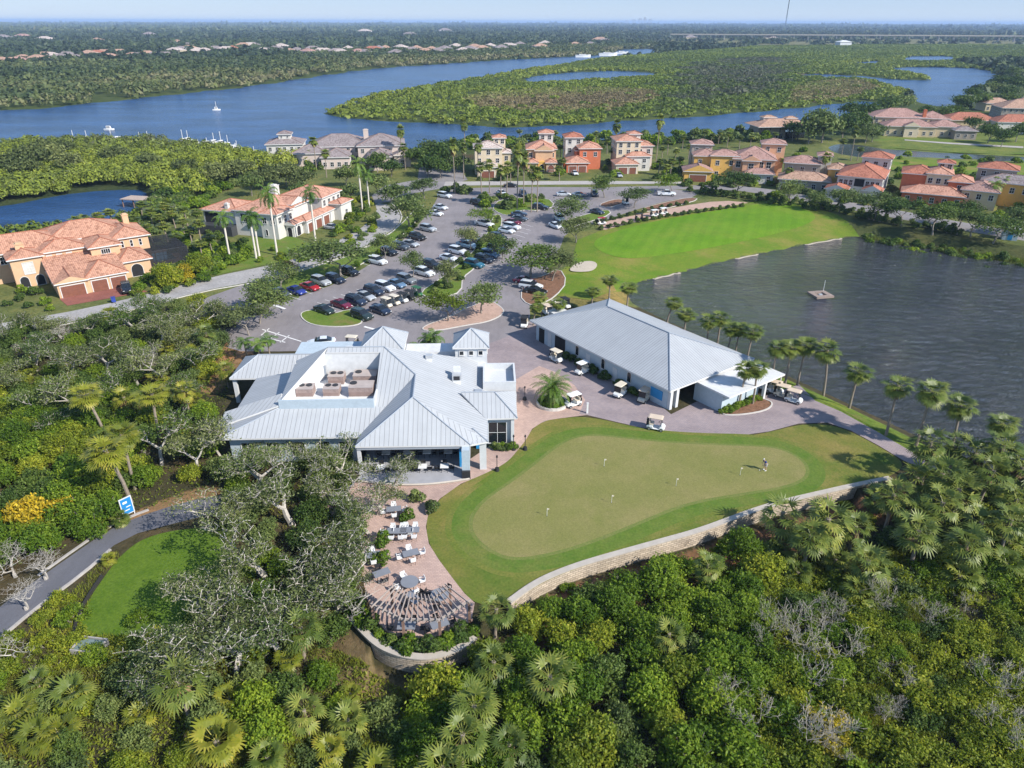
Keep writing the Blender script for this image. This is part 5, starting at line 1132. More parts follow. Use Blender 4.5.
for s in range(4): oak('bigoak', 200 + s, 9.0, .95, 6, .125, 'grey', 'palebark', levels=6, r0=.36, nb=(2, 3), up=.40, trunk=.25, wig=.30, cl=.36, tip_r=.028)
for s in range(3): oak('oak', 220 + s, 7.5, .8, 7, .14, 'grey', 'palebark', levels=5, r0=.26, nb=(2, 4), up=.5, cl=.42, wig=.25, tip_r=.026)
for s in range(4): oak('streetoak', 240 + s, 7.0, .62, 11, .22, 'olive', 'bark', levels=4, r0=.16, nb=(3, 3), up=.62, cl=.55, trunk=.34)
for s in range(3): oak('faroak', 260 + s, 8.0, .7, 16, .50, 'dark', 'bark', levels=3, r0=.25, nb=(3, 4), up=.5, cl=1.0, trunk=.42)
for s in range(3):   # bare shrubs: only twigs
    mb = MB(); limbs(300 + s, 3.6, .62, mb, 6, .045, (2, 3), .009, 3, .8, .30, .34); finish('bare', 'bare_shrub', [mb.build('trunk', M['twig'])], 'shrub')
    v = list(PROTO['bare'][-1][0].children)[0]; v.name = 'twigs'
for s in range(2):
    mb = MB(); limbs(320 + s, 8.0, .85, mb, 6, .20, (2, 3), .012, 4, .35, .24, .36); mb2 = MB(); mb2.tube([(0, 0, -.3), (.1, 0, .6)], [.3, .24], 6); finish('deadoak', 'dead_tree', [mb.build('limbs', M['palebark']), mb2.build('trunk', M['palebark'])], 'tree')
def sabal(kind, seed, h, n, pet, blade, lean=.4, skirt=10, mat='palm', segs=11, boots=False, name='cabbage_palm', sk=(-62, -84), tr=.17, width=.1, lo=-55):
    rng = random.Random(seed); V, Fq, tn = fan_crown(seed, h, n, pet, blade, segs=segs, width=width, lo=lo); a = rng.uniform(0, 6.28); V = V.copy(); V[:, 0] += math.cos(a) * lean; V[:, 1] += math.sin(a) * lean
    parts = [npmesh('crown', V, Fq, LEAF[mat], tn)]; mb = MB(); mb.tube([(0, 0, -.5), (math.cos(a) * lean * .25, math.sin(a) * lean * .25, h * .4), (math.cos(a) * lean * .7, math.sin(a) * lean * .7, h * .8), (math.cos(a) * lean, math.sin(a) * lean, h + .1)], [tr * 1.35, tr, tr * .95, tr * 1.25], 8); parts.append(mb.build('trunk', M['palmtrunk']))
    if skirt:
        V, Fq, tn = fan_crown(seed + 5, h, skirt, pet * .85, blade * .95, lo=sk[1], hi=sk[0], segs=7, droop=.8, width=width); V = V.copy(); V[:, 0] += math.cos(a) * lean; V[:, 1] += math.sin(a) * lean; parts.append(npmesh('dead_leaves', V, Fq, M['deadfrond'], tn))
    if boots: mb = MB(); mb.tube([(math.cos(a) * lean, math.sin(a) * lean, h - 1.2), (math.cos(a) * lean, math.sin(a) * lean, h + .2)], [tr * 1.1, tr * 1.9], 8); parts.append(mb.build('boots', M['boots']))
    finish(kind, name, parts, 'palm tree')
for s in range(4): sabal('palm', 400 + s, [3.4, 4.2, 4.8, 3.9][s], [30, 36, 32, 26][s], 1.3, [1.0, 1.1, .95, 1.15][s], .3, [26, 16, 22, 12][s], segs=9, width=.08)           # near, dense
for s in range(2): sabal('palmlow', 420 + s, 1.3, 26, .95, 1.05, .1, 6, 'palmy')
for s in range(4): sabal('pondpalm', 440 + s, 7.6, [46, 38, 50, 42][s], 1.05, [1.0, 1.1, .95, 1.05][s], [.5, 1.0, .2, .8][s], [10, 5, 12, 8][s], sk=(-60, -85), tr=.15, width=.075, lo=-72)
for s in range(3): sabal('tallpalm', 460 + s, 9.0, 26, .9, 1.3, .4, 5, segs=7, tr=.16, width=.17)      # far: washingtonia and sabal crowns
def royal(kind, seed, h, n, L_, shaft=True, name='royal_palm', tr=.2, trunkmat='royaltrunk', **k):
    V, Fq, tn = feather_crown(seed, h, n, L_, **k); parts = [npmesh('crown', V, Fq, LEAF['feather'], tn)]; mb = MB(); hs = h - 1.3 if shaft else h; mb.tube([(0, 0, -.3), (0, 0, h * .35), (.05, 0, h * .7), (.05, 0, hs)], [tr * 1.3, tr * 1.05, tr * 1.1, tr * .8], 8); parts.append(mb.build('trunk', M[trunkmat]))
    if shaft: mb = MB(); mb.tube([(.05, 0, hs), (.03, 0, h - .5), (0, 0, h + .1)], [tr * .85, tr * .75, tr * .35], 8); parts.append(mb.build('crownshaft', M['crownshaft']))
    finish(kind, name, parts, 'palm tree')
for s in range(2): royal('royal', 500 + s, 9.0, 15, 3.0, leaf=.85, nl=13, wl=.09)
for s in range(2): royal('queen', 520 + s, 5.5, 15, 2.6, False, 'queen_palm', tr=.13, trunkmat='palmtrunk', leaf=.8, nl=12, wl=.08)
royal('datepalm', 540, 2.6, 62, 3.3, False, 'date_palm', tr=.42, trunkmat='boots', leaf=.5, nl=20, wl=.045, lo=-42, hi=80, droop=.85, tb=.45)
royal('smallfeather', 541, 1.6, 18, 1.9, False, 'pygmy_date_palm', tr=.1, trunkmat='palmtrunk', leaf=.4, nl=12, wl=.05, droop=1.1)
# ================================================================== VEGETATION: places
PLANTS = []                     # (object, phrase, x, y)
prng = random.Random(11)
def gz(x, y): return float(hgt(np.array([x]), np.array([y]))[0])
def plant(kind, x, y, s=1.0, phrase='', mat=None, sz=None, v=None, hide=0.0):
    pr = PROTO[kind]; root = pr[prng.randrange(len(pr)) if v is None else v % len(pr)][0]
    o = dup(root, (x, y, gz(x, y) - hide), prng.uniform(0, 6.28), scale=(s, s, sz or s), mats={'crown': LEAF[mat]} if mat else None)
    PLANTS.append((o, phrase, x, y)); return o
HT = {'palm': 4.2, 'palmlow': 1.3, 'pondpalm': 7.6, 'tallpalm': 9, 'royal': 9, 'queen': 5.5, 'datepalm': 2.9, 'smallfeather': 1.6, 'bush': 1.8, 'bushbig': 2.4, 'scrub': .8, 'farbush': 1.6, 'gardenshrub': .6, 'bigoak': 6.5, 'oak': 5.5, 'streetoak': 5.0, 'faroak': 5.5, 'bare': 1.6, 'deadoak': 4}
def at_crown(kind, px, py, s=1.0, phrase='', mat=None, sz=None, v=None, low=0.0):
    x, y = G(px, py, HT[kind] * (sz or s) + low); z = gz(x, y)
    x, y = G(px, py, HT[kind] * (sz or s) + z); return plant(kind, x, y, s, phrase, mat, sz, v)
def at_base(kind, px, py, s=1.0, phrase='', mat=None, sz=None, v=None): x, y = G(px, py); return plant(kind, x, y, s, phrase, mat, sz, v)
FAN = 'cabbage palm with drooping fan leaves'; TALL = 'slender cabbage palm with a small round crown'; ROY = 'royal palm with smooth pale trunk'; YFAN = 'low yellowing palmetto fan palm'
# cabbage palms of the foreground
for x, y, s in [(783, 512, 1.05), (830, 515, 1.15), (812, 535, .9), (915, 478, 1.0), (945, 474, 1.15), (990, 474, 1.1), (918, 508, 1.05), (962, 489, 1.1), (968, 545, .95), (875, 556, .95), (923, 532, 1.0), (1010, 448, 1.0), (956, 455, .9), (1015, 500, 1.0), (932, 452, 1.1), (975, 452, 1.15), (1000, 462, 1.1), (1020, 470, 1.1), (895, 500, 1.0), (940, 505, 1.0), (985, 512, 1.05), (1012, 525, 1.0), (858, 522, .9),
                (555, 668, 1.2), (709, 560, .95), (672, 628, .85), (476, 708, 1.1), (462, 742, 1.1), (496, 615, 1.0), (492, 662, 1.0), (447, 765, 1.1), (512, 742, .9), (180, 680, 1.15), (306, 708, .9), (300, 628, 1.0), (126, 396, .95), (186, 394, .95), (207, 336, 1.0), (226, 370, .85), (105, 435, .9)]:
    at_crown('palm', x, y, s * (1.04 if x > 770 else .84), FAN, 'palmy' if (x < 330 and prng.random() < .45) else None)
for x, y, s in [(40, 684, 1.2), (76, 694, 1.25), (142, 716, 1.1), (268, 758, 1.1), (331, 750, 1.0), (352, 694, .8), (110, 560, .7), (120, 520, .8), (103, 529, .7), (150, 372, .9), (205, 380, .9), (920, 690, .8), (60, 735, 1.0), (230, 700, 1.0), (290, 660, 1.0), (350, 720, 1.0), (435, 700, 1.0), (20, 715, 1.0)]:
    at_crown('palmlow', x, y, s * prng.uniform(.58, .88), YFAN, prng.choice(['palmy', 'palm']))
# along the pond, at the barn and in the mulch bed
PS = 1.14
for x, y, s, sz in [(611, 279, .85, .55), (629, 288, .9, .6), (593, 291, .8, .5), (669, 302, .85, .6), (687, 313, .9, .6), (711, 319, .75, .72), (722, 316, .8, .75), (731, 328, .85, .7), (740, 327, .75, .72), (752, 332, .8, .75), (778, 346, .85, .8), (793, 348, .85, .8), (806, 345, .85, .85), (835, 348, .95, .95), (860, 367, .9, .8), (900, 388, .9, .9), (934, 389, 1.0, 1.05), (968, 403, .95, .95), (1008, 415, .95, .85), (745, 371, .8, .72), (760, 367, .8, .75), (534, 307, .65, .45), (543, 297, .75, .6), (556, 302, .75, .5)]:
    at_crown('pondpalm', x, y, s * PS, TALL, None, sz)
for x, y, s, sz in [(116, 446, 1.25, 1.0), (121, 436, 1.1, .95), (150, 398, 1.1, .8), (95, 396, 1.1, .85)]:
    at_crown('pondpalm', x, y, s, 'tall leaning cabbage palm over the thicket', 'palmy', sz)
# royal palms in front of the villa and along the lane
for cx, cy, bx, by in [(271, 198, 278, 256), (251, 218, 257, 259), (255, 222, 260, 257), (225, 220, 231, 261), (313, 196, 316, 241), (360, 168, 363, 212), (368, 177, 370, 210)]:
    bx_, by_ = G(bx, by); d = (by - cy); sc = d / (F / (by_ * CP + CAMH * SP)) / .95 / 9.0; plant('royal', bx_, by_, 1.0, ROY, None, sc)
at_base('datepalm', 553, 404, 1.0, 'big round date palm in a kerbed circular planter')
at_crown('queen', 421, 347, .8, 'feathery queen palm behind the clubhouse', None, .6); at_crown('queen', 434, 336, .85, 'feathery queen palm behind the clubhouse', None, .85); at_crown('queen', 428, 340, .8, 'feathery queen palm behind the clubhouse', None, .7)
for x, y in [(245, 342), (258, 345), (268, 340)]: at_crown('queen', x, y, .8, 'short feather palm beside the clubhouse porch', None, .55)
for cx, cy, bx, by in [(455, 148, 455.5, 194), (463.5, 149, 464, 179), (477, 147, 478, 180), (480.5, 168, 482, 197), (489, 166, 490, 193), (501, 171, 501.5, 198), (507, 168, 507, 197), (518, 157, 517.5, 209), (524, 161, 524, 207), (530.5, 174, 531.5, 212), (539, 174, 537.5, 212), (615.5, 127, 615, 163), (657.5, 123, 656, 166), (402, 133, 402, 166), (407, 148, 406, 170), (826, 158, 822, 186), (854, 132, 851, 160), (466, 126, 466, 160), (316, 143, 317, 170), (327, 155, 327, 178), (289, 166, 290, 184)]:
    X, Y = G(bx, by); d = Y * CP + CAMH * SP; hh = (by - cy) / (F / d) / math.cos(math.atan2(CAMH, Y)) ; plant('tallpalm', X, Y, .95 if hh > 7 else .8, 'tall thin fan palm', None, max(.35, hh / 9))
for x, y in [(511, 146), (516, 152), (521, 143), (561, 146), (565, 140), (568, 150), (601, 146), (608, 140), (663, 148), (669, 140), (676, 150), (684, 136), (680, 158), (690, 146), (697, 138), (712, 134), (720, 131), (729, 133), (741, 136), (752, 136), (764, 143), (786, 160), (660, 160), (667, 166), (672, 160), (563, 160), (518, 166), (492, 152), (511, 168), (520, 131), (556, 132), (596, 133), (640, 136), (790, 170), (560, 168), (612, 150), (845, 140), (860, 148), (705, 131), (776, 133)]:
    at_crown('tallpalm', x, y, .9, 'bushy fan palm among the street houses', None, prng.uniform(.45, .62))
for x, y in [(997, 184), (1003, 180)]: at_crown('queen', x, y, 1.2, 'yellow-green feather palm beside the tan street house')
for x, y in [(150, 212), (140, 205), (158, 218), (165, 226), (150, 228), (173, 214), (182, 222), (190, 230), (176, 236), (198, 224), (165, 206), (85, 219), (100, 216), (75, 221), (120, 218), (132, 220), (110, 213), (185, 210), (210, 238), (200, 244), (196, 213)]:
    at_crown('tallpalm', x, y, .9, 'garden fan palm beside the white villa', None, prng.uniform(.35, .6))
# live oaks, limbs showing
OAKL = 'grey-green live oak with pale bare limbs'
for x, y, s in [(285, 470, 1.1), (322, 512, 1.05), (258, 520, 1.1), (345, 462, .95), (228, 478, 1.0), (330, 555, 1.05), (285, 560, 1.1), (392, 452, .72), (178, 608, 1.15), (225, 615, 1.05), (278, 606, .95), (160, 648, .8), (366, 498, .72), (346, 566, .65), (192, 585, .9), (205, 552, .85), (172, 628, .9), (250, 446, .9), (300, 441, .9), (340, 446, .8), (270, 432, .75), (375, 475, .8)]:
    at_crown('bigoak', x, y, s, OAKL, 'grey' if prng.random() < .55 else 'olive')
for x, y, s in [(25, 335, 1.0), (62, 345, .95), (100, 340, 1.0), (128, 305, 1.0), (155, 315, .95), (200, 302, .95), (160, 348, 1.0), (190, 345, .9), (30, 385, 1.0), (75, 378, .95), (150, 420, 1.05), (188, 432, 1.0), (95, 372, .9), (10, 315, .9), (45, 312, .8), (150, 292, .8), (215, 425, .8), (182, 372, .8), (55, 405, .8), (8, 360, .9), (130, 352, .9), (176, 322, .85), (225, 300, .8), (88, 312, .8)]:
    at_crown('oak', x, y, s * 1.12, 'greyish live oak of the thicket beside the lane', prng.choice(['grey', 'olive', 'grey', 'dark']))
for x, y in [(20, 590), (10, 640), (40, 560), (148, 352), (60, 330), (185, 385), (355, 590), (8, 555)]: at_crown('deadoak', x, y, prng.uniform(.6, .8), 'leafless tree with bleached crooked branches')
# street and car park trees
CP_T = 'thin-leaved car park oak'
for cx, cy, s, m, sz in [(338, 246, 1.75, 'olive', 1.2), (408, 203, 1.65, 'olive', 1.15), (385, 241, .8, 'olive', .8), (266, 286, 1.05, 'olive', .9), (256, 298, 1.15, 'olive', .9), (246, 312, 1.0, 'grey', .8), (278, 268, .9, 'olive', .8), (412, 257, .7, 'olive', .8), (481, 211, .85, 'bright', .7), (471, 232, .8, 'grey', .8), (503, 240, .8, 'dark', .8), (448, 266, .75, 'grey', .8), (481, 288, 1.05, 'olive', .9), (448, 297, .95, 'yellow', .85), (531, 250, 1.6, 'dark', 1.05), (553, 258, 1.05, 'grey', .9), (573, 201, 1.35, 'olive', 1.0), (577, 222, 1.1, 'grey', .9), (606, 180, 1.25, 'dark', .95), (636, 190, 1.2, 'olive', .9), (674, 178, 1.1, 'bright', .8), (740, 174, 1.6, 'dark', 1.1), (794, 185, 1.3, 'olive', .95), (844, 192, 1.35, 'olive', 1.0), (879, 197, 1.4, 'olive', 1.1), (908, 202, 1.35, 'dark', 1.1), (940, 209, 1.45, 'dark', 1.15), (965, 205, 1.3, 'dark', 1.0), (978, 214, 1.3, 'olive', 1.0), (1000, 220, 1.4, 'dark', 1.0), (1020, 214, 1.3, 'olive', 1.0), (820, 194, .8, 'olive', .8), (424, 182, 1.2, 'olive', .9), (495, 236, .6, 'grey', .7)]:
    at_crown('streetoak', cx, cy, s * 1.18, CP_T if cx < 600 else 'round-headed street oak', m, (sz or 1) * 1.1)
at_crown('streetoak', 291, 266, .6, 'small rust-coloured tree on the verge of the lane', 'rust', .5)
for x, y, s, m in [(285, 172, .9, 'grey'), (298, 176, .8, 'grey'), (270, 170, .9, 'grey'), (345, 173, .8, 'olive'), (377, 160, .8, 'dark'), (391, 164, .8, 'dark'), (420, 152, 1.0, 'dark'), (432, 147, 1.0, 'olive'), (443, 153, 1.1, 'dark'), (456, 146, .9, 'dark'), (428, 162, .9, 'dark'), (440, 165, .8, 'dark'), (455, 160, .8, 'olive'), (300, 190, .7, 'olive'), (350, 188, .7, 'olive'), (340, 200, .6, 'dark'), (378, 182, .8, 'olive'), (390, 190, .8, 'olive'), (260, 176, .8, 'grey'), (250, 182, .8, 'olive'), (826, 120, 1.7, 'olive'), (812, 126, 1.3, 'olive'), (845, 127, 1.3, 'dark'), (862, 117, 1.4, 'dark'), (872, 110, 1.4, 'dark'), (855, 108, 1.2, 'dark'), (795, 127, 1.0, 'dark'), (890, 103, 1.3, 'dark'), (905, 100, 1.3, 'olive'), (930, 110, 1.0, 'dark'), (945, 112, 1.0, 'dark'), (958, 108, 1.2, 'dark'), (963, 99, 1.3, 'dark'), (975, 92, 1.3, 'dark'), (985, 96, 1.3, 'dark'), (990, 84, 1.3, 'olive'), (1000, 77, 1.3, 'dark'), (1010, 88, 1.3, 'dark'), (1020, 80, 1.4, 'dark'), (1015, 70, 1.3, 'dark'), (1005, 95, 1.2, 'dark'), (992, 129, 1.0, 'dark'), (1005, 134, .9, 'dark'), (975, 121, .9, 'dark'), (1020, 128, 1.0, 'dark'), (885, 118, .9, 'bright'), (867, 136, .9, 'olive'), (875, 128, 1.0, 'olive')]:
    at_crown('faroak', x, y, s, 'dark leafy tree standing beyond the houses' if x > 500 else 'full grey-green tree near the mauve mansion', m)

# ---------------------------------------------------------------- thickets filled by dart throwing
def fill(px, spacing, mix, n_max=400, avoid=(), seed=1, zref=0.0, edge=0.0):
    rng = random.Random(seed); poly = [G(x, y, zref) for x, y in px]; pa = np.asarray(poly); pts = []; tries = 0
    while len(pts) < n_max and tries < 9000:
        tries += 1; x = rng.uniform(pa[:, 0].min(), pa[:, 0].max()); y = rng.uniform(pa[:, 1].min(), pa[:, 1].max())
        if not inside(poly, np.array([x]), np.array([y]))[0]: continue
        if any((x - a) ** 2 + (y - b) ** 2 < spacing ** 2 for a, b in pts): continue
        if any((x - a) ** 2 + (y - b) ** 2 < r * r for a, b, r in avoid): continue
        sx, sy = P(x, y)
        if sx < -70 or sx > 1095 or sy > 815: continue
        pts.append((x, y))
    for x, y in pts:
        r = rng.random() * sum(w for w, *_ in mix)
        for w, kind, s0, s1, mats, phrase in mix:
            r -= w
            if r <= 0: break
        plant(kind, x, y, rng.uniform(s0, s1), phrase, rng.choice(mats) if mats else None)
palms = [(o.location.x, o.location.y, 1.3) for o, ph, x, y in PLANTS if ph == FAN]
B1, B2, B3, B4 = 'glossy bright green bush', 'yellow-green leafy bush', 'dark green leafy bush', 'olive green bush'
fill([(500, 640), (540, 612), (620, 590), (680, 575), (745, 552), (780, 545), (760, 640), (740, 720), (760, 830), (430, 830), (420, 705), (480, 682)], 2.7, [(5, 'bush', .75, 1.05, ['bright', 'bright', 'yellow'], 'glossy bright green bush under the lawn wall'), (1.2, 'bush', .65, .9, ['dark', 'olive'], 'deep green leafy bush under the lawn wall'), (1.3, 'bushbig', .7, .9, ['bright'], 'tall bright green bush under the lawn wall')], 130, palms, 2, LOW)
fill([(745, 575), (870, 580), (1000, 560), (1120, 560), (1120, 830), (740, 830), (740, 700)], 1.9, [(4.5, 'scrub', .8, 1.4, ['yellow', 'yellow', 'yellow', 'bright'], 'low yellow-green scrub bush on the slope'), (.8, 'scrub', .8, 1.1, ['bright', 'dark'], 'low green scrub bush on the slope'), (.35, 'bare', .6, 1.0, None, 'bare grey leafless shrub on the slope'), (.25, 'bush', .5, .7, ['bright'], 'rounded green bush on the slope')], 250, palms, 3, LOW)
fill([(760, 560), (800, 540), (900, 500), (1090, 480), (1100, 570), (1000, 585), (880, 600), (800, 620)], 2.6, [(3, 'scrub', .8, 1.3, ['olive', 'yellow'], 'olive scrub below the palm clump'), (2, 'bush', .6, .85, ['bright', 'dark'], 'green bush below the palm clump'), (2, 'palmlow', .8, 1.1, ['palm'], 'low green palmetto below the palm clump')], 60, palms, 4, LOW)
fill([(-60, 690), (60, 662), (150, 660), (315, 650), (340, 705), (420, 705), (430, 830), (-60, 830)], 2.6, [(2.5, 'bush', .5, .8, ['yellow', 'olive'], 'yellow-green bush of the lower thicket'), (2.5, 'bush', .5, .85, ['dark', 'bright'], 'green bush of the lower thicket'), (2, 'scrub', .9, 1.3, ['olive', 'yellow'], 'olive scrub of the lower thicket'), (1.3, 'palmlow', .8, 1.1, ['palmy'], 'yellow-green palmetto of the lower thicket'), (1.0, 'bare', .5, .8, None, 'bare grey shrub of the lower thicket')], 120, palms, 5)
fill([(-60, 392), (60, 392), (120, 400), (140, 480), (110, 522), (60, 560), (-60, 600)], 2.7, [(5, 'bush', .8, 1.1, ['bright', 'yellow', 'bright'], 'bright yellow-green mangrove bush above the path'), (2, 'bushbig', .7, .9, ['bright', 'yellow'], 'tall bright mangrove bush above the path'), (1, 'bush', .7, 1, ['dark'], 'dark green mangrove bush above the path')], 90, palms, 6)
fill([(-60, 335), (60, 332), (130, 316), (205, 300), (235, 330), (205, 400), (212, 470), (165, 495), (140, 485), (125, 400), (60, 395), (-60, 392)], 3.2, [(3, 'bush', .7, 1.0, ['olive', 'dark'], 'olive bush under the live oaks'), (1.5, 'bush', .7, 1.0, ['bright', 'yellow'], 'yellow-green bush under the live oaks'), (1, 'palmlow', .8, 1.0, ['palmy'], 'yellow palmetto under the live oaks'), (.6, 'bare', .6, .9, None, 'bare grey shrub under the live oaks')], 90, palms, 7)
fill([(215, 470), (345, 465), (362, 560), (372, 610), (340, 640), (270, 640), (255, 560), (240, 520)], 3.0, [(3, 'bush', .6, .9, ['dark', 'olive'], 'dark understorey bush below the patio oaks'), (1, 'bush', .6, .8, ['bright'], 'green understorey bush below the patio oaks')], 45, palms, 8)
fill([(10, 640), (60, 600), (82, 585), (74, 640), (88, 660), (60, 672), (0, 690)], 2.2, [(3, 'scrub', .7, 1.1, ['bright', 'yellow'], 'low green scrub between path and lawn')], 14, (), 9)
fill([(240, 640), (100, 655), (250, 530), (200, 530), (262, 560)], 2.6, [(2, 'scrub', .7, 1.0, ['dark', 'bright'], 'low dark scrub edging the shade lawn')], 8, (), 10)
x, y = G(35, 528); plant('bush', x, y, 1.15, 'golden-flowered bush glowing above the path', 'gold'); plant('bush', x + 2.8, y + 1.5, .8, 'golden-flowered bush glowing above the path', 'gold')
for x_, y_, s_ in [(800, 650, 1.6), (838, 662, 1.6), (815, 690, 1.5), (765, 645, 1.2), (812, 755, 1.5), (745, 738, 1.4), (990, 695, 1.3), (925, 625, 1.0), (880, 610, 1.0), (715, 705, 1.1), (1000, 745, 1.3)]:
    X_, Y_ = G(x_, y_, LOW); plant('bare', X_, Y_, s_, 'wide bare grey thornbush on the slope')
x, y = G(823, 735, LOW); plant('scrub', x, y, 1.3, 'golden scrub bush near the lower right slope', 'gold'); x, y = G(200, 274); plant('bush', x, y, 1.5, 'golden yellow garden shrub beside the lane', 'yellow'); x, y = G(170, 286); plant('bush', x, y, 1.4, 'golden yellow garden shrub beside the lane', 'yellow'); x, y = G(185, 281); plant('bush', x, y, 1.2, 'golden yellow garden shrub beside the lane', 'gold')
# gardens of the villa and the apricot house
fill([(165, 240), (205, 232), (262, 252), (290, 246), (262, 264), (215, 272), (180, 268)], 3.2, [(3, 'farbush', .5, .75, ['bright', 'dark'], 'clipped garden shrub before the white villa'), (1, 'gardenshrub', .9, 1.2, ['bright'], 'small bright shrub before the white villa')], 26, (), 11)
fill([(330, 240), (352, 230), (372, 205), (366, 200), (345, 205), (343, 225)], 3.2, [(3, 'farbush', .5, .8, ['bright', 'dark', 'yellow'], 'garden shrub on the lane side of the white villa')], 18, (), 12)
fill([(-40, 310), (10, 308), (56, 312), (46, 290), (-40, 300)], 2.6, [(2, 'gardenshrub', .9, 1.5, ['bright', 'dark'], 'small shrub at the front of the apricot house')], 12, (), 13)
fill([(130, 250), (205, 205), (250, 180), (330, 168), (205, 190), (160, 200)], 5, [(1, 'farbush', .9, 1.4, ['dark', 'bright', 'olive'], 'leafy tree-like shrub behind the white villa')], 46, (), 14)
fill([(136, 302), (205, 284), (216, 274), (180, 270), (152, 280), (138, 292)], 2.4, [(2, 'farbush', .5, .8, ['yellow', 'bright', 'dark'], 'roadside shrub by the apricot house lane'), (1, 'gardenshrub', 1, 1.6, ['yellow', 'bright'], 'small roadside shrub by the orange house')], 26, (), 41)
fill([(186, 262), (200, 240), (215, 246), (250, 256), (240, 266), (205, 275)], 2.2, [(2, 'farbush', .55, .9, ['bright', 'dark', 'olive'], 'hedge plant under the royal palms')], 22, (), 42)
fill([(276, 258), (330, 244), (368, 228), (374, 214), (385, 216), (372, 236), (330, 256), (285, 268)], 3.0, [(1, 'farbush', .4, .7, ['bright', 'olive', 'yellow'], 'verge shrub on the villa side of the lane')], 22, (), 43)
fill([(262, 300), (300, 289), (340, 276), (375, 256), (400, 238), (416, 222), (420, 210), (424, 210), (420, 224), (402, 242), (377, 260), (340, 281), (300, 294)], 3.2, [(1, 'gardenshrub', .8, 1.3, ['bright', 'olive', 'dark'], 'low verge shrub along the car park edge')], 30, (), 44)
fill([(424, 294), (455, 270), (490, 232), (498, 218), (502, 222), (488, 250), (462, 280), (445, 296)], 2.6, [(1, 'gardenshrub', .8, 1.3, ['bright', 'olive', 'dark'], 'low shrub on the car park median')], 26, (), 45)
# around the street houses
for a, b, y0, y1, n, sd in [(470, 526, 166, 181, 10, 21), (557, 570, 160, 178, 5, 22), (604, 620, 160, 178, 6, 23), (655, 684, 162, 180, 14, 24), (684, 775, 178, 187, 24, 25), (775, 900, 184, 201, 34, 26), (900, 1024, 188, 215, 34, 27), (775, 1024, 150, 185, 40, 35), (480, 545, 197, 209, 14, 28), (445, 470, 188, 196, 6, 29)]:
    fill([(a, y0), (b, y0 + (4 if a > 760 else 0)), (b, y1 + (6 if a > 760 else 0)), (a, y1)], 2.6, [(2, 'farbush', .5, 1.0, ['dark', 'bright', 'olive'], 'leafy garden shrub among the street houses')], n, (), sd)
for k in range(30): x, y = G(478 + k * 11.5, 128 + prng.uniform(-2, 8) + (0 if k < 20 else (k - 20) * .6)); 
fill([(470, 150), (560, 146), (690, 144), (780, 140), (780, 132), (690, 137), (560, 141), (470, 143)], 6, [(1, 'farbush', 1.2, 1.9, ['dark', 'olive', 'bright'], 'dense riverside bush behind the street houses')], 50, (), 30)
fill([(852, 239), (925, 249), (1040, 269), (1040, 258), (940, 241), (868, 232)], 2.2, [(1, 'farbush', .4, .75, ['dark', 'bright', 'dark'], 'low bank shrub on the pond shore')], 100, (), 31)
fill([(690, 192), (830, 212), (960, 236), (960, 231), (830, 207), (690, 189.5)], 2.6, [(1, 'gardenshrub', 1.2, 1.8, ['dark'], 'dark hedge shrub on the street verge')], 50, (), 32)
# hedges and beds by the buildings
for y_ in (22.0, 20.9, 18.9, 16.0, 15.2, 13.2, 12.6, 10.0, 9.4, 7.4, 6.6): p = bl(.25, y_); plant('gardenshrub', p[0], p[1], .95, 'clipped hedge shrub along the cart barn wall', 'dark')
for k in range(12): p = bl(6.4 + k * .62, -4.4 - .25 * (k % 2)); plant('gardenshrub', p[0], p[1], .75, 'bright shrub in the mulch bed by the barn canopy', 'bright')
for k in range(10):
    a = k * .628; x, y = G(553, 404); plant('gardenshrub', x + 1.5 * math.cos(a), y + 1.5 * math.sin(a), .65, 'low green shrub ringing the big date palm', 'bright')
for k in range(8): p = cl(16.2 + .35 * k, 5.6 - .25 * (k % 3), 0); plant('gardenshrub', p[0], p[1], .7, 'leafy shrub beside the clubhouse glass door', 'bright' if k % 2 else 'olive')
LB = [G(*q) for q in [(350, 600), (362, 618), (374, 630), (386, 640), (406, 648), (431, 650), (453, 643), (470, 632)]]
LB = chaikin(LB, 1, False)
for k in range(len(LB)): plant('gardenshrub', LB[k][0], LB[k][1], 1.05, 'hedge shrub behind the curved wall', 'dark' if k % 3 else 'bright')
fill([(372, 520), (430, 495), (440, 505), (420, 530), (400, 560), (378, 570)], 2.4, [(2, 'gardenshrub', .8, 1.2, ['olive', 'bright'], 'small shrub in the patio planting beds')], 5, (), 33)
fill([(515, 612), (600, 576), (700, 547), (790, 522), (850, 505), (880, 520), (790, 540), (700, 563), (600, 596), (530, 632)], 2.6, [(1, 'scrub', .5, .8, ['dark', 'bright'], 'small scrub below the lawn wall'), (.6, 'bare', .4, .6, None, 'small dead shrub below the lawn wall')], 18, palms, 34, LOW)
for k in range(20):
    t = k / 19; x, y = G(602 + 140 * t, 229.5 - 23 * t - 6 * t * (1 - t)); plant('gardenshrub', x, y, 1.0, 'small dark shrub along the cart path', 'dark')
for k in range(12): t = k / 11; x, y = G(596 + 90 * t, 224 - 20 * t - 4 * t * (1 - t)); plant('gardenshrub', x, y, 1.0, 'small dark shrub behind the cart path', 'dark')
# the edge of the near mangrove wood: single grey trees rising from the mass
for x, y, s in [(15, 160, 1.1), (32, 155, 1.2), (50, 152, 1.1), (22, 168, 1.0), (70, 160, 1.0), (60, 148, .9), (150, 160, .9), (190, 165, .9), (215, 172, .9), (235, 166, .9), (110, 152, .9), (40, 148, 1.0)]:
    at_crown('faroak', x, y, s, 'greyish tree in the mangrove wood', 'grey')

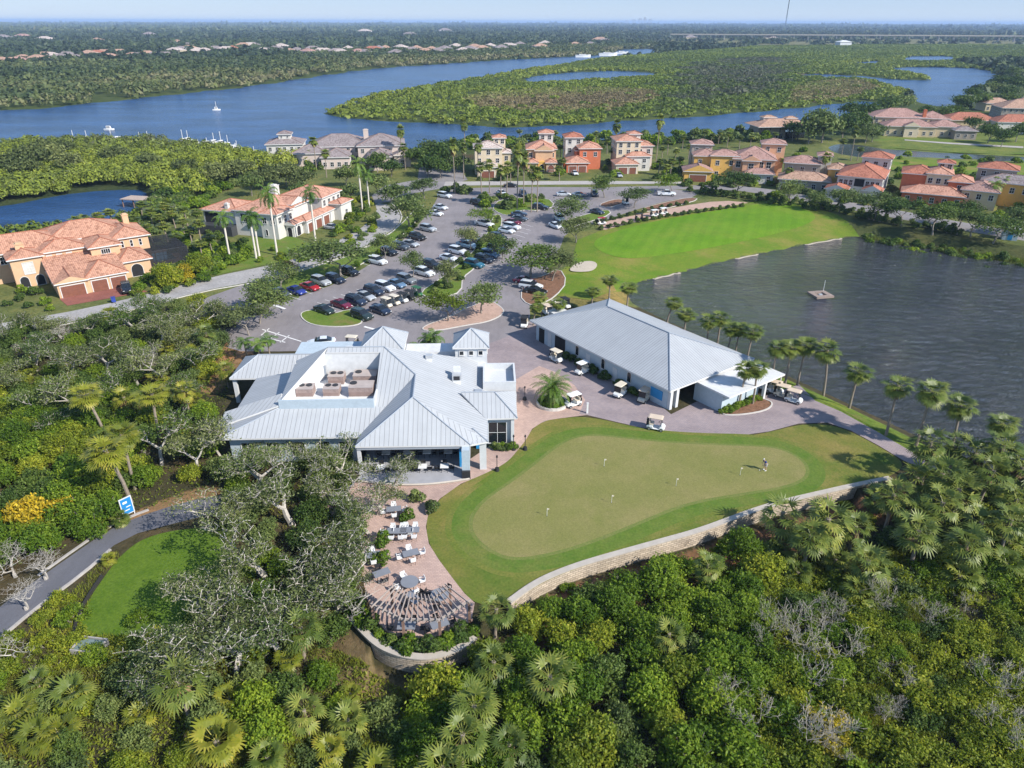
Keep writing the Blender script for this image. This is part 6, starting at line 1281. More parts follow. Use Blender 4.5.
# ---------------------------------------------------------------- one label each
LANDMARKS = [(nm, G(*q)) for nm, q in [('the blue path sign', (130, 512)), ('the pergola', (425, 628)), ('the dark utility box', (93, 650)), ('the golden bush', (35, 528)), ('the clubhouse porch', (236, 395)), ('the date palm', (553, 404)), ('the barn canopy', (760, 395)), ('the fountain raft', (821, 293)), ('the right wall end', (893, 482)), ('the left wall end', (515, 612)), ('the wall middle', (700, 545)), ('the villa chimney', (268, 190)), ('the apricot house', (80, 290)), ('the pool cage', (165, 255)), ('the mauve mansion', (335, 178)), ('the sand bunker', (585, 268)), ('the orange tower house', (540, 174)), ('the rust red house', (585, 174)), ('the cream house', (632, 175)), ('the ochre house', (705, 180)), ('the white red-roofed house', (860, 195)), ('the terracotta house', (925, 200)), ('the creek mansion', (920, 136)), ('the river pavilion', (780, 140)), ('the round island', (335, 318)), ('the pink island', (465, 320)), ('the lot entrance', (450, 186)), ('the dock', (139, 208)), ('the lower right corner', (1000, 750)), ('the lower left corner', (20, 750)), ('the lower picture edge', (600, 760)), ('the bare shrub patch', (800, 650)), ('the taupe house', (800, 190)), ('the cabin on the street', (1009, 232)), ('the shade lawn', (150, 590)), ('the patio tables', (412, 553))]]
groups = {}
for o, ph, x, y in PLANTS:
    lm = min(LANDMARKS, key=lambda q: (q[1][0] - x) ** 2 + (q[1][1] - y) ** 2); dx, dy = x - lm[1][0], y - lm[1][1]
    side = ('right of' if dx > 0 else 'left of') if abs(dx) > abs(dy) else ('beyond' if dy > 0 else 'on the near side of')
    groups.setdefault((ph, side, lm[0]), []).append((math.hypot(dx, dy), o))
for (ph, side, lm), lst in groups.items():
    lst.sort(key=lambda q: q[0])
    for k, (d, o) in enumerate(lst):
        o['label'] = f"{ph}, {(ORD[k] if k < 30 else 'outer') + ' ' if len(lst) > 1 else ''}{side} {lm}"
        if len(o['label'].split()) > 16: o['label'] = o['label'].replace('on the near side of', 'before').replace('with drooping fan leaves', 'with fan leaves')
        o['group'] = ph[:60]
for kind in PROTO:
    for root, _ in PROTO[kind]:
        for c in list(root.children): bpy.data.objects.remove(c)
        bpy.data.objects.remove(root)
# names: the tree kinds keep plain names; bushes in the wild are bushes
for o, ph, x, y in PLANTS:
    if 'bare' in ph and 'oak' not in ph: o.name = 'bare_shrub'
    elif 'bush' in ph and 'mangrove' in ph: o.name = 'mangrove_bush'
    elif 'under the lawn wall' in ph: o.name = 'pepper_bush'
    elif 'riverside' in ph: o.name = 'riverside_bush'
    elif 'scrub' in ph: o.name = 'scrub_bush'
    elif 'bush' in ph: o.name = 'bush'
    elif 'scrub' in ph: o.name = 'scrub_bush'
    elif 'hedge' in ph: o.name = 'hedge_shrub'
    elif 'bank shrub' in ph: o.name = 'bank_shrub'
    elif 'verge shrub' in ph or 'roadside' in ph: o.name = 'verge_shrub'
    elif 'garden shrub' in ph: o.name = 'garden_shrub'
    elif 'cart path' in ph: o.name = 'path_shrub'

# ================================================================== MASSES nobody would count
def mass(name, polys, n_try, r_of, K, mat, tint_of, h_of, excl=(), seed=1, density=None, leaf=.55, weight=None, tri=True):
    """canopy of a far wood: clumps of leaf sprays spread over world polygons, one object of stuff"""
    rng = np.random.default_rng(seed); Xs, Ys = [], []
    for p in polys:
        pa = np.asarray(p); (x0, y0), (x1, y1) = pa.min(0), pa.max(0)
        if weight == 'log':
            r0, r1 = max(30, np.hypot(pa[:, 0], pa[:, 1]).min()), np.hypot(pa[:, 0], pa[:, 1]).max(); a = np.arctan2(pa[:, 0], pa[:, 1]); r = np.exp(rng.uniform(np.log(r0), np.log(r1), n_try)); an = rng.uniform(a.min(), a.max(), n_try); X, Y = r * np.sin(an), r * np.cos(an)
        else: X, Y = rng.uniform(x0, x1, n_try), rng.uniform(y0, y1, n_try)
        k = inside(p, X, Y) if len(p) > 4 or weight != 'log' else np.ones(len(X), bool); Xs.append(X[k]); Ys.append(Y[k])
    X, Y = np.concatenate(Xs), np.concatenate(Ys)
    ok = np.ones(len(X), bool)
    for poly, gap in excl:
        pa = np.asarray(poly); q = (X > pa[:, 0].min() - gap - 5) & (X < pa[:, 0].max() + gap + 5) & (Y > pa[:, 1].min() - gap - 5) & (Y < pa[:, 1].max() + gap + 5) & ok
        if q.any(): d = sdist(poly, X[q], Y[q]); ok[np.where(q)[0][d < gap + np.maximum(0, np.hypot(X[q], Y[q]) - 300)[...] * .0012]] = False
    if density is not None: ok &= rng.random(len(X)) < density(X, Y)
    X, Y = X[ok], Y[ok]; n = len(X); r = r_of(X, Y) * np.exp(rng.normal(0, .28, n)); hh = h_of(X, Y) * rng.uniform(.7, 1.3, n); zb = hgt(X, Y)
    d = unit(rng.normal(size=(n, K, 3))); d[..., 2] = np.abs(d[..., 2]) * 1.0 - .12
    C = np.stack([X, Y, zb + hh * .42], 1)[:, None, :] + d * np.stack([r, r, hh * .58], 1)[:, None, :] * rng.uniform(.7, 1.1, (n, K, 1))
    Nn = unit(d + rng.normal(size=d.shape) * .45 + [0, 0, .3]).reshape(-1, 3); C = C.reshape(-1, 3); s = np.repeat(r, K) * leaf * rng.uniform(.6, 1.3, n * K)
    rr = unit(rng.normal(size=C.shape)); t = unit(np.cross(Nn, rr)); b = np.cross(Nn, t); s = s[:, None]
    V = np.stack([C + t * s, C - t * s * .6 + b * s * .8, C - t * s * .6 - b * s * .8], 1).reshape(-1, 3); Fq = np.arange(len(V)).reshape(-1, 3)
    tn = np.clip(np.repeat(tint_of(X, Y, rng), K) + rng.normal(0, .12, n * K), 0, 1)
    o = npmesh(name, V, Fq, mat, tn); tag(o, kind='stuff'); return o
def wob(X, Y, f, s=0): return .5 + .25 * np.sin(X * f + np.sin(Y * f * .8 + s) * 1.7 + s) + .25 * np.sin(Y * f * 1.3 - X * f * .5 + 2 * s)
M['mangrove'] = leafmat('mangrove_canopy', [(0, (0.115, 0.12, 0.075)), (0.3, (0.095, 0.128, 0.028)), (0.6, (0.155, 0.205, 0.024)), (1, (0.24, 0.27, 0.035))], trans=.2)
M['farwood'] = leafmat('far_wood_canopy', [(0, (0.032, 0.050, 0.022)), (0.45, (0.070, 0.098, 0.032)), (0.75, (0.130, 0.150, 0.048)), (1, (0.19, 0.175, 0.085))], trans=.15)
M['marshgrass'] = leafmat('marsh_canopy', [(0, (0.10, 0.08, 0.04)), (0.4, (0.20, 0.16, 0.075)), (0.7, (0.16, 0.185, 0.045)), (1, (0.22, 0.24, 0.05))], trans=.2)
WX = [(p, 1.0) for p, wl, b in WATERS]
wood1 = gp([(-260, 150), (0, 149), (70, 147), (150, 149), (230, 155), (280, 165), (320, 166), (235, 178), (200, 198), (165, 202), (155, 190), (110, 189), (60, 194), (0, 204), (-120, 212), (-260, 225)])
mass('mangrove_wood', [wood1], 4200, lambda X, Y: 2.1 + 0 * X, 190, M['mangrove'], lambda X, Y, g: .35 + .5 * wob(X, Y, .05) - .3 * (Y > 280) * wob(X, Y, .03, 2) + g.uniform(-.12, .12, len(X)), lambda X, Y: 3.6 + 2.0 * wob(X, Y, .05, 1), [(p, 1.5) for p, w_, b in WATERS], 51, leaf=.17)
south = gp([(-60, 236), (40, 234), (100, 226), (145, 216), (152, 206), (160, 203), (200, 205), (150, 232), (100, 238), (-60, 250)])
mass('shore_thicket', [south], 260, lambda X, Y: 1.8 + 0 * X, 90, M['mangrove'], lambda X, Y, g: g.uniform(.2, .7, len(X)), lambda X, Y: 2.8 + 0 * X, [(p, 1.0) for p, w_, b in WATERS], 52, leaf=.26)
island = gp([(316, 114.5), (331, 110.2), (363, 98.5), (400, 91.5), (431, 85.5), (470, 79.5), (512, 72.5), (562, 64.5), (612, 57), (656, 53.5), (760, 46), (900, 44), (1100, 44), (1100, 58), (960, 62), (1000, 70), (900, 100), (870, 104), (818, 105.5), (768, 110.5), (697, 117), (637, 120), (562, 126), (512, 128), (470, 126), (416, 123), (356, 120)])
marsh = [chaikin(gp(px), 1) for px, c in COVERS if c == C_MARSH]
def in_marsh(X, Y):
    r = np.zeros(X.shape, bool)
    for p in marsh: r |= inside(p, X, Y)
    return r
greywood = chaikin(gp([(655, 92), (668, 72), (700, 61), (760, 57), (805, 60), (790, 84), (740, 96), (690, 103)]), 2)
bankd = lambda X, Y: np.min([np.abs(pdist(p, X, Y)) for p, w_, b in WATERS[:5]], axis=0)
mass('mangrove_island', [island], 88000, lambda X, Y: 1.45 + np.hypot(X, Y) * .0015, 28, M['mangrove'], lambda X, Y, g: np.clip(.42 + .40 * wob(X, Y, .017, 1) + .28 * (bankd(X, Y) < 18) - .62 * sstep(-14, 22, -sdist(greywood, X, Y) + 40 * (wob(X, Y, .05, 3) - .5)) * (.55 + .45 * (wob(X, Y, .09, 7) > .42)), 0.0, 1) + g.uniform(-.1, .1, len(X)), lambda X, Y: 1.7 + 1.2 * wob(X, Y, .02, 3), [(p, 1.2) for p, w_, b in WATERS], 53, density=lambda X, Y: np.where(in_marsh(X, Y), .05, 1.0), leaf=.33, weight=None)
mass('marsh_grass', marsh, 5000, lambda X, Y: 2.2 + 0 * X, 14, M['marshgrass'], lambda X, Y, g: .25 + .5 * wob(X, Y, .03, 2) + g.uniform(-.1, .1, len(X)), lambda X, Y: .8 + 0 * X, [(p, 1.0) for p, w_, b in WATERS], 54, leaf=.4)
far_bank = gp([(-260, 127), (0, 112), (50, 108.7), (150, 97.5), (200, 92), (256, 86), (331, 74.3), (386, 67.3), (450, 63.3), (512, 58.7), (587, 55.3), (612, 53), (622, 48.5), (657, 48), (657, 44), (500, 47), (350, 52), (256, 60), (120, 66), (0, 68), (-260, 76)])
mass('riverbank_wood', [far_bank], 20000, lambda X, Y: 2.2 + np.hypot(X, Y) * .0018, 32, M['farwood'], lambda X, Y, g: np.clip(.46 + .4 * wob(X, Y, .016, 2) + .25 * (bankd(X, Y) < 25) - .25 * (bankd(X, Y) > 130), 0, 1) + g.uniform(-.14, .14, len(X)), lambda X, Y: 4.5 + 3 * wob(X, Y, .02, 5), [(p, 1.5) for p, w_, b in WATERS], 55, leaf=.34)
R_east = gp([(880, 100), (905, 96), (940, 108), (965, 92), (990, 84), (1000, 74), (1100, 62), (1150, 100), (1000, 108), (930, 118), (880, 122), (858, 112)])
mass('lagoon_wood', [R_east], 1500, lambda X, Y: 3.2 + 0 * X, 40, M['farwood'], lambda X, Y, g: .15 + .3 * wob(X, Y, .03, 2) + g.uniform(-.1, .1, len(X)), lambda X, Y: 5 + 3 * wob(X, Y, .03, 1), [(p, 1.5) for p, w_, b in WATERS], 56, density=lambda X, Y: .55 + 0 * X, leaf=.4)
# ---- the plain out to the horizon
a0 = 1.0
def sector(r0, r1): return [(-math.sin(a0) * r0, math.cos(a0) * r0), (math.sin(a0) * r0, math.cos(a0) * r0), (math.sin(a0) * r1, math.cos(a0) * r1), (-math.sin(a0) * r1, math.cos(a0) * r1)]
HOUSEBANDS = [gp(q) for q in [[(-40, 67), (0, 66.5), (150, 60), (260, 52), (260, 46), (150, 52), (0, 59), (-40, 60)], [(262, 52), (420, 55), (505, 55), (505, 46), (400, 43), (262, 43)]]]
def dens(X, Y):
    d = np.where(np.hypot(X, Y) > 1000, 1.0, .9); 
    for b in HOUSEBANDS: d = np.where(inside(b, X, Y), .32, d)
    cl_ = (wob(X, Y, .0023, 1) > .74) & (np.hypot(X, Y) > 1500); d = np.where(cl_, .15, d)
    return d
mass('far_woodland', [sector(900, 14000)], 52000, lambda X, Y: 3 + np.hypot(X, Y) * .0033, 18, M['farwood'], lambda X, Y, g: np.clip(.05 + .25 * wob(X, Y, .004, 2) + .35 * (np.hypot(X, Y) > 3800) * (X < -.1 * Y), 0, 1) + g.uniform(-.1, .14, len(X)), lambda X, Y: 6.5 + 0 * X, [(p, 2.5) for p, w_, b in WATERS] + [(island, 0), (far_bank, 0)], 57, density=dens, leaf=.5, weight='log')
mass('west_woodland', [gp([(-420, 128), (-200, 122), (-20, 70), (-20, 60), (-420, 75)])], 3000, lambda X, Y: 4.5 + 0 * X, 16, M['farwood'], lambda X, Y, g: g.uniform(.1, .6, len(X)), lambda X, Y: 6 + 0 * X, [(p, 2.5) for p, w_, b in WATERS], 58, leaf=.7)
# undergrowth: leaf tufts over the scrub floor
def tufts(name, px, n, zr, mat, lo, hi, size, seed, h=.25):
    rng = np.random.default_rng(seed); poly = [G(x, y, zr) for x, y in px]; pa = np.asarray(poly); X = rng.uniform(pa[:, 0].min(), pa[:, 0].max(), n); Y = rng.uniform(pa[:, 1].min(), pa[:, 1].max(), n)
    k = inside(poly, X, Y); X, Y = X[k], Y[k]; Z = hgt(X, Y); C = np.stack([X, Y, Z + rng.uniform(0, h, len(X))], 1); Nn = unit(rng.normal(size=C.shape) * .8 + [0, 0, .5])
    V, Fq = cards(rng, C, Nn, size * rng.uniform(.6, 1.4, len(X)), .35); t = np.clip(lo + (hi - lo) * wob(X, Y, .35, seed) + rng.normal(0, .15, len(X)), 0, 1)
    tag(npmesh(name, V, Fq, mat, t), kind='stuff')
M['under'] = leafmat('undergrowth_leaves', [(0, (0.08, 0.06, 0.035)), (0.25, (0.14, 0.125, 0.042)), (0.55, (0.18, 0.225, 0.025)), (1, (0.34, 0.35, 0.04))], trans=.45)
tufts('undergrowth', [(740, 560), (900, 540), (1130, 520), (1150, 840), (700, 840), (700, 640)], 60000, LOW, M['under'], .25, .95, .17, 61, .35)
tufts('undergrowth', [(400, 690), (500, 630), (740, 560), (740, 840), (380, 840)], 26000, LOW, M['under'], .1, .7, .17, 62)
tufts('undergrowth', [(-70, 660), (60, 640), (330, 640), (420, 690), (420, 840), (-80, 840)], 40000, -.4, M['under'], .15, .8, .17, 63)
tufts('undergrowth', [(-70, 340), (60, 335), (200, 305), (240, 340), (210, 490), (110, 522), (-70, 610)], 40000, 0, M['under'], .1, .75, .2, 64)
tufts('undergrowth', [(215, 480), (345, 470), (372, 610), (330, 650), (240, 640)], 12000, 0, M['under'], .0, .6, .17, 65)

def blades(name, px, n, zr, mat, lo, hi, hgt_, seed):
    rng = np.random.default_rng(seed); poly = [G(x, y, zr) for x, y in px]; pa = np.asarray(poly); X = rng.uniform(pa[:, 0].min(), pa[:, 0].max(), n); Y = rng.uniform(pa[:, 1].min(), pa[:, 1].max(), n)
    k = inside(poly, X, Y) & (wob(X, Y, .3, seed) > .35); X, Y = X[k], Y[k]; n = len(X); Z = hgt(X, Y) - .05; a = rng.uniform(0, 6.28, n); ln = rng.normal(size=(n, 2)) * .35; h = hgt_ * rng.uniform(.5, 1.3, n)
    B = np.stack([X, Y, Z], 1); T = B + np.stack([ln[:, 0] * h, ln[:, 1] * h, h], 1); w = np.stack([np.cos(a), np.sin(a), 0 * a], 1) * .045
    V = np.stack([B - w, B + w, T], 1).reshape(-1, 3); t = np.clip(lo + (hi - lo) * wob(X, Y, .22, seed + 1) + rng.normal(0, .14, n), 0, 1)
    tag(npmesh(name, V, np.arange(len(V)).reshape(-1, 3), mat, t), kind='stuff')
blades('long_grass', [(720, 570), (900, 545), (1130, 525), (1150, 840), (700, 840), (700, 640)], 190000, LOW, M['under'], .4, 1.05, .6, 71)
blades('long_grass', [(-70, 660), (60, 640), (330, 640), (420, 690), (420, 840), (-80, 840)], 60000, -.4, M['under'], .3, .95, .5, 72)
blades('long_grass', [(10, 650), (70, 598), (100, 565), (150, 530), (100, 580), (80, 640), (60, 670)], 9000, 0, M['under'], .4, 1, .35, 73)
blades('bank_reeds', [(848, 237.5), (925, 248.5), (1060, 271), (1060, 262), (930, 243), (866, 233)], 30000, -.8, M['under'], .3, .8, .9, 74)
# ================================================================== VEHICLES
def paint(n, c, rough=.25):
    m = plain(n, c, rough, 0.0, metallic=.15, spec=.5); b = [q for q in m.node_tree.nodes if q.type == 'BSDF_PRINCIPLED'][0]; b.inputs['Coat Weight'].default_value = .6; return m
PA = {n: paint('paint_' + n.replace(' ', '_'), c) for n, c in {'white': (.74, .75, .76), 'black': (.012, .012, .014), 'dark navy': (.018, .028, .055), 'blue': (.03, .05, .28), 'red': (.42, .02, .03), 'silver': (.42, .44, .46), 'dark grey': (.07, .085, .10), 'dark green': (.025, .04, .032), 'maroon': (.17, .012, .035), 'steel blue': (.13, .22, .33), 'teal': (.03, .14, .20), 'light blue': (.30, .42, .50), 'grey': (.22, .24, .26), 'beige': (.48, .36, .20)}.items()}
M['tyre'] = plain('tyre_rubber', (.02, .02, .02), .9, .1); M['rim'] = plain('alloy_rim', (.45, .46, .48), .3, .05, metallic=.6); M['headlamp'] = plain('headlamp_glass', (.75, .76, .74), .15, 0); M['taillamp'] = plain('red_lamp', (.35, .015, .015), .25, 0); M['blacktrim'] = plain('black_plastic', (.025, .025, .027), .6, .1)
M['carglass'] = glass('car_glass', (.015, .02, .026), .06); M['cream'] = plain('cream_plastic', (.62, .55, .44), .5, .06); M['cartwhite'] = plain('white_plastic', (.72, .72, .70), .4, .05); M['tanroof'] = plain('tan_canopy', (.58, .47, .36), .6, .06)
def loft(mb, st, m=0, close=True):
    """stations: (x, half width, z low, z high, half width at top)"""
    rings = [[(x, -w, zl), (x, -w * 1.02, (zl * .45 + zh * .55)), (x, -wt, zh), (x, wt, zh), (x, w * 1.02, (zl * .45 + zh * .55)), (x, w, zl)] for x, w, zl, zh, wt in st]
    for a, b in zip(rings, rings[1:]):
        for k in range(6): j = (k + 1) % 6; mb.face([a[k], a[j], b[j], b[k]][::-1], m)
    mb.face(rings[0], m); mb.face(rings[-1][::-1], m)
def wheel(t, x, y, r, w, tname='wheel'):
    sg = 1 if y > 0 else -1; a = MB(); a.tube([(x, y - w / 2, r), (x, y + w / 2, r)], r, 14, 0); o = a.build(tname, M['tyre'], t); b = MB(); b.tube([(x, y + sg * (w / 2 - .02), r), (x, y + sg * (w / 2 + .015), r)], r * .62, 10, 0); b.build('rim', M['rim'], o)
def make_car(kind):
    name = {'sedan': 'parked_car', 'suv': 'parked_car', 'pickup': 'pickup_truck'}[kind]; t = thing(name, 'x', 'car' if kind != 'pickup' else 'pickup truck', (0, -6000, 0)); b = MB(); g = MB(); rf = MB()
    if kind == 'sedan':
        L2, W2, r = 2.35, .90, .33; loft(b, [(-L2, .72, .38, .78, .66), (-L2 + .25, .86, .28, .98, .78), (-1.2, W2, .24, 1.0, .82), (.9, W2, .24, .97, .82), (1.7, .88, .26, .86, .76), (L2 - .12, .80, .30, .70, .68), (L2, .66, .36, .60, .56)])
        loft(g, [(-1.75, .74, .94, .98, .70), (-1.0, .79, .94, 1.38, .60), (.1, .80, .94, 1.42, .61), (1.05, .78, .93, .97, .72)]); loft(rf, [(-.98, .60, 1.37, 1.42, .56), (-.4, .62, 1.40, 1.46, .57), (.12, .62, 1.40, 1.45, .56)]); hx, tx, hz_ = L2 - .1, -L2 + .04, .62
    elif kind == 'suv':
        L2, W2, r = 2.40, .95, .37; loft(b, [(-L2, .80, .42, 1.05, .74), (-L2 + .2, .92, .32, 1.12, .84), (-1.2, W2, .28, 1.14, .86), (.9, W2, .28, 1.12, .86), (1.6, .93, .30, 1.04, .80), (L2 - .12, .86, .34, .88, .74), (L2, .74, .40, .74, .66)])
        loft(g, [(-2.28, .80, 1.06, 1.12, .74), (-1.95, .83, 1.08, 1.64, .68), (.15, .84, 1.08, 1.70, .68), (1.05, .80, 1.05, 1.10, .74)]); loft(rf, [(-2.02, .70, 1.62, 1.70, .64), (-1.0, .71, 1.67, 1.76, .65), (.2, .70, 1.68, 1.73, .64)]); hx, tx, hz_ = L2 - .1, -L2 + .04, .78
    else:
        L2, W2, r = 2.8, .98, .40; loft(b, [(-L2, .90, .50, .80, .86), (-L2 + .1, .96, .42, .82, .90), (-.75, W2, .36, .84, .90), (-.72, W2, .36, 1.18, .88), (1.2, W2, .36, 1.14, .88), (2.0, .95, .38, 1.06, .82), (L2 - .1, .88, .42, .92, .76), (L2, .78, .46, .80, .7)])
        for s in (-1, 1): b.box(-L2 + .02, -.75, s * .92 - .05, s * .92 + .05, .82, 1.16)
        b.box(-L2, -L2 + .07, -.90, .90, .82, 1.14); loft(g, [(-.70, .84, 1.12, 1.16, .78), (-.5, .85, 1.12, 1.76, .70), (.6, .85, 1.12, 1.78, .70), (1.3, .82, 1.10, 1.14, .76)]); loft(rf, [(-.55, .72, 1.74, 1.80, .66), (.1, .73, 1.77, 1.85, .67), (.62, .72, 1.76, 1.81, .66)]); hx, tx, hz_ = L2 - .1, -L2 - .01, .84
        bd = MB(); bd.box(-L2 + .08, -.76, -.86, .86, .845, .87); bd.build('truck_bed', M['blacktrim'], t)
    b.build('body', PA['white'], t); g.build('windows', M['carglass'], t); rf.build('roof', PA['white'], t)
    wb = .62 * L2
    for x in (-wb, wb * 1.02):
        for y in (-W2 + .08, W2 - .08): wheel(t, x, y, r, .24)
    for s in (-1, 1):
        a = MB(); a.box(hx - .12, hx + .06, s * .56 - .15, s * .56 + .15, hz_ - .07, hz_ + .07); a.build('headlight', M['headlamp'], t)
        a = MB(); a.box(tx - .03, tx + .1, s * .66 - .1, s * .66 + .1, hz_ + .02, hz_ + .24); a.build('taillight', M['taillamp'], t)
        a = MB(); a.box(.72, .92, s * (W2 + .08) - .09, s * (W2 + .08) + .09, 1.0 if kind == 'sedan' else 1.14, 1.14 if kind == 'sedan' else 1.3); a.build('mirror', M['blacktrim'], t)
    a = MB(); a.box(hx + .02, L2 + .02, -.45, .45, hz_ - .22, hz_ - .06); a.build('grille', M['blacktrim'], t)
    return t
CARS = {k: make_car(k) for k in ('sedan', 'suv', 'pickup')}
used = []
def car(kind, col, px, py, ang, label, group):
    x, y = G(px, py, .7); o = dup(CARS[kind], (x, y, .035), R(ang + prng.uniform(-2.5, 2.5)), label, group, mats={'body': PA[col], 'roof': PA[col]}); return o
def row(lst, where, ang, group):
    for k, (px, py, kind, col, *a) in enumerate(lst):
        nm = {'sedan': 'sedan', 'suv': 'sport utility car', 'pickup': 'pickup truck'}[kind]
        car(kind, col, px, py, a[0] if a else ang, f'{col} {nm}, {ORD[k]} {where}', group)
row([(281, 292.5, 'sedan', 'dark grey'), (297, 290.5, 'sedan', 'blue'), (310.5, 286.5, 'sedan', 'red'), (321.5, 281.5, 'suv', 'silver'), (336, 279.3, 'suv', 'dark navy'), (350, 272, 'suv', 'black'), (378, 261, 'suv', 'white'), (389.5, 252, 'suv', 'black'), (401, 246.5, 'suv', 'dark grey'), (411, 243.5, 'sedan', 'silver'), (418, 237, 'suv', 'black'), (428.5, 228.5, 'suv', 'silver'), (436, 213, 'sedan', 'white'), (441, 207, 'sedan', 'white'), (445, 195.5, 'suv', 'white')], 'along the lane verge from the near end', -36, 'cars in the row along the lane verge')
row([(325, 309.5, 'sedan', 'dark green'), (342, 304, 'sedan', 'maroon'), (356.5, 301, 'suv', 'dark navy'), (366, 296, 'sedan', 'silver'), (374.5, 291, 'suv', 'dark navy'), (385.5, 287, 'suv', 'white'), (397, 283.5, 'sedan', 'steel blue'), (407, 279.5, 'suv', 'grey'), (425, 272.3, 'suv', 'white'), (432, 264.5, 'suv', 'black'), (449, 257.5, 'sedan', 'white'), (458.5, 250.8, 'suv', 'white'), (468, 245, 'pickup', 'light blue'), (475, 239, 'suv', 'dark grey'), (485, 223.5, 'pickup', 'white'), (478, 202.5, 'suv', 'black')], 'in the middle row from the round island', -38, 'cars in the middle row')
row([(362.5, 315, 'suv', 'dark green'), (381, 309.5, 'sedan', 'dark navy')], 'in the short front row beside the round island', -38, 'cars in the short front row')
row([(475, 264, 'suv', 'teal'), (485, 259, 'suv', 'dark navy'), (490.5, 254, 'suv', 'steel blue'), (497, 248.5, 'suv', 'dark navy'), (501, 243, 'sedan', 'dark navy'), (499, 237, 'suv', 'black'), (507, 230, 'sedan', 'white'), (512.5, 226.5, 'suv', 'white'), (513.5, 221.5, 'sedan', 'maroon'), (519.5, 213.5, 'sedan', 'dark navy', -4), (541, 207, 'suv', 'black', -20), (520, 218, 'sedan', 'dark grey', -25)], 'east of the median from the near end', -36, 'cars east of the median')
row([(525, 280, 'sedan', 'maroon', -25), (531.5, 285.5, 'suv', 'white', -25), (536, 290, 'sedan', 'black', -25)], 'by the mulch island at the lot edge', -25, 'cars by the mulch island')
row([(511, 185, 'sedan', 'black', 5), (502, 192.5, 'sedan', 'white', -60), (523.5, 193.5, 'suv', 'dark navy', -80), (564, 193.5, 'sedan', 'silver', 5), (595, 193.5, 'suv', 'dark navy', -85), (580, 194, 'sedan', 'grey', 5), (556, 225, 'sedan', 'white', -60), (560, 218, 'suv', 'white', -75), (597.5, 211, 'sedan', 'dark navy', -50), (667, 193, 'pickup', 'white', -6)], 'in the upper lot along the street', 0, 'cars in the upper lot')
row([(575, 172.5, 'sedan', 'white', -80), (619, 174.5, 'sedan', 'silver', -80), (826, 195, 'sedan', 'white', -20)], 'on the red house driveways', 0, 'cars on the house driveways')
row([(127, 289, 'suv', 'black', -60)], 'parked before the brown garage doors', 0, 'cars on the house driveways'); row([(333, 227, 'sedan', 'silver', -20)], 'beside the white villa garages', 0, 'cars on the house driveways')
row([(215, 313.5, 'sedan', 'white', -38), (226, 322, 'suv', 'black', -38)], 'under the trees left of the lot', 0, 'cars under the trees'); row([(322, 342, 'sedan', 'white', 190)], 'behind the clubhouse roof', 0, 'cars behind the clubhouse')
# golf carts
def make_cart():
    t = thing('golf_cart', 'x', 'golf cart', (0, -6000, 0)); b = MB()
    loft(b, [(-1.15, .50, .32, .62, .46), (-.75, .58, .26, .78, .52), (-.35, .58, .26, .76, .52), (-.30, .58, .24, .34, .56), (.45, .58, .24, .34, .56), (.62, .56, .26, .80, .48), (1.0, .54, .28, .74, .46), (1.2, .44, .34, .58, .38)]); b.build('body', M['cartwhite'], t)
    s = MB(); s.box(-.78, -.28, -.52, .52, .78, .90); s.build('seat', M['cream'], t); s = MB(); s.box(-.86, -.74, -.52, .52, .92, 1.28); s.build('backrest', M['cream'], t)
    s = MB(); loft(s, [(-1.05, .56, 1.80, 1.85, .52), (-.9, .60, 1.80, 1.90, .54), (.7, .60, 1.80, 1.90, .54), (.88, .54, 1.80, 1.85, .5)]); s.build('canopy', M['tanroof'], t)
    for x, xt in ((-.92, -.92), (.78, .62)):
        for y in (-.5, .5): s = MB(); s.tube([(x, y, .70), (xt, y, 1.81)], .025, 5); s.build('post', M['blacktrim'], t)
    s = MB(); s.face([(.76, -.48, .82), (.76, .48, .82), (.64, .48, 1.75), (.64, -.48, 1.75)]); s.build('windscreen', M['carglass'], t)
    s = MB(); s.box(-1.22, -.98, -.42, .42, .55, 1.05); s.tube([(-1.08, -.22, .9), (-1.14, -.22, 1.45)], .11, 8); s.tube([(-1.08, .22, .9), (-1.14, .22, 1.45)], .11, 8); s.build('bag_rack', M['blacktrim'], t)
    s = MB(); s.tube([(.6, .25, .7), (.35, .25, 1.02)], .02, 5); s.tube([(.36 + .15 * math.cos(a) * .5, .25 + .15 * math.sin(a), 1.03 + .15 * math.cos(a) * .6) for a in [k * .785 for k in range(9)]], .018, 5); s.build('steering_wheel', M['blacktrim'], t)
    for x in (-.78, .78):
        for y in (-.52, .52): wheel(t, x, y, .23, .2)
    for y in (-.3, .3): s = MB(); s.box(1.10, 1.2, y - .08, y + .08, .52, .60); s.build('headlight', M['headlamp'], t)
    return t
CART = make_cart(); M['greenbody'] = plain('green_plastic', (.03, .12, .05), .4, .05)
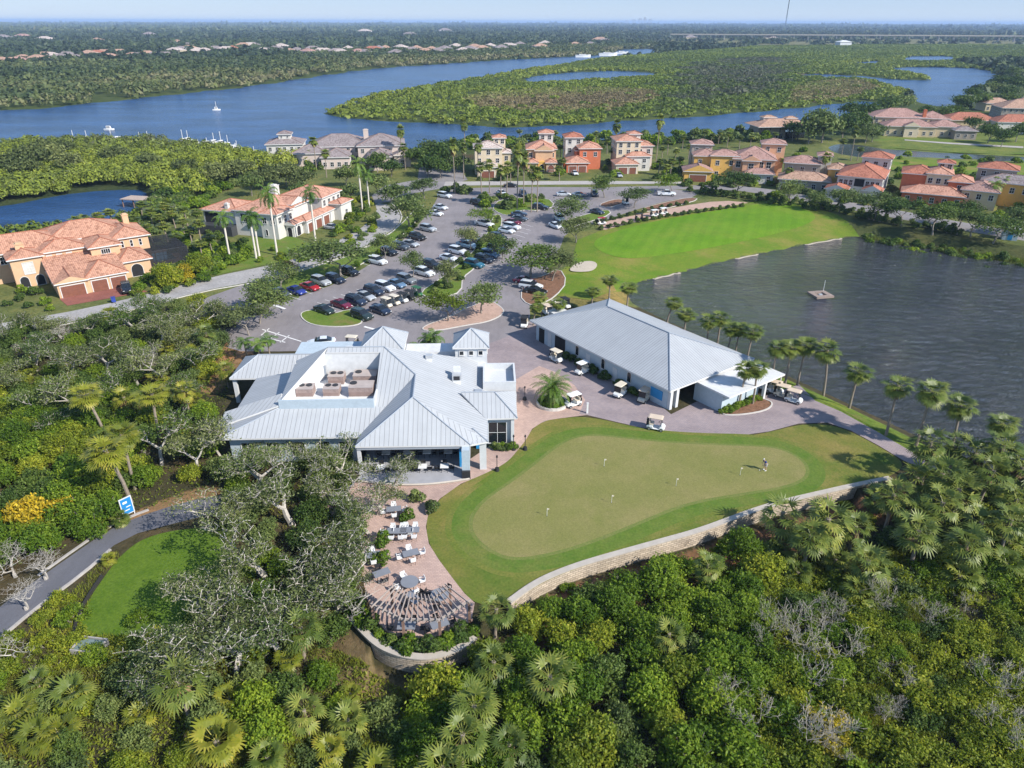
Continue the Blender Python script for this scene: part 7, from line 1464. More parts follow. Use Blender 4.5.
for px, py, ang, lb, roofm, bodym in [(557, 356, -50, 'white golf cart nearest the dark barn doorway', 'cream', 'cartwhite'), (583, 368, -140, 'white-roofed golf cart in the middle of the barn front', 'cartwhite', 'cartwhite'), (621, 390, -130, 'cream-roofed golf cart beside the last barn hedge', 'cream', 'cartwhite'), (645, 395, -125, 'golf cart parked in the barn shadow by the blue banner', 'tanroof', 'cream'), (657, 423, -20, 'tan-roofed golf cart on the drive beside the putting lawn', 'tanroof', 'cartwhite'), (574, 400, -150, 'white golf cart tucked behind the date palm planter', 'cartwhite', 'cartwhite'),
        (776, 387, -35, 'golf cart half under the barn canopy', 'tanroof', 'cartwhite'), (784, 391, -35, 'golf cart between two others outside the canopy', 'tanroof', 'cream'), (795, 396, -35, 'tan-roofed golf cart at the front of the canopy queue', 'tanroof', 'cartwhite'), (764, 383, -35, 'golf cart deepest under the barn canopy', 'cream', 'cartwhite'), (525, 322, -100, 'dark-roofed golf cart at the far left corner of the barn', 'blacktrim', 'cartwhite'), (548, 310, -60, 'golf cart behind the barn beneath small palms', 'tanroof', 'cartwhite'), (566, 303, -60, 'golf cart beside the white lean-to of the barn', 'blacktrim', 'cartwhite'), (557, 306, -60, 'golf cart between the small palms behind the barn', 'cream', 'cartwhite'),
        (387, 303, -38, 'beige golf cart in the lot, nearest the navy sedan', 'cream', 'cream'), (395, 300.5, -38, 'yellowish golf cart in the lot, second of the cart line', 'cream', 'cream'), (403, 298, -38, 'black-roofed golf cart in the lot, third of the cart line', 'blacktrim', 'cartwhite'), (410, 295.5, -38, 'black golf cart in the lot, fourth of the cart line', 'blacktrim', 'blacktrim'), (417.5, 292, -38, 'green golf cart at the far end of the cart line', 'greenbody', 'greenbody'),
        (352, 342, 170, 'cream golf cart behind the left lantern roof', 'cream', 'cartwhite'), (655, 213, 20, 'white golf cart on the cart path, left of a pair', 'cartwhite', 'cartwhite'), (664, 211, 20, 'white golf cart on the cart path, right of a pair', 'cartwhite', 'cartwhite'), (640, 217, 20, 'dark golf cart on the cart path by the range edge', 'blacktrim', 'blacktrim'), (626, 201, -60, 'black-roofed golf cart in the upper lot beside an oak', 'blacktrim', 'cartwhite'), (602, 221, 10, 'red-roofed golf cart at the start of the cart path', 'taillamp', 'cartwhite')]:
    x, y = G(px, py, .9); dup(CART, (x, y, .04), R(ang), lb, 'golf carts around the clubhouse', mats={'canopy': M[roofm], 'body': M[bodym]})
for p in list(CARS.values()) + [CART]:
    for c in list(p.children):
        for g in list(c.children): bpy.data.objects.remove(g)
        bpy.data.objects.remove(c)
    bpy.data.objects.remove(p)

# ================================================================== PATIO AND GREEN
M['tablegrey'] = plain('grey_table', (.20, .21, .235), .5, .1); M['chairwhite'] = plain('white_chair', (.70, .70, .69), .5, .05); M['wood'] = plain('weathered_wood', (.40, .31, .25), .85, .2, 3); M['palewood'] = plain('pale_pergola_wood', (.34, .285, .25), .85, .15, 3); M['darkwood2'] = plain('raft_wood', (.26, .20, .165), .85, .2, 3); M['darkwood'] = plain('brown_post_wood', (.22, .135, .10), .85, .2, 3)
def table_proto(round_=False, w=1.6, d=.9, mat='tablegrey'):
    t = thing('patio_table', 'x', 'table', (0, -6000, 0)); a = MB()
    if round_: a.cyl(0, 0, .71, .76, w / 2, 20)
    else: a.box(-w / 2, w / 2, -d / 2, d / 2, .71, .76)
    a.build('tabletop', M[mat], t)
    for x in (-1, 1):
        for y in (-1, 1): a = MB(); q = .62 if round_ else .88; a.tube([(x * w / 2 * q * .8, y * (w if round_ else d) / 2 * q * .8, 0), (x * w / 2 * q * .75, y * (w if round_ else d) / 2 * q * .75, .71)], .03, 5); a.build('leg', M['blacktrim'], t)
    return t
def chair_proto(mat):
    t = thing('patio_chair', 'x', 'chair', (0, -6000, 0)); a = MB(); a.box(-.25, .25, -.25, .25, .42, .48); a.build('seat', M[mat], t)
    a = MB(); a.box(-.25, .25, -.30, -.25, .5, .92); a.build('backrest', M[mat], t)
    for x in (-1, 1):
        for y in (-1, 1): a = MB(); a.tube([(x * .22, y * .22, 0), (x * .21, y * .21, .42)], .02, 4); a.build('leg', M['blacktrim'], t)
    for x in (-1, 1): a = MB(); a.box(x * .27 - .03, x * .27 + .03, -.25, .22, .62, .66); a.build('armrest', M[mat], t)
    return t
TB = {'rect': table_proto(), 'round': table_proto(True, 1.7), 'long': table_proto(False, 2.0, .9), 'white': table_proto(False, 1.0, 1.0, 'chairwhite')}; CH = {m: chair_proto(m) for m in ('chairwhite', 'blacktrim')}
PZ = .04
def setting(kind, x, y, ang, chairs, label, where, z=PZ, cm='chairwhite', group='patio tables'):
    dup(TB[kind], (x, y, z), R(ang), label, group)
    for k, (cx, cy, ca) in enumerate(chairs):
        c, s = math.cos(R(ang)), math.sin(R(ang)); dup(CH[cm], (x + cx * c - cy * s, y + cx * s + cy * c, z), R(ang + ca), f"{'white' if cm == 'chairwhite' else 'black'} chair, {ORD[k]} around {where}", 'patio chairs')
four = [(0, -.85, 0), (0, .85, 180), (-1.15, 0, -90), (1.15, 0, 90)]; six = [(-.5, -.8, 0), (.5, -.8, 0), (-.5, .8, 180), (.5, .8, 180), (-1.4, 0, -90), (1.4, 0, 90)]
for kind, px, py, ang, ch, lb, wh, cm in [('long', 398, 533, 2, six, 'long grey patio table, left half of a joined pair', 'the left joined patio table', 'chairwhite'), ('long', 411, 532, 2, six[:5], 'long grey patio table, right half of a joined pair', 'the right joined patio table', 'chairwhite'), ('rect', 412, 555, 20, four, 'grey slatted patio table midway down the patio', 'the tilted grey patio table', 'chairwhite'), ('round', 411, 584, 0, [(1.2 * math.cos(a), 1.2 * math.sin(a), math.degrees(a) + 90) for a in (.4, 2.2, 3.6, 5.3)], 'round dark patio table with white chairs', 'the round dark patio table', 'chairwhite'), ('rect', 414, 600, -40, [(0, -.9, 0), (0, .9, 180)], 'small grey patio table just below the round one', 'the small lower patio table', 'blacktrim'), ('round', 441, 597, 10, [(1.2 * math.cos(a), 1.2 * math.sin(a), math.degrees(a) + 90) for a in (.8, 2.6, 4.4)], 'dark round table near the right end of the pergola', 'the dark table by the pergola', 'blacktrim'),
        ('rect', 374, 557, 15, four, 'grey patio table in the oak shade', 'the oak shaded patio table', 'chairwhite'), ('rect', 360, 536, 70, four[:3], 'grey patio table farthest left beneath the oak', 'the leftmost patio table', 'blacktrim'), ('rect', 408, 628, 0, six, 'dark dining table under the middle pergola bay', 'the middle pergola table', 'blacktrim'), ('rect', 441, 626, 25, four, 'dark dining table under the right pergola bay', 'the right pergola table', 'blacktrim'), ('rect', 395, 511, 10, four, 'grey patio table close to the terrace steps', 'the patio table near the terrace', 'chairwhite'), ('rect', 383, 575, 30, four[:3], 'grey patio table among the planting bed', 'the planting bed table', 'blacktrim')]:
    x, y = G(px, py, .5); setting(kind, x, y, ang, ch, lb, wh, PZ, cm)
for k, lx in enumerate((2.6, 5.2, 7.6, 10.2)):
    for r_, ly in enumerate((.4, 3.6)):
        p = cl(lx + .3 * r_, ly, 0); setting('white', p[0], p[1], 2, [(0, .85, 180), (-.85, 0, -90), (.85, 0, 90)], f"white terrace table, {ORD[k]} from the left in the {'front' if r_ == 0 else 'rear'} line", f"the {ORD[k]} {'front' if r_ == 0 else 'rear'} terrace table", .165, 'blacktrim', 'terrace tables')
for p in list(TB.values()) + list(CH.values()):
    for c in list(p.children): bpy.data.objects.remove(c)
    bpy.data.objects.remove(p)
# pergola over the patio end
pg = thing('pergola', 'curved timber pergola of three bays with open slatted roof at the patio end', 'pergola', (*G(424, 630), 0)); ox, oy = G(424, 630)
OUT = [G(376, 627), G(406, 642), G(442, 642.5), G(471, 623)]; INN = []
cx0, cy0 = G(420, 585)
for x, y in OUT: d = math.hypot(cx0 - x, cy0 - y); INN.append((x + (cx0 - x) / d * 2.5, y + (cy0 - y) / d * 2.5))
def beam(a, b, z, w, h, name, mat, ext=.3):
    dx, dy = b[0] - a[0], b[1] - a[1]; l = math.hypot(dx, dy); T = Matrix.Translation((a[0] - ox, a[1] - oy, z)) @ Matrix.Rotation(math.atan2(dy, dx), 4, 'Z'); m_ = MB(); m_.box(-ext, l + ext, -w / 2, w / 2, 0, h, 0, T); m_.build(name, mat, pg)
for x, y in OUT: m_ = MB(); m_.box(x - ox - .11, x - ox + .11, y - oy - .11, y - oy + .11, 0, 2.55); m_.build('post', M['darkwood'], pg)
for x, y in (INN[0], INN[3]): m_ = MB(); m_.box(x - ox - .1, x - ox + .1, y - oy - .1, y - oy + .1, 0, 2.55); m_.build('post', M['darkwood'], pg)
for k in range(3):
    beam(OUT[k], OUT[k + 1], 2.552 + .002 * k, .14, .18, 'beam', M['palewood'], .15); beam(INN[k], INN[k + 1], 2.551 + .002 * k, .14, .18, 'beam', M['palewood'], .1)
    n = 6
    for j in range(n):
        t = (j + .5) / n; a = (OUT[k][0] + (OUT[k + 1][0] - OUT[k][0]) * t, OUT[k][1] + (OUT[k + 1][1] - OUT[k][1]) * t); b = (INN[k][0] + (INN[k + 1][0] - INN[k][0]) * t, INN[k][1] + (INN[k + 1][1] - INN[k][1]) * t); beam(a, b, 2.745, .07, .14, 'rafter', M['palewood'], .45)
# golf flags with cups
for k, (px, py, lb) in enumerate([(548, 516.5, 'practice flag nearest the stone wall on the putting green'), (605, 466.5, 'practice flag near the top left of the putting green'), (612.5, 503, 'practice flag near the middle of the putting green'), (677, 486, 'practice flag right of centre on the putting green'), (741, 475, 'practice flag closest to the golfer')]):
    x, y = G(px, py); t = thing('golf_flag', lb, 'golf flag', (x, y, .066), 0, 'flags on the putting green'); a = MB(); a.tube([(0, 0, 0), (0, 0, 1.05)], .02, 6); a.build('pole', M['cartwhite'], t); a = MB(); a.box(.0, .22, -.008, .008, .86, 1.03); a.build('flag', M['cream'], t); a = MB(); a.cyl(0, 0, -.05, .006, .07, 10); a.build('cup', M['blacktrim'], t)
# golfer
gx, gy = G(766, 470); M['skin'] = plain('skin', (.42, .26, .19), .6, .05); M['navyshirt'] = plain('navy_shirt', (.025, .05, .19), .8, .1); M['shorts'] = plain('grey_shorts', (.36, .35, .34), .85, .1); M['cap'] = plain('white_cap', (.65, .65, .64), .7, .05)
person = thing('person', 'golfer in a navy shirt and pale shorts bending over a putt', 'person', (gx, gy, .066), R(200))
def skin(name, J, E, mat, root=0, sub=1):
    me = bpy.data.meshes.new(name); me.from_pydata([j[:3] for j in J], E, []); me.materials.append(mat); o = bpy.data.objects.new(name, me); COL.objects.link(o); o.parent = person
    o.modifiers.new('skin', 'SKIN'); s = o.modifiers.new('sub', 'SUBSURF'); s.levels = sub; s.render_levels = sub
    for v, j in zip(me.skin_vertices[0].data, J): v.radius = (j[3], j[3])
    me.skin_vertices[0].data[root].use_root = True; return o
BJ = [(0, 0, .92, .13), (.10, 0, 1.12, .125), (.24, 0, 1.32, .14), (.32, 0, 1.41, .06), (.38, 0, 1.49, .075), (.42, 0, 1.57, .095), (.43, 0, 1.66, .07), (.26, .19, 1.34, .065), (.34, .23, 1.08, .045), (.42, .07, .88, .034), (.45, .03, .80, .035), (.26, -.19, 1.34, .065), (.34, -.23, 1.08, .045), (.42, -.05, .86, .034), (.45, -.02, .77, .035), (0, .11, .88, .10), (.05, .15, .48, .065), (-.02, .16, .08, .045), (.14, .17, .03, .04), (0, -.11, .88, .10), (.05, -.15, .48, .065), (-.02, -.16, .08, .045), (.14, -.17, .03, .04)]
skin('body', BJ, [(0, 1), (1, 2), (2, 3), (3, 4), (4, 5), (5, 6), (2, 7), (7, 8), (8, 9), (9, 10), (2, 11), (11, 12), (12, 13), (13, 14), (0, 15), (15, 16), (16, 17), (17, 18), (0, 19), (19, 20), (20, 21), (21, 22)], M['skin'])
skin('shirt', [(.02, 0, .95, .165), (.10, 0, 1.12, .155), (.24, 0, 1.33, .165), (.29, 0, 1.385, .08), (.26, .19, 1.35, .085), (.32, .22, 1.15, .07), (.26, -.19, 1.35, .085), (.32, -.22, 1.15, .07)], [(0, 1), (1, 2), (2, 3), (2, 4), (4, 5), (2, 6), (6, 7)], M['navyshirt'])
skin('shorts', [(0, 0, .93, .155), (0, .11, .86, .125), (.05, .15, .52, .095), (0, -.11, .86, .125), (.05, -.15, .52, .095)], [(0, 1), (1, 2), (0, 3), (3, 4)], M['shorts'])
skin('cap', [(.41, 0, 1.66, .10), (.44, 0, 1.70, .09), (.55, 0, 1.62, .045)], [(0, 1), (1, 2)], M['cap'])
for s_ in (-1, 1): a = MB(); loft(a, [(-.06, .04, 0, .07, .035), (.06, .05, 0, .09, .04), (.20, .035, 0, .05, .03)]); o = a.build('shoe', M['cap'], person, T=Matrix.Translation((0, s_ * .165, 0)))
pt = thing('putter', 'thin golf putter held low by the golfer', 'golf club', (gx, gy, .066), R(200)); a = MB(); a.tube([(.45, 0, .85), (.62, .02, .04)], .012, 5); a.build('shaft', M['rim'], pt); a = MB(); a.box(.58, .66, -.06, .07, 0, .04); a.build('club_head', M['blacktrim'], pt); a = MB(); a.tube([(.445, 0, .88), (.475, .003, .70)], .018, 5); a.build('grip', M['blacktrim'], pt)
b_ = MB(); rr = .06
for i in range(6):
    for j in range(8):
        f = lambda i, j: (rr * math.sin(math.pi * i / 6) * math.cos(math.pi * j / 4), rr * math.sin(math.pi * i / 6) * math.sin(math.pi * j / 4), rr * math.cos(math.pi * i / 6) + rr); b_.face([f(i, j), f(i + 1, j), f(i + 1, j + 1), f(i, j + 1)])
o = b_.build('golf_ball', M['cartwhite'], None, True, (gx - .7, gy - .1, .066)); tag(o, 'white golf ball at the feet of the golfer', 'golf ball')
# poles, signs, boxes
for px, py, lb in [(526, 450, 'dark slim pole with a weighted base, nearer the putting lawn'), (514.5, 450, 'dark slim pole with a weighted base against the clubhouse wall'), (498, 471, 'dark slim pole with a weighted base beside the terrace column'), (525.5, 400, 'dark slim pole with a weighted base left of the date palm')]:
    x, y = G(px, py); t = thing('patio_heater', lb, 'pole lamp', (x, y, .04), 0, 'dark poles on the pavers'); a = MB(); a.cyl(0, 0, 0, .42, .30, 14, r2=.24); a.build('base', M['blacktrim'], t); a = MB(); a.tube([(0, 0, .4), (0, 0, 1.9)], .045, 8); a.build('pole', M['darkmetal'], t); a = MB(); a.cyl(0, 0, 1.9, 2.15, .13, 10, r2=.09); a.build('lamp_head', M['blacktrim'], t)
x, y = G(588, 413); t = thing('marker_post', 'short white square marker post at the corner of the drive', 'post', (x, y, .03)); a = MB(); a.box(-.12, .12, -.12, .12, 0, 1.5); a.build('post', M['cartwhite'], t); a = MB(); a.box(-.15, .15, -.15, .15, 1.5, 1.58); a.build('cap', M['trimwhite'], t)
x, y = G(131, 517); t = thing('path_sign', 'tall blue sign board in a white frame beside the path', 'sign', (x, y, 0), R(52)); a = MB()
a.box(-.65, .65, -.05, .05, .35, 2.45); a.build('board', M['trimwhite'], t); a = MB(); a.box(-.55, .55, -.062, -.05, .45, 2.35); a.build('blue_panel', plain('sign_blue', (.02, .20, .48), .5, .1), t); a = MB(); a.box(-.35, .1, -.07, -.063, 1.75, 2.0); a.box(-.1, .38, -.07, -.063, 1.25, 1.35); a.box(-.35, .2, -.07, -.063, .85, .95); a.build('white_marks', M['cartwhite'], t)
for s_ in (-.6, .6): a = MB(); a.box(s_ - .05, s_ + .05, .051, .12, 0, 2.4); a.build('post', M['trimwhite'], t)
x, y = G(93, 652); t = thing('utility_box', 'low grey-green utility box with a pale rim below the shade lawn', 'utility box', (x, y, -.1), R(-8)); a = MB(); a.box(-1.1, 1.1, -.7, .7, 0, .8); a.build('casing', plain('box_green', (.09, .12, .11), .6, .15), t); a = MB(); a.box(-1.2, 1.2, -.8, -.7, 0, .95); a.box(-1.2, 1.2, .7, .8, 0, .95); a.box(-1.2, -1.1, -.7, .7, 0, .95); a.box(1.1, 1.2, -.7, .7, 0, .95); a.build('rim', M['concrete'], t); a = MB(); a.box(-1, 1, -.6, .6, .8, .84); a.build('lid', plain('box_lid', (.16, .21, .20), .5, .1), t)
x, y = G(115, 303.5); t = thing('wheelie_bin', 'blue wheeled rubbish bin on the red paved driveway', 'bin', (x, y, .06), R(30)); a = MB(); loft(a, [(-.35, .32, .1, 1.0, .36), (.35, .32, .1, 1.0, .36)]); a.build('bin_body', plain('bin_blue', (.03, .06, .30), .5, .05), t); a = MB(); a.box(-.40, .40, -.40, .40, 1.0, 1.07); a.build('lid', plain('bin_lid_blue', (.03, .05, .22), .5, .05), t)
for s_ in (-.3, .3): a = MB(); a.tube([(-.3, s_ - .04, .12), (-.3, s_ + .04, .12)], .12, 10); a.build('wheel', M['tyre'], t)
x, y = G(553, 404); pl = [(x + 2.1 * math.cos(k * .2618), y + 2.1 * math.sin(k * .2618)) for k in range(24)]; t = thing('round_planter', 'round kerbed planter holding the big date palm', 'planter', (x, y, 0)); pl0 = [(a_ - x, b__ - y) for a_, b__ in pl]; kerb('kerb', pl0, M['kerb'], .3, .4, kind=None, parent=t); o = sheet('soil', pl, M['mulch'], .2, kind=None); o.parent = t; o.matrix_parent_inverse = Matrix.Translation((-x, -y, 0))
mulch = chaikin([bl(*q)[:2] for q in [(6.2, -4.1), (13.6, -4.1), (14.4, -5.0), (14.5, -6.6), (12, -7.4), (8.5, -6.4), (6.0, -4.9)]], 2); sheet('planting_island', mulch, M['mulch'], .08); kerb('kerb', mulch, M['kerb'], .2, .14)
# fountain raft in the pond
x, y = G(821, 295, POND_Z); t = thing('fountain_raft', 'square wooden fountain raft with a dark well and a thin pole floating on the pond', 'raft', (x, y, POND_Z), R(12)); t.scale = (.74, .8, .8); a = MB()
for b4 in ((-2.6, 2.6, -2.2, -1.1), (-2.6, 2.6, 1.1, 2.2), (-2.6, -1.2, -1.1, 1.1), (1.2, 2.6, -1.1, 1.1)): a.box(*b4, .05, .55)
a.build('deck', M['darkwood2'], t); a = MB(); a.box(-1.2, 1.2, -1.1, 1.1, -.2, .1); a.build('well', M['blacktrim'], t); a = MB(); a.box(-.5, .5, -.3, .3, .1, .45); a.build('pump', M['galv'], t); a = MB(); a.tube([(1.9, 1.6, .5), (1.9, 1.6, 3.4)], .06, 6); a.build('pole', M['cartwhite'], t)
x, y = G(140, 207, RIVER_Z); t = thing('boat_dock', 'small brown wooden dock platform over the lagoon', 'dock', (x, y, RIVER_Z), R(-12)); a = MB(); a.box(-4, 4, -2.5, 2.5, 2.2, 2.45); a.build('deck', M['wood'], t)
for px_ in (-3.6, 0, 3.6):
    for py_ in (-2.1, 2.1): a = MB(); a.cyl(px_, py_, -1, 2.2, .16, 8); a.build('pile', M['darkwood'], t)
x, y = G(1009, 238); t = thing('site_cabin', 'small pale blue and white cabin by the street trees', 'cabin', (x, y, .03), R(-25)); a = MB(); a.box(-1.6, 1.6, -1.3, 1.3, 0, 2.8); a.build('wall', M['palewall'], t); a = MB(); roof(a, -1.8, 1.8, -1.5, 1.5, 2.95, .3, 'gg', 'x', cap=False); a.build('roof', [M['flatwhite'], M['trimwhite'], M['ridgecap'], M['trimwhite']], t); a = MB(); a.box(-.5, .5, -1.34, -1.3, .1, 2.1); a.build('door', M['bluewall'], t)
# ================================================================== RIVER AND FAR THINGS
def boat(px, py, L_, ang, mast, label, group='boats moored along the river'):
    x, y = G(px, py, RIVER_Z); t = thing('boat', label, 'boat', (x, y, RIVER_Z), R(ang), group); a = MB(); h = L_ * .13; loft(a, [(-L_ / 2, L_ * .13, -.2, h, L_ * .15), (0, L_ * .15, -.3, h, L_ * .17), (L_ * .3, L_ * .10, -.2, h * 1.1, L_ * .12), (L_ / 2, .05, .1, h * 1.25, .08)]); a.build('hull', M['cartwhite'], t)
    a = MB(); loft(a, [(-L_ * .25, L_ * .10, h, h + 1.3, L_ * .08), (L_ * .12, L_ * .10, h, h + 1.3, L_ * .07), (L_ * .2, L_ * .07, h, h + .3, L_ * .05)]); a.build('cabin', M['trimwhite'], t); a = MB(); a.box(-L_ * .2, L_ * .13, -L_ * .103, L_ * .103, h + .6, h + 1.0); a.build('window', M['carglass'], t)
    if mast: a = MB(); a.tube([(0, 0, h + 1), (0, 0, mast)], .12, 5); a.build('mast', M['trimwhite'], t)
for k, (px, py, L_, ang, ms) in enumerate([(75, 143, 9, 20, 7), (88, 141.5, 8, 70, 6), (113, 143, 11, 10, 8), (120, 142, 9, 30, 0), (128, 143.5, 10, 60, 0), (141, 143, 9, 20, 6), (149, 142, 10, 70, 6), (156, 144, 9, 40, 0), (184, 144, 9, 80, 8), (189, 143, 9, 60, 7), (197, 146, 10, 20, 0), (208, 147, 11, 30, 5), (215, 145.5, 10, 60, 7), (222, 146, 10, 75, 8), (229, 148, 9, 30, 7), (238, 152, 9, 20, 6), (247, 155, 9, 60, 0), (255, 156, 10, 30, 5)]):
    boat(px, py, L_ * .68, ang, ms * .72, f"white {'masted' if ms else 'motor'} boat at the marina, {ORD[k]} from the left")
boat(217, 111, 4.5, 15, 5, 'lone white sailing boat out on the river'); boat(608, 55.5, 30, 5, 9, 'large white boat at the far river bend'); boat(622, 53.5, 22, 5, 0, 'white boat just right of the large one at the bend'); boat(583, 57, 24, 5, 0, 'low white boat left of the far river bend'); boat(110, 131, 5, 0, 0, 'small white boat off the marina, farthest out')
for k, (x0, x1, yy) in enumerate([(72, 160, 144.5), (182, 235, 148.5)]):
    A, B = G(x0, yy, RIVER_Z), G(x1, yy + .5, RIVER_Z); d = math.hypot(B[0] - A[0], B[1] - A[1]); t = thing('boat_dock', f"long grey marina dock along the river bank, {'left' if k == 0 else 'right'} of two", 'dock', (*A, RIVER_Z), math.atan2(B[1] - A[1], B[0] - A[0])); a = MB(); a.box(0, d, -1, 1, .5, .75); a.build('deck', M['wood'], t)
    for q in range(8): a = MB(); a.cyl(d * q / 7, 1.1, -1, 2.0, .2, 6); a.build('pile', M['trimwhite'], t)
RT = [('grey', 'tile_mauve'), ('tan', 'tile_tan'), ('dusty pink', 'tile_pink'), ('pale', 'tile_pale'), ('red', 'tile_red')]; hr = random.Random(5); spots = []
for k in range(30): spots.append((2 + k * 8.6 + hr.uniform(-3, 3), 63.5 - k * .42 + hr.uniform(-3.0, 3.0)))
for k in range(34): spots.append((262 + k * 7.4 + hr.uniform(-2.5, 2.5), 53.5 + hr.uniform(-3, 2.2) - abs(k - 17) * .06 - max(0, k - 22) * .35))
spots += [(4, 41), (24, 40), (46, 43), (98, 44), (178, 46), (188, 49), (250, 49), (520, 47), (540, 49), (545, 46), (575, 47), (590, 46.5), (600, 42), (604, 43), (365, 34), (410, 37), (150, 38), (445, 33), (690, 39.5), (770, 39.5)]
spots.sort()
for k, (px, py) in enumerate(spots):
    x, y = G(px, py); s_ = 1.0 + max(0, y - 1100) * .0006; nm, tl = RT[hr.randrange(5) if hr.random() > .75 else hr.choice((0, 0, 1, 3))]; w_, d_ = hr.uniform(17, 26) * s_, hr.uniform(13, 18) * s_
    t = thing('house', f'hazy house with {nm} roof across the river, {ORD[k] if k < 30 else str(k + 1) + "th"} from the left', 'house', (x, y, 0), R(hr.uniform(-25, 25)), 'far houses across the river')
    a = MB(); a.box(-w_ / 2, w_ / 2, -d_ / 2, d_ / 2, 0, 4.2 * s_); a.build('wall', M[hr.choice(['st_white', 'st_cream', 'st_pink', 'st_sand'])], t); a = MB(); roof(a, -w_ / 2 - .8, w_ / 2 + .8, -d_ / 2 - .8, d_ / 2 + .8, 4.4 * s_, .42, cap=False); roof(a, -w_ * .1, w_ * .42, -d_ * .75, 0, 4.3 * s_, .45, axis='y', cap=False); a.build('roof', [M[tl], M['trimwhite'], M['cap_dusty'], M['trimwhite']], t)
    a = MB(); a.box(-w_ * .3, w_ * .3, -d_ / 2 - .05, -d_ / 2 + .02, 1, 2.8); a.build('window', M['glass'], t)
A, B = G(670, 39.2), G(1060, 40.6); d = math.hypot(B[0] - A[0], B[1] - A[1]); t = thing('highway_bridge', 'long low pale highway bridge crossing the marsh near the horizon', 'bridge', (*A, 0), math.atan2(B[1] - A[1], B[0] - A[0])); a = MB(); a.box(0, d, -7, 7, 13, 15); a.build('deck', M['concrete'], t); a = MB(); a.box(0, d, -7.4, -7.02, 14.2, 16.4); a.build('parapet', M['capstone'], t)
for q in range(28): a = MB(); a.box(d * q / 27 - .8, d * q / 27 + .8, -5, 5, -1, 12.98); a.build('pier', M['concrete'], t)
x, y = G(843, 45.5); t = thing('house', 'white roadside building at the foot of the far bridge', 'house', (x, y, 0), R(10), 'far houses across the river'); a = MB(); a.box(-14, 14, -10, 10, 0, 9); a.build('wall', M['whitewall'], t); a = MB(); roof(a, -15, 15, -11, 11, 9.2, .3, cap=False); a.build('roof', [M['flatwhite'], M['trimwhite'], M['ridgecap'], M['trimwhite']], t)
t = thing('radio_mast', 'thin lattice radio mast rising above the horizon', 'mast', (2266, 6600, 0)); a = MB()
for k in range(3): an = k * 2.094; a.tube([(4 * math.cos(an), 4 * math.sin(an), 0), (2.2 * math.cos(an), 2.2 * math.sin(an), 215)], 1.0, 4)
a.build('leg_frame', M['darkmetal'], t); a = MB()
for z in range(0, 214, 9):
    for k in range(3): r0 = 4 - 1.8 * z / 215; an, bn_ = k * 2.094, (k + 1) * 2.094; a.tube([(r0 * math.cos(an), r0 * math.sin(an), z), (r0 * math.cos(bn_), r0 * math.sin(bn_), z + 9)], .5, 3)
a.build('bracing', M['darkmetal'], t)
for k, (dx, w_, h_) in enumerate([(-260, 60, 95), (-120, 50, 120), (0, 55, 150), (90, 45, 175), (190, 60, 130), (-420, 70, 70)]):
    t = thing('office_tower', f'faint office tower on the horizon skyline, {ORD[k]} of six', 'tower', (3934 + dx * 1.6, 24500, 0), 0, 'skyline towers'); a = MB(); a.box(-w_, w_, -w_, w_, 0, h_ * .8); a.build('shaft', M['galv'], t); a = MB(); a.box(-w_ * .7, w_ * .7, -w_ * .7, w_ * .7, h_ * .8, h_); a.build('crown_block', M['galv'], t)
# ------------------------------------------------------------------ camera, sun, sky, air
cam = bpy.data.cameras.new('camera'); co = bpy.data.objects.new('camera', cam); COL.objects.link(co)
cam.sensor_width = 36; cam.lens = F / 1024 * 36; cam.clip_start = 0.5; cam.clip_end = 200000
co.location = (0, 0, CAMH); co.rotation_euler = (math.pi / 2 - PITCH, R(-0.14), 0)
scene.camera = co
SUN_EL, SUN_AZ = 37.0, math.atan2(0.85, -0.52)      # azimuth measured from +Y towards +X
sd = Vector((math.sin(SUN_AZ) * math.cos(R(SUN_EL)), math.cos(SUN_AZ) * math.cos(R(SUN_EL)), math.sin(R(SUN_EL))))
sl = bpy.data.lights.new('sun', 'SUN'); sl.energy = 4.8; sl.angle = R(0.5); sl.color = (1.0, 0.95, 0.87)
so = bpy.data.objects.new('sun', sl); COL.objects.link(so); so.rotation_euler = sd.to_track_quat('Z', 'Y').to_euler(); so.location = (0, 0, 200)
w = bpy.data.worlds.new('World'); scene.world = w; w.use_nodes = True; nt = w.node_tree
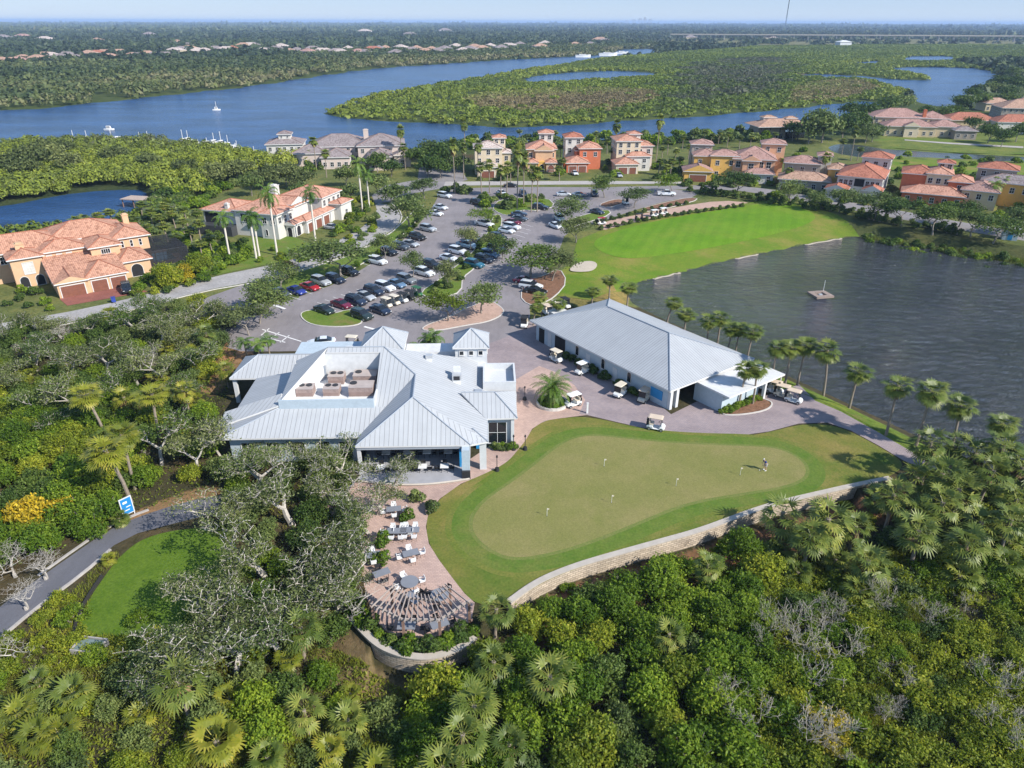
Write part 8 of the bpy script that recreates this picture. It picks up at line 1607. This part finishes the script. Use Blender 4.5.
sky = nt.nodes.new('ShaderNodeTexSky'); sky.sky_type = 'NISHITA'; sky.sun_disc = False; sky.sun_elevation = R(SUN_EL); sky.sun_rotation = SUN_AZ
sky.air_density = 1.0; sky.dust_density = 0.0; sky.ozone_density = 2.0; sky.altitude = 50
bg = nt.nodes['Background']; bg.inputs[1].default_value = 0.148; 
tc = nt.nodes.new('ShaderNodeTexCoord'); sx = nt.nodes.new('ShaderNodeSeparateXYZ'); nt.links.new(tc.outputs['Generated'], sx.inputs[0])
lowf = ramp(nt, sx.outputs[2], [(0.0, 0.92), (0.03, 0.85), (0.3, 0.0)])          # pale blue band of air along the horizon
lowc = ramp(nt, sx.outputs[2], [(0.0, (2.6, 3.25, 4.1)), (0.028, (1.65, 2.5, 3.85)), (0.3, (.9, 1.8, 3.6))])
nt.links.new(mixcol(nt, lowf, sky.outputs[0], lowc), bg.inputs[0])
hz = MB(); hz.box(-60000, 60000, -300, 68000, -5, 75)
hm = bpy.data.materials.new('haze_air'); hm.use_nodes = True; hn = hm.node_tree; hn.nodes.clear()
ho = hn.nodes.new('ShaderNodeOutputMaterial'); pv = hn.nodes.new('ShaderNodeVolumePrincipled')
pv.inputs['Color'].default_value = (0.52, 0.70, 1.0, 1); pv.inputs['Density'].default_value = 0.000085; pv.inputs['Anisotropy'].default_value = 0.0
hn.links.new(pv.outputs[0], ho.inputs['Volume'])
tag(hz.build('haze', hm), kind='stuff')
scene.view_settings.view_transform = 'Standard'; scene.view_settings.look = 'None'; scene.view_settings.exposure = 0.55; scene.view_settings.gamma = 1
scene.render.engine = 'CYCLES'
cy = scene.cycles; cy.max_bounces = 5; cy.diffuse_bounces = 3; cy.glossy_bounces = 2; cy.transmission_bounces = 4; cy.transparent_max_bounces = 8; cy.volume_bounces = 0
cy.use_denoising = True; cy.use_adaptive_sampling = True; cy.adaptive_threshold = 0.01
try: cy.denoiser = 'OPENIMAGEDENOISE'
except Exception: pass
bpy.context.view_layer.update()
print('SCRIPT', round(time.time() - T0, 1), 's objects', len(scene.objects))
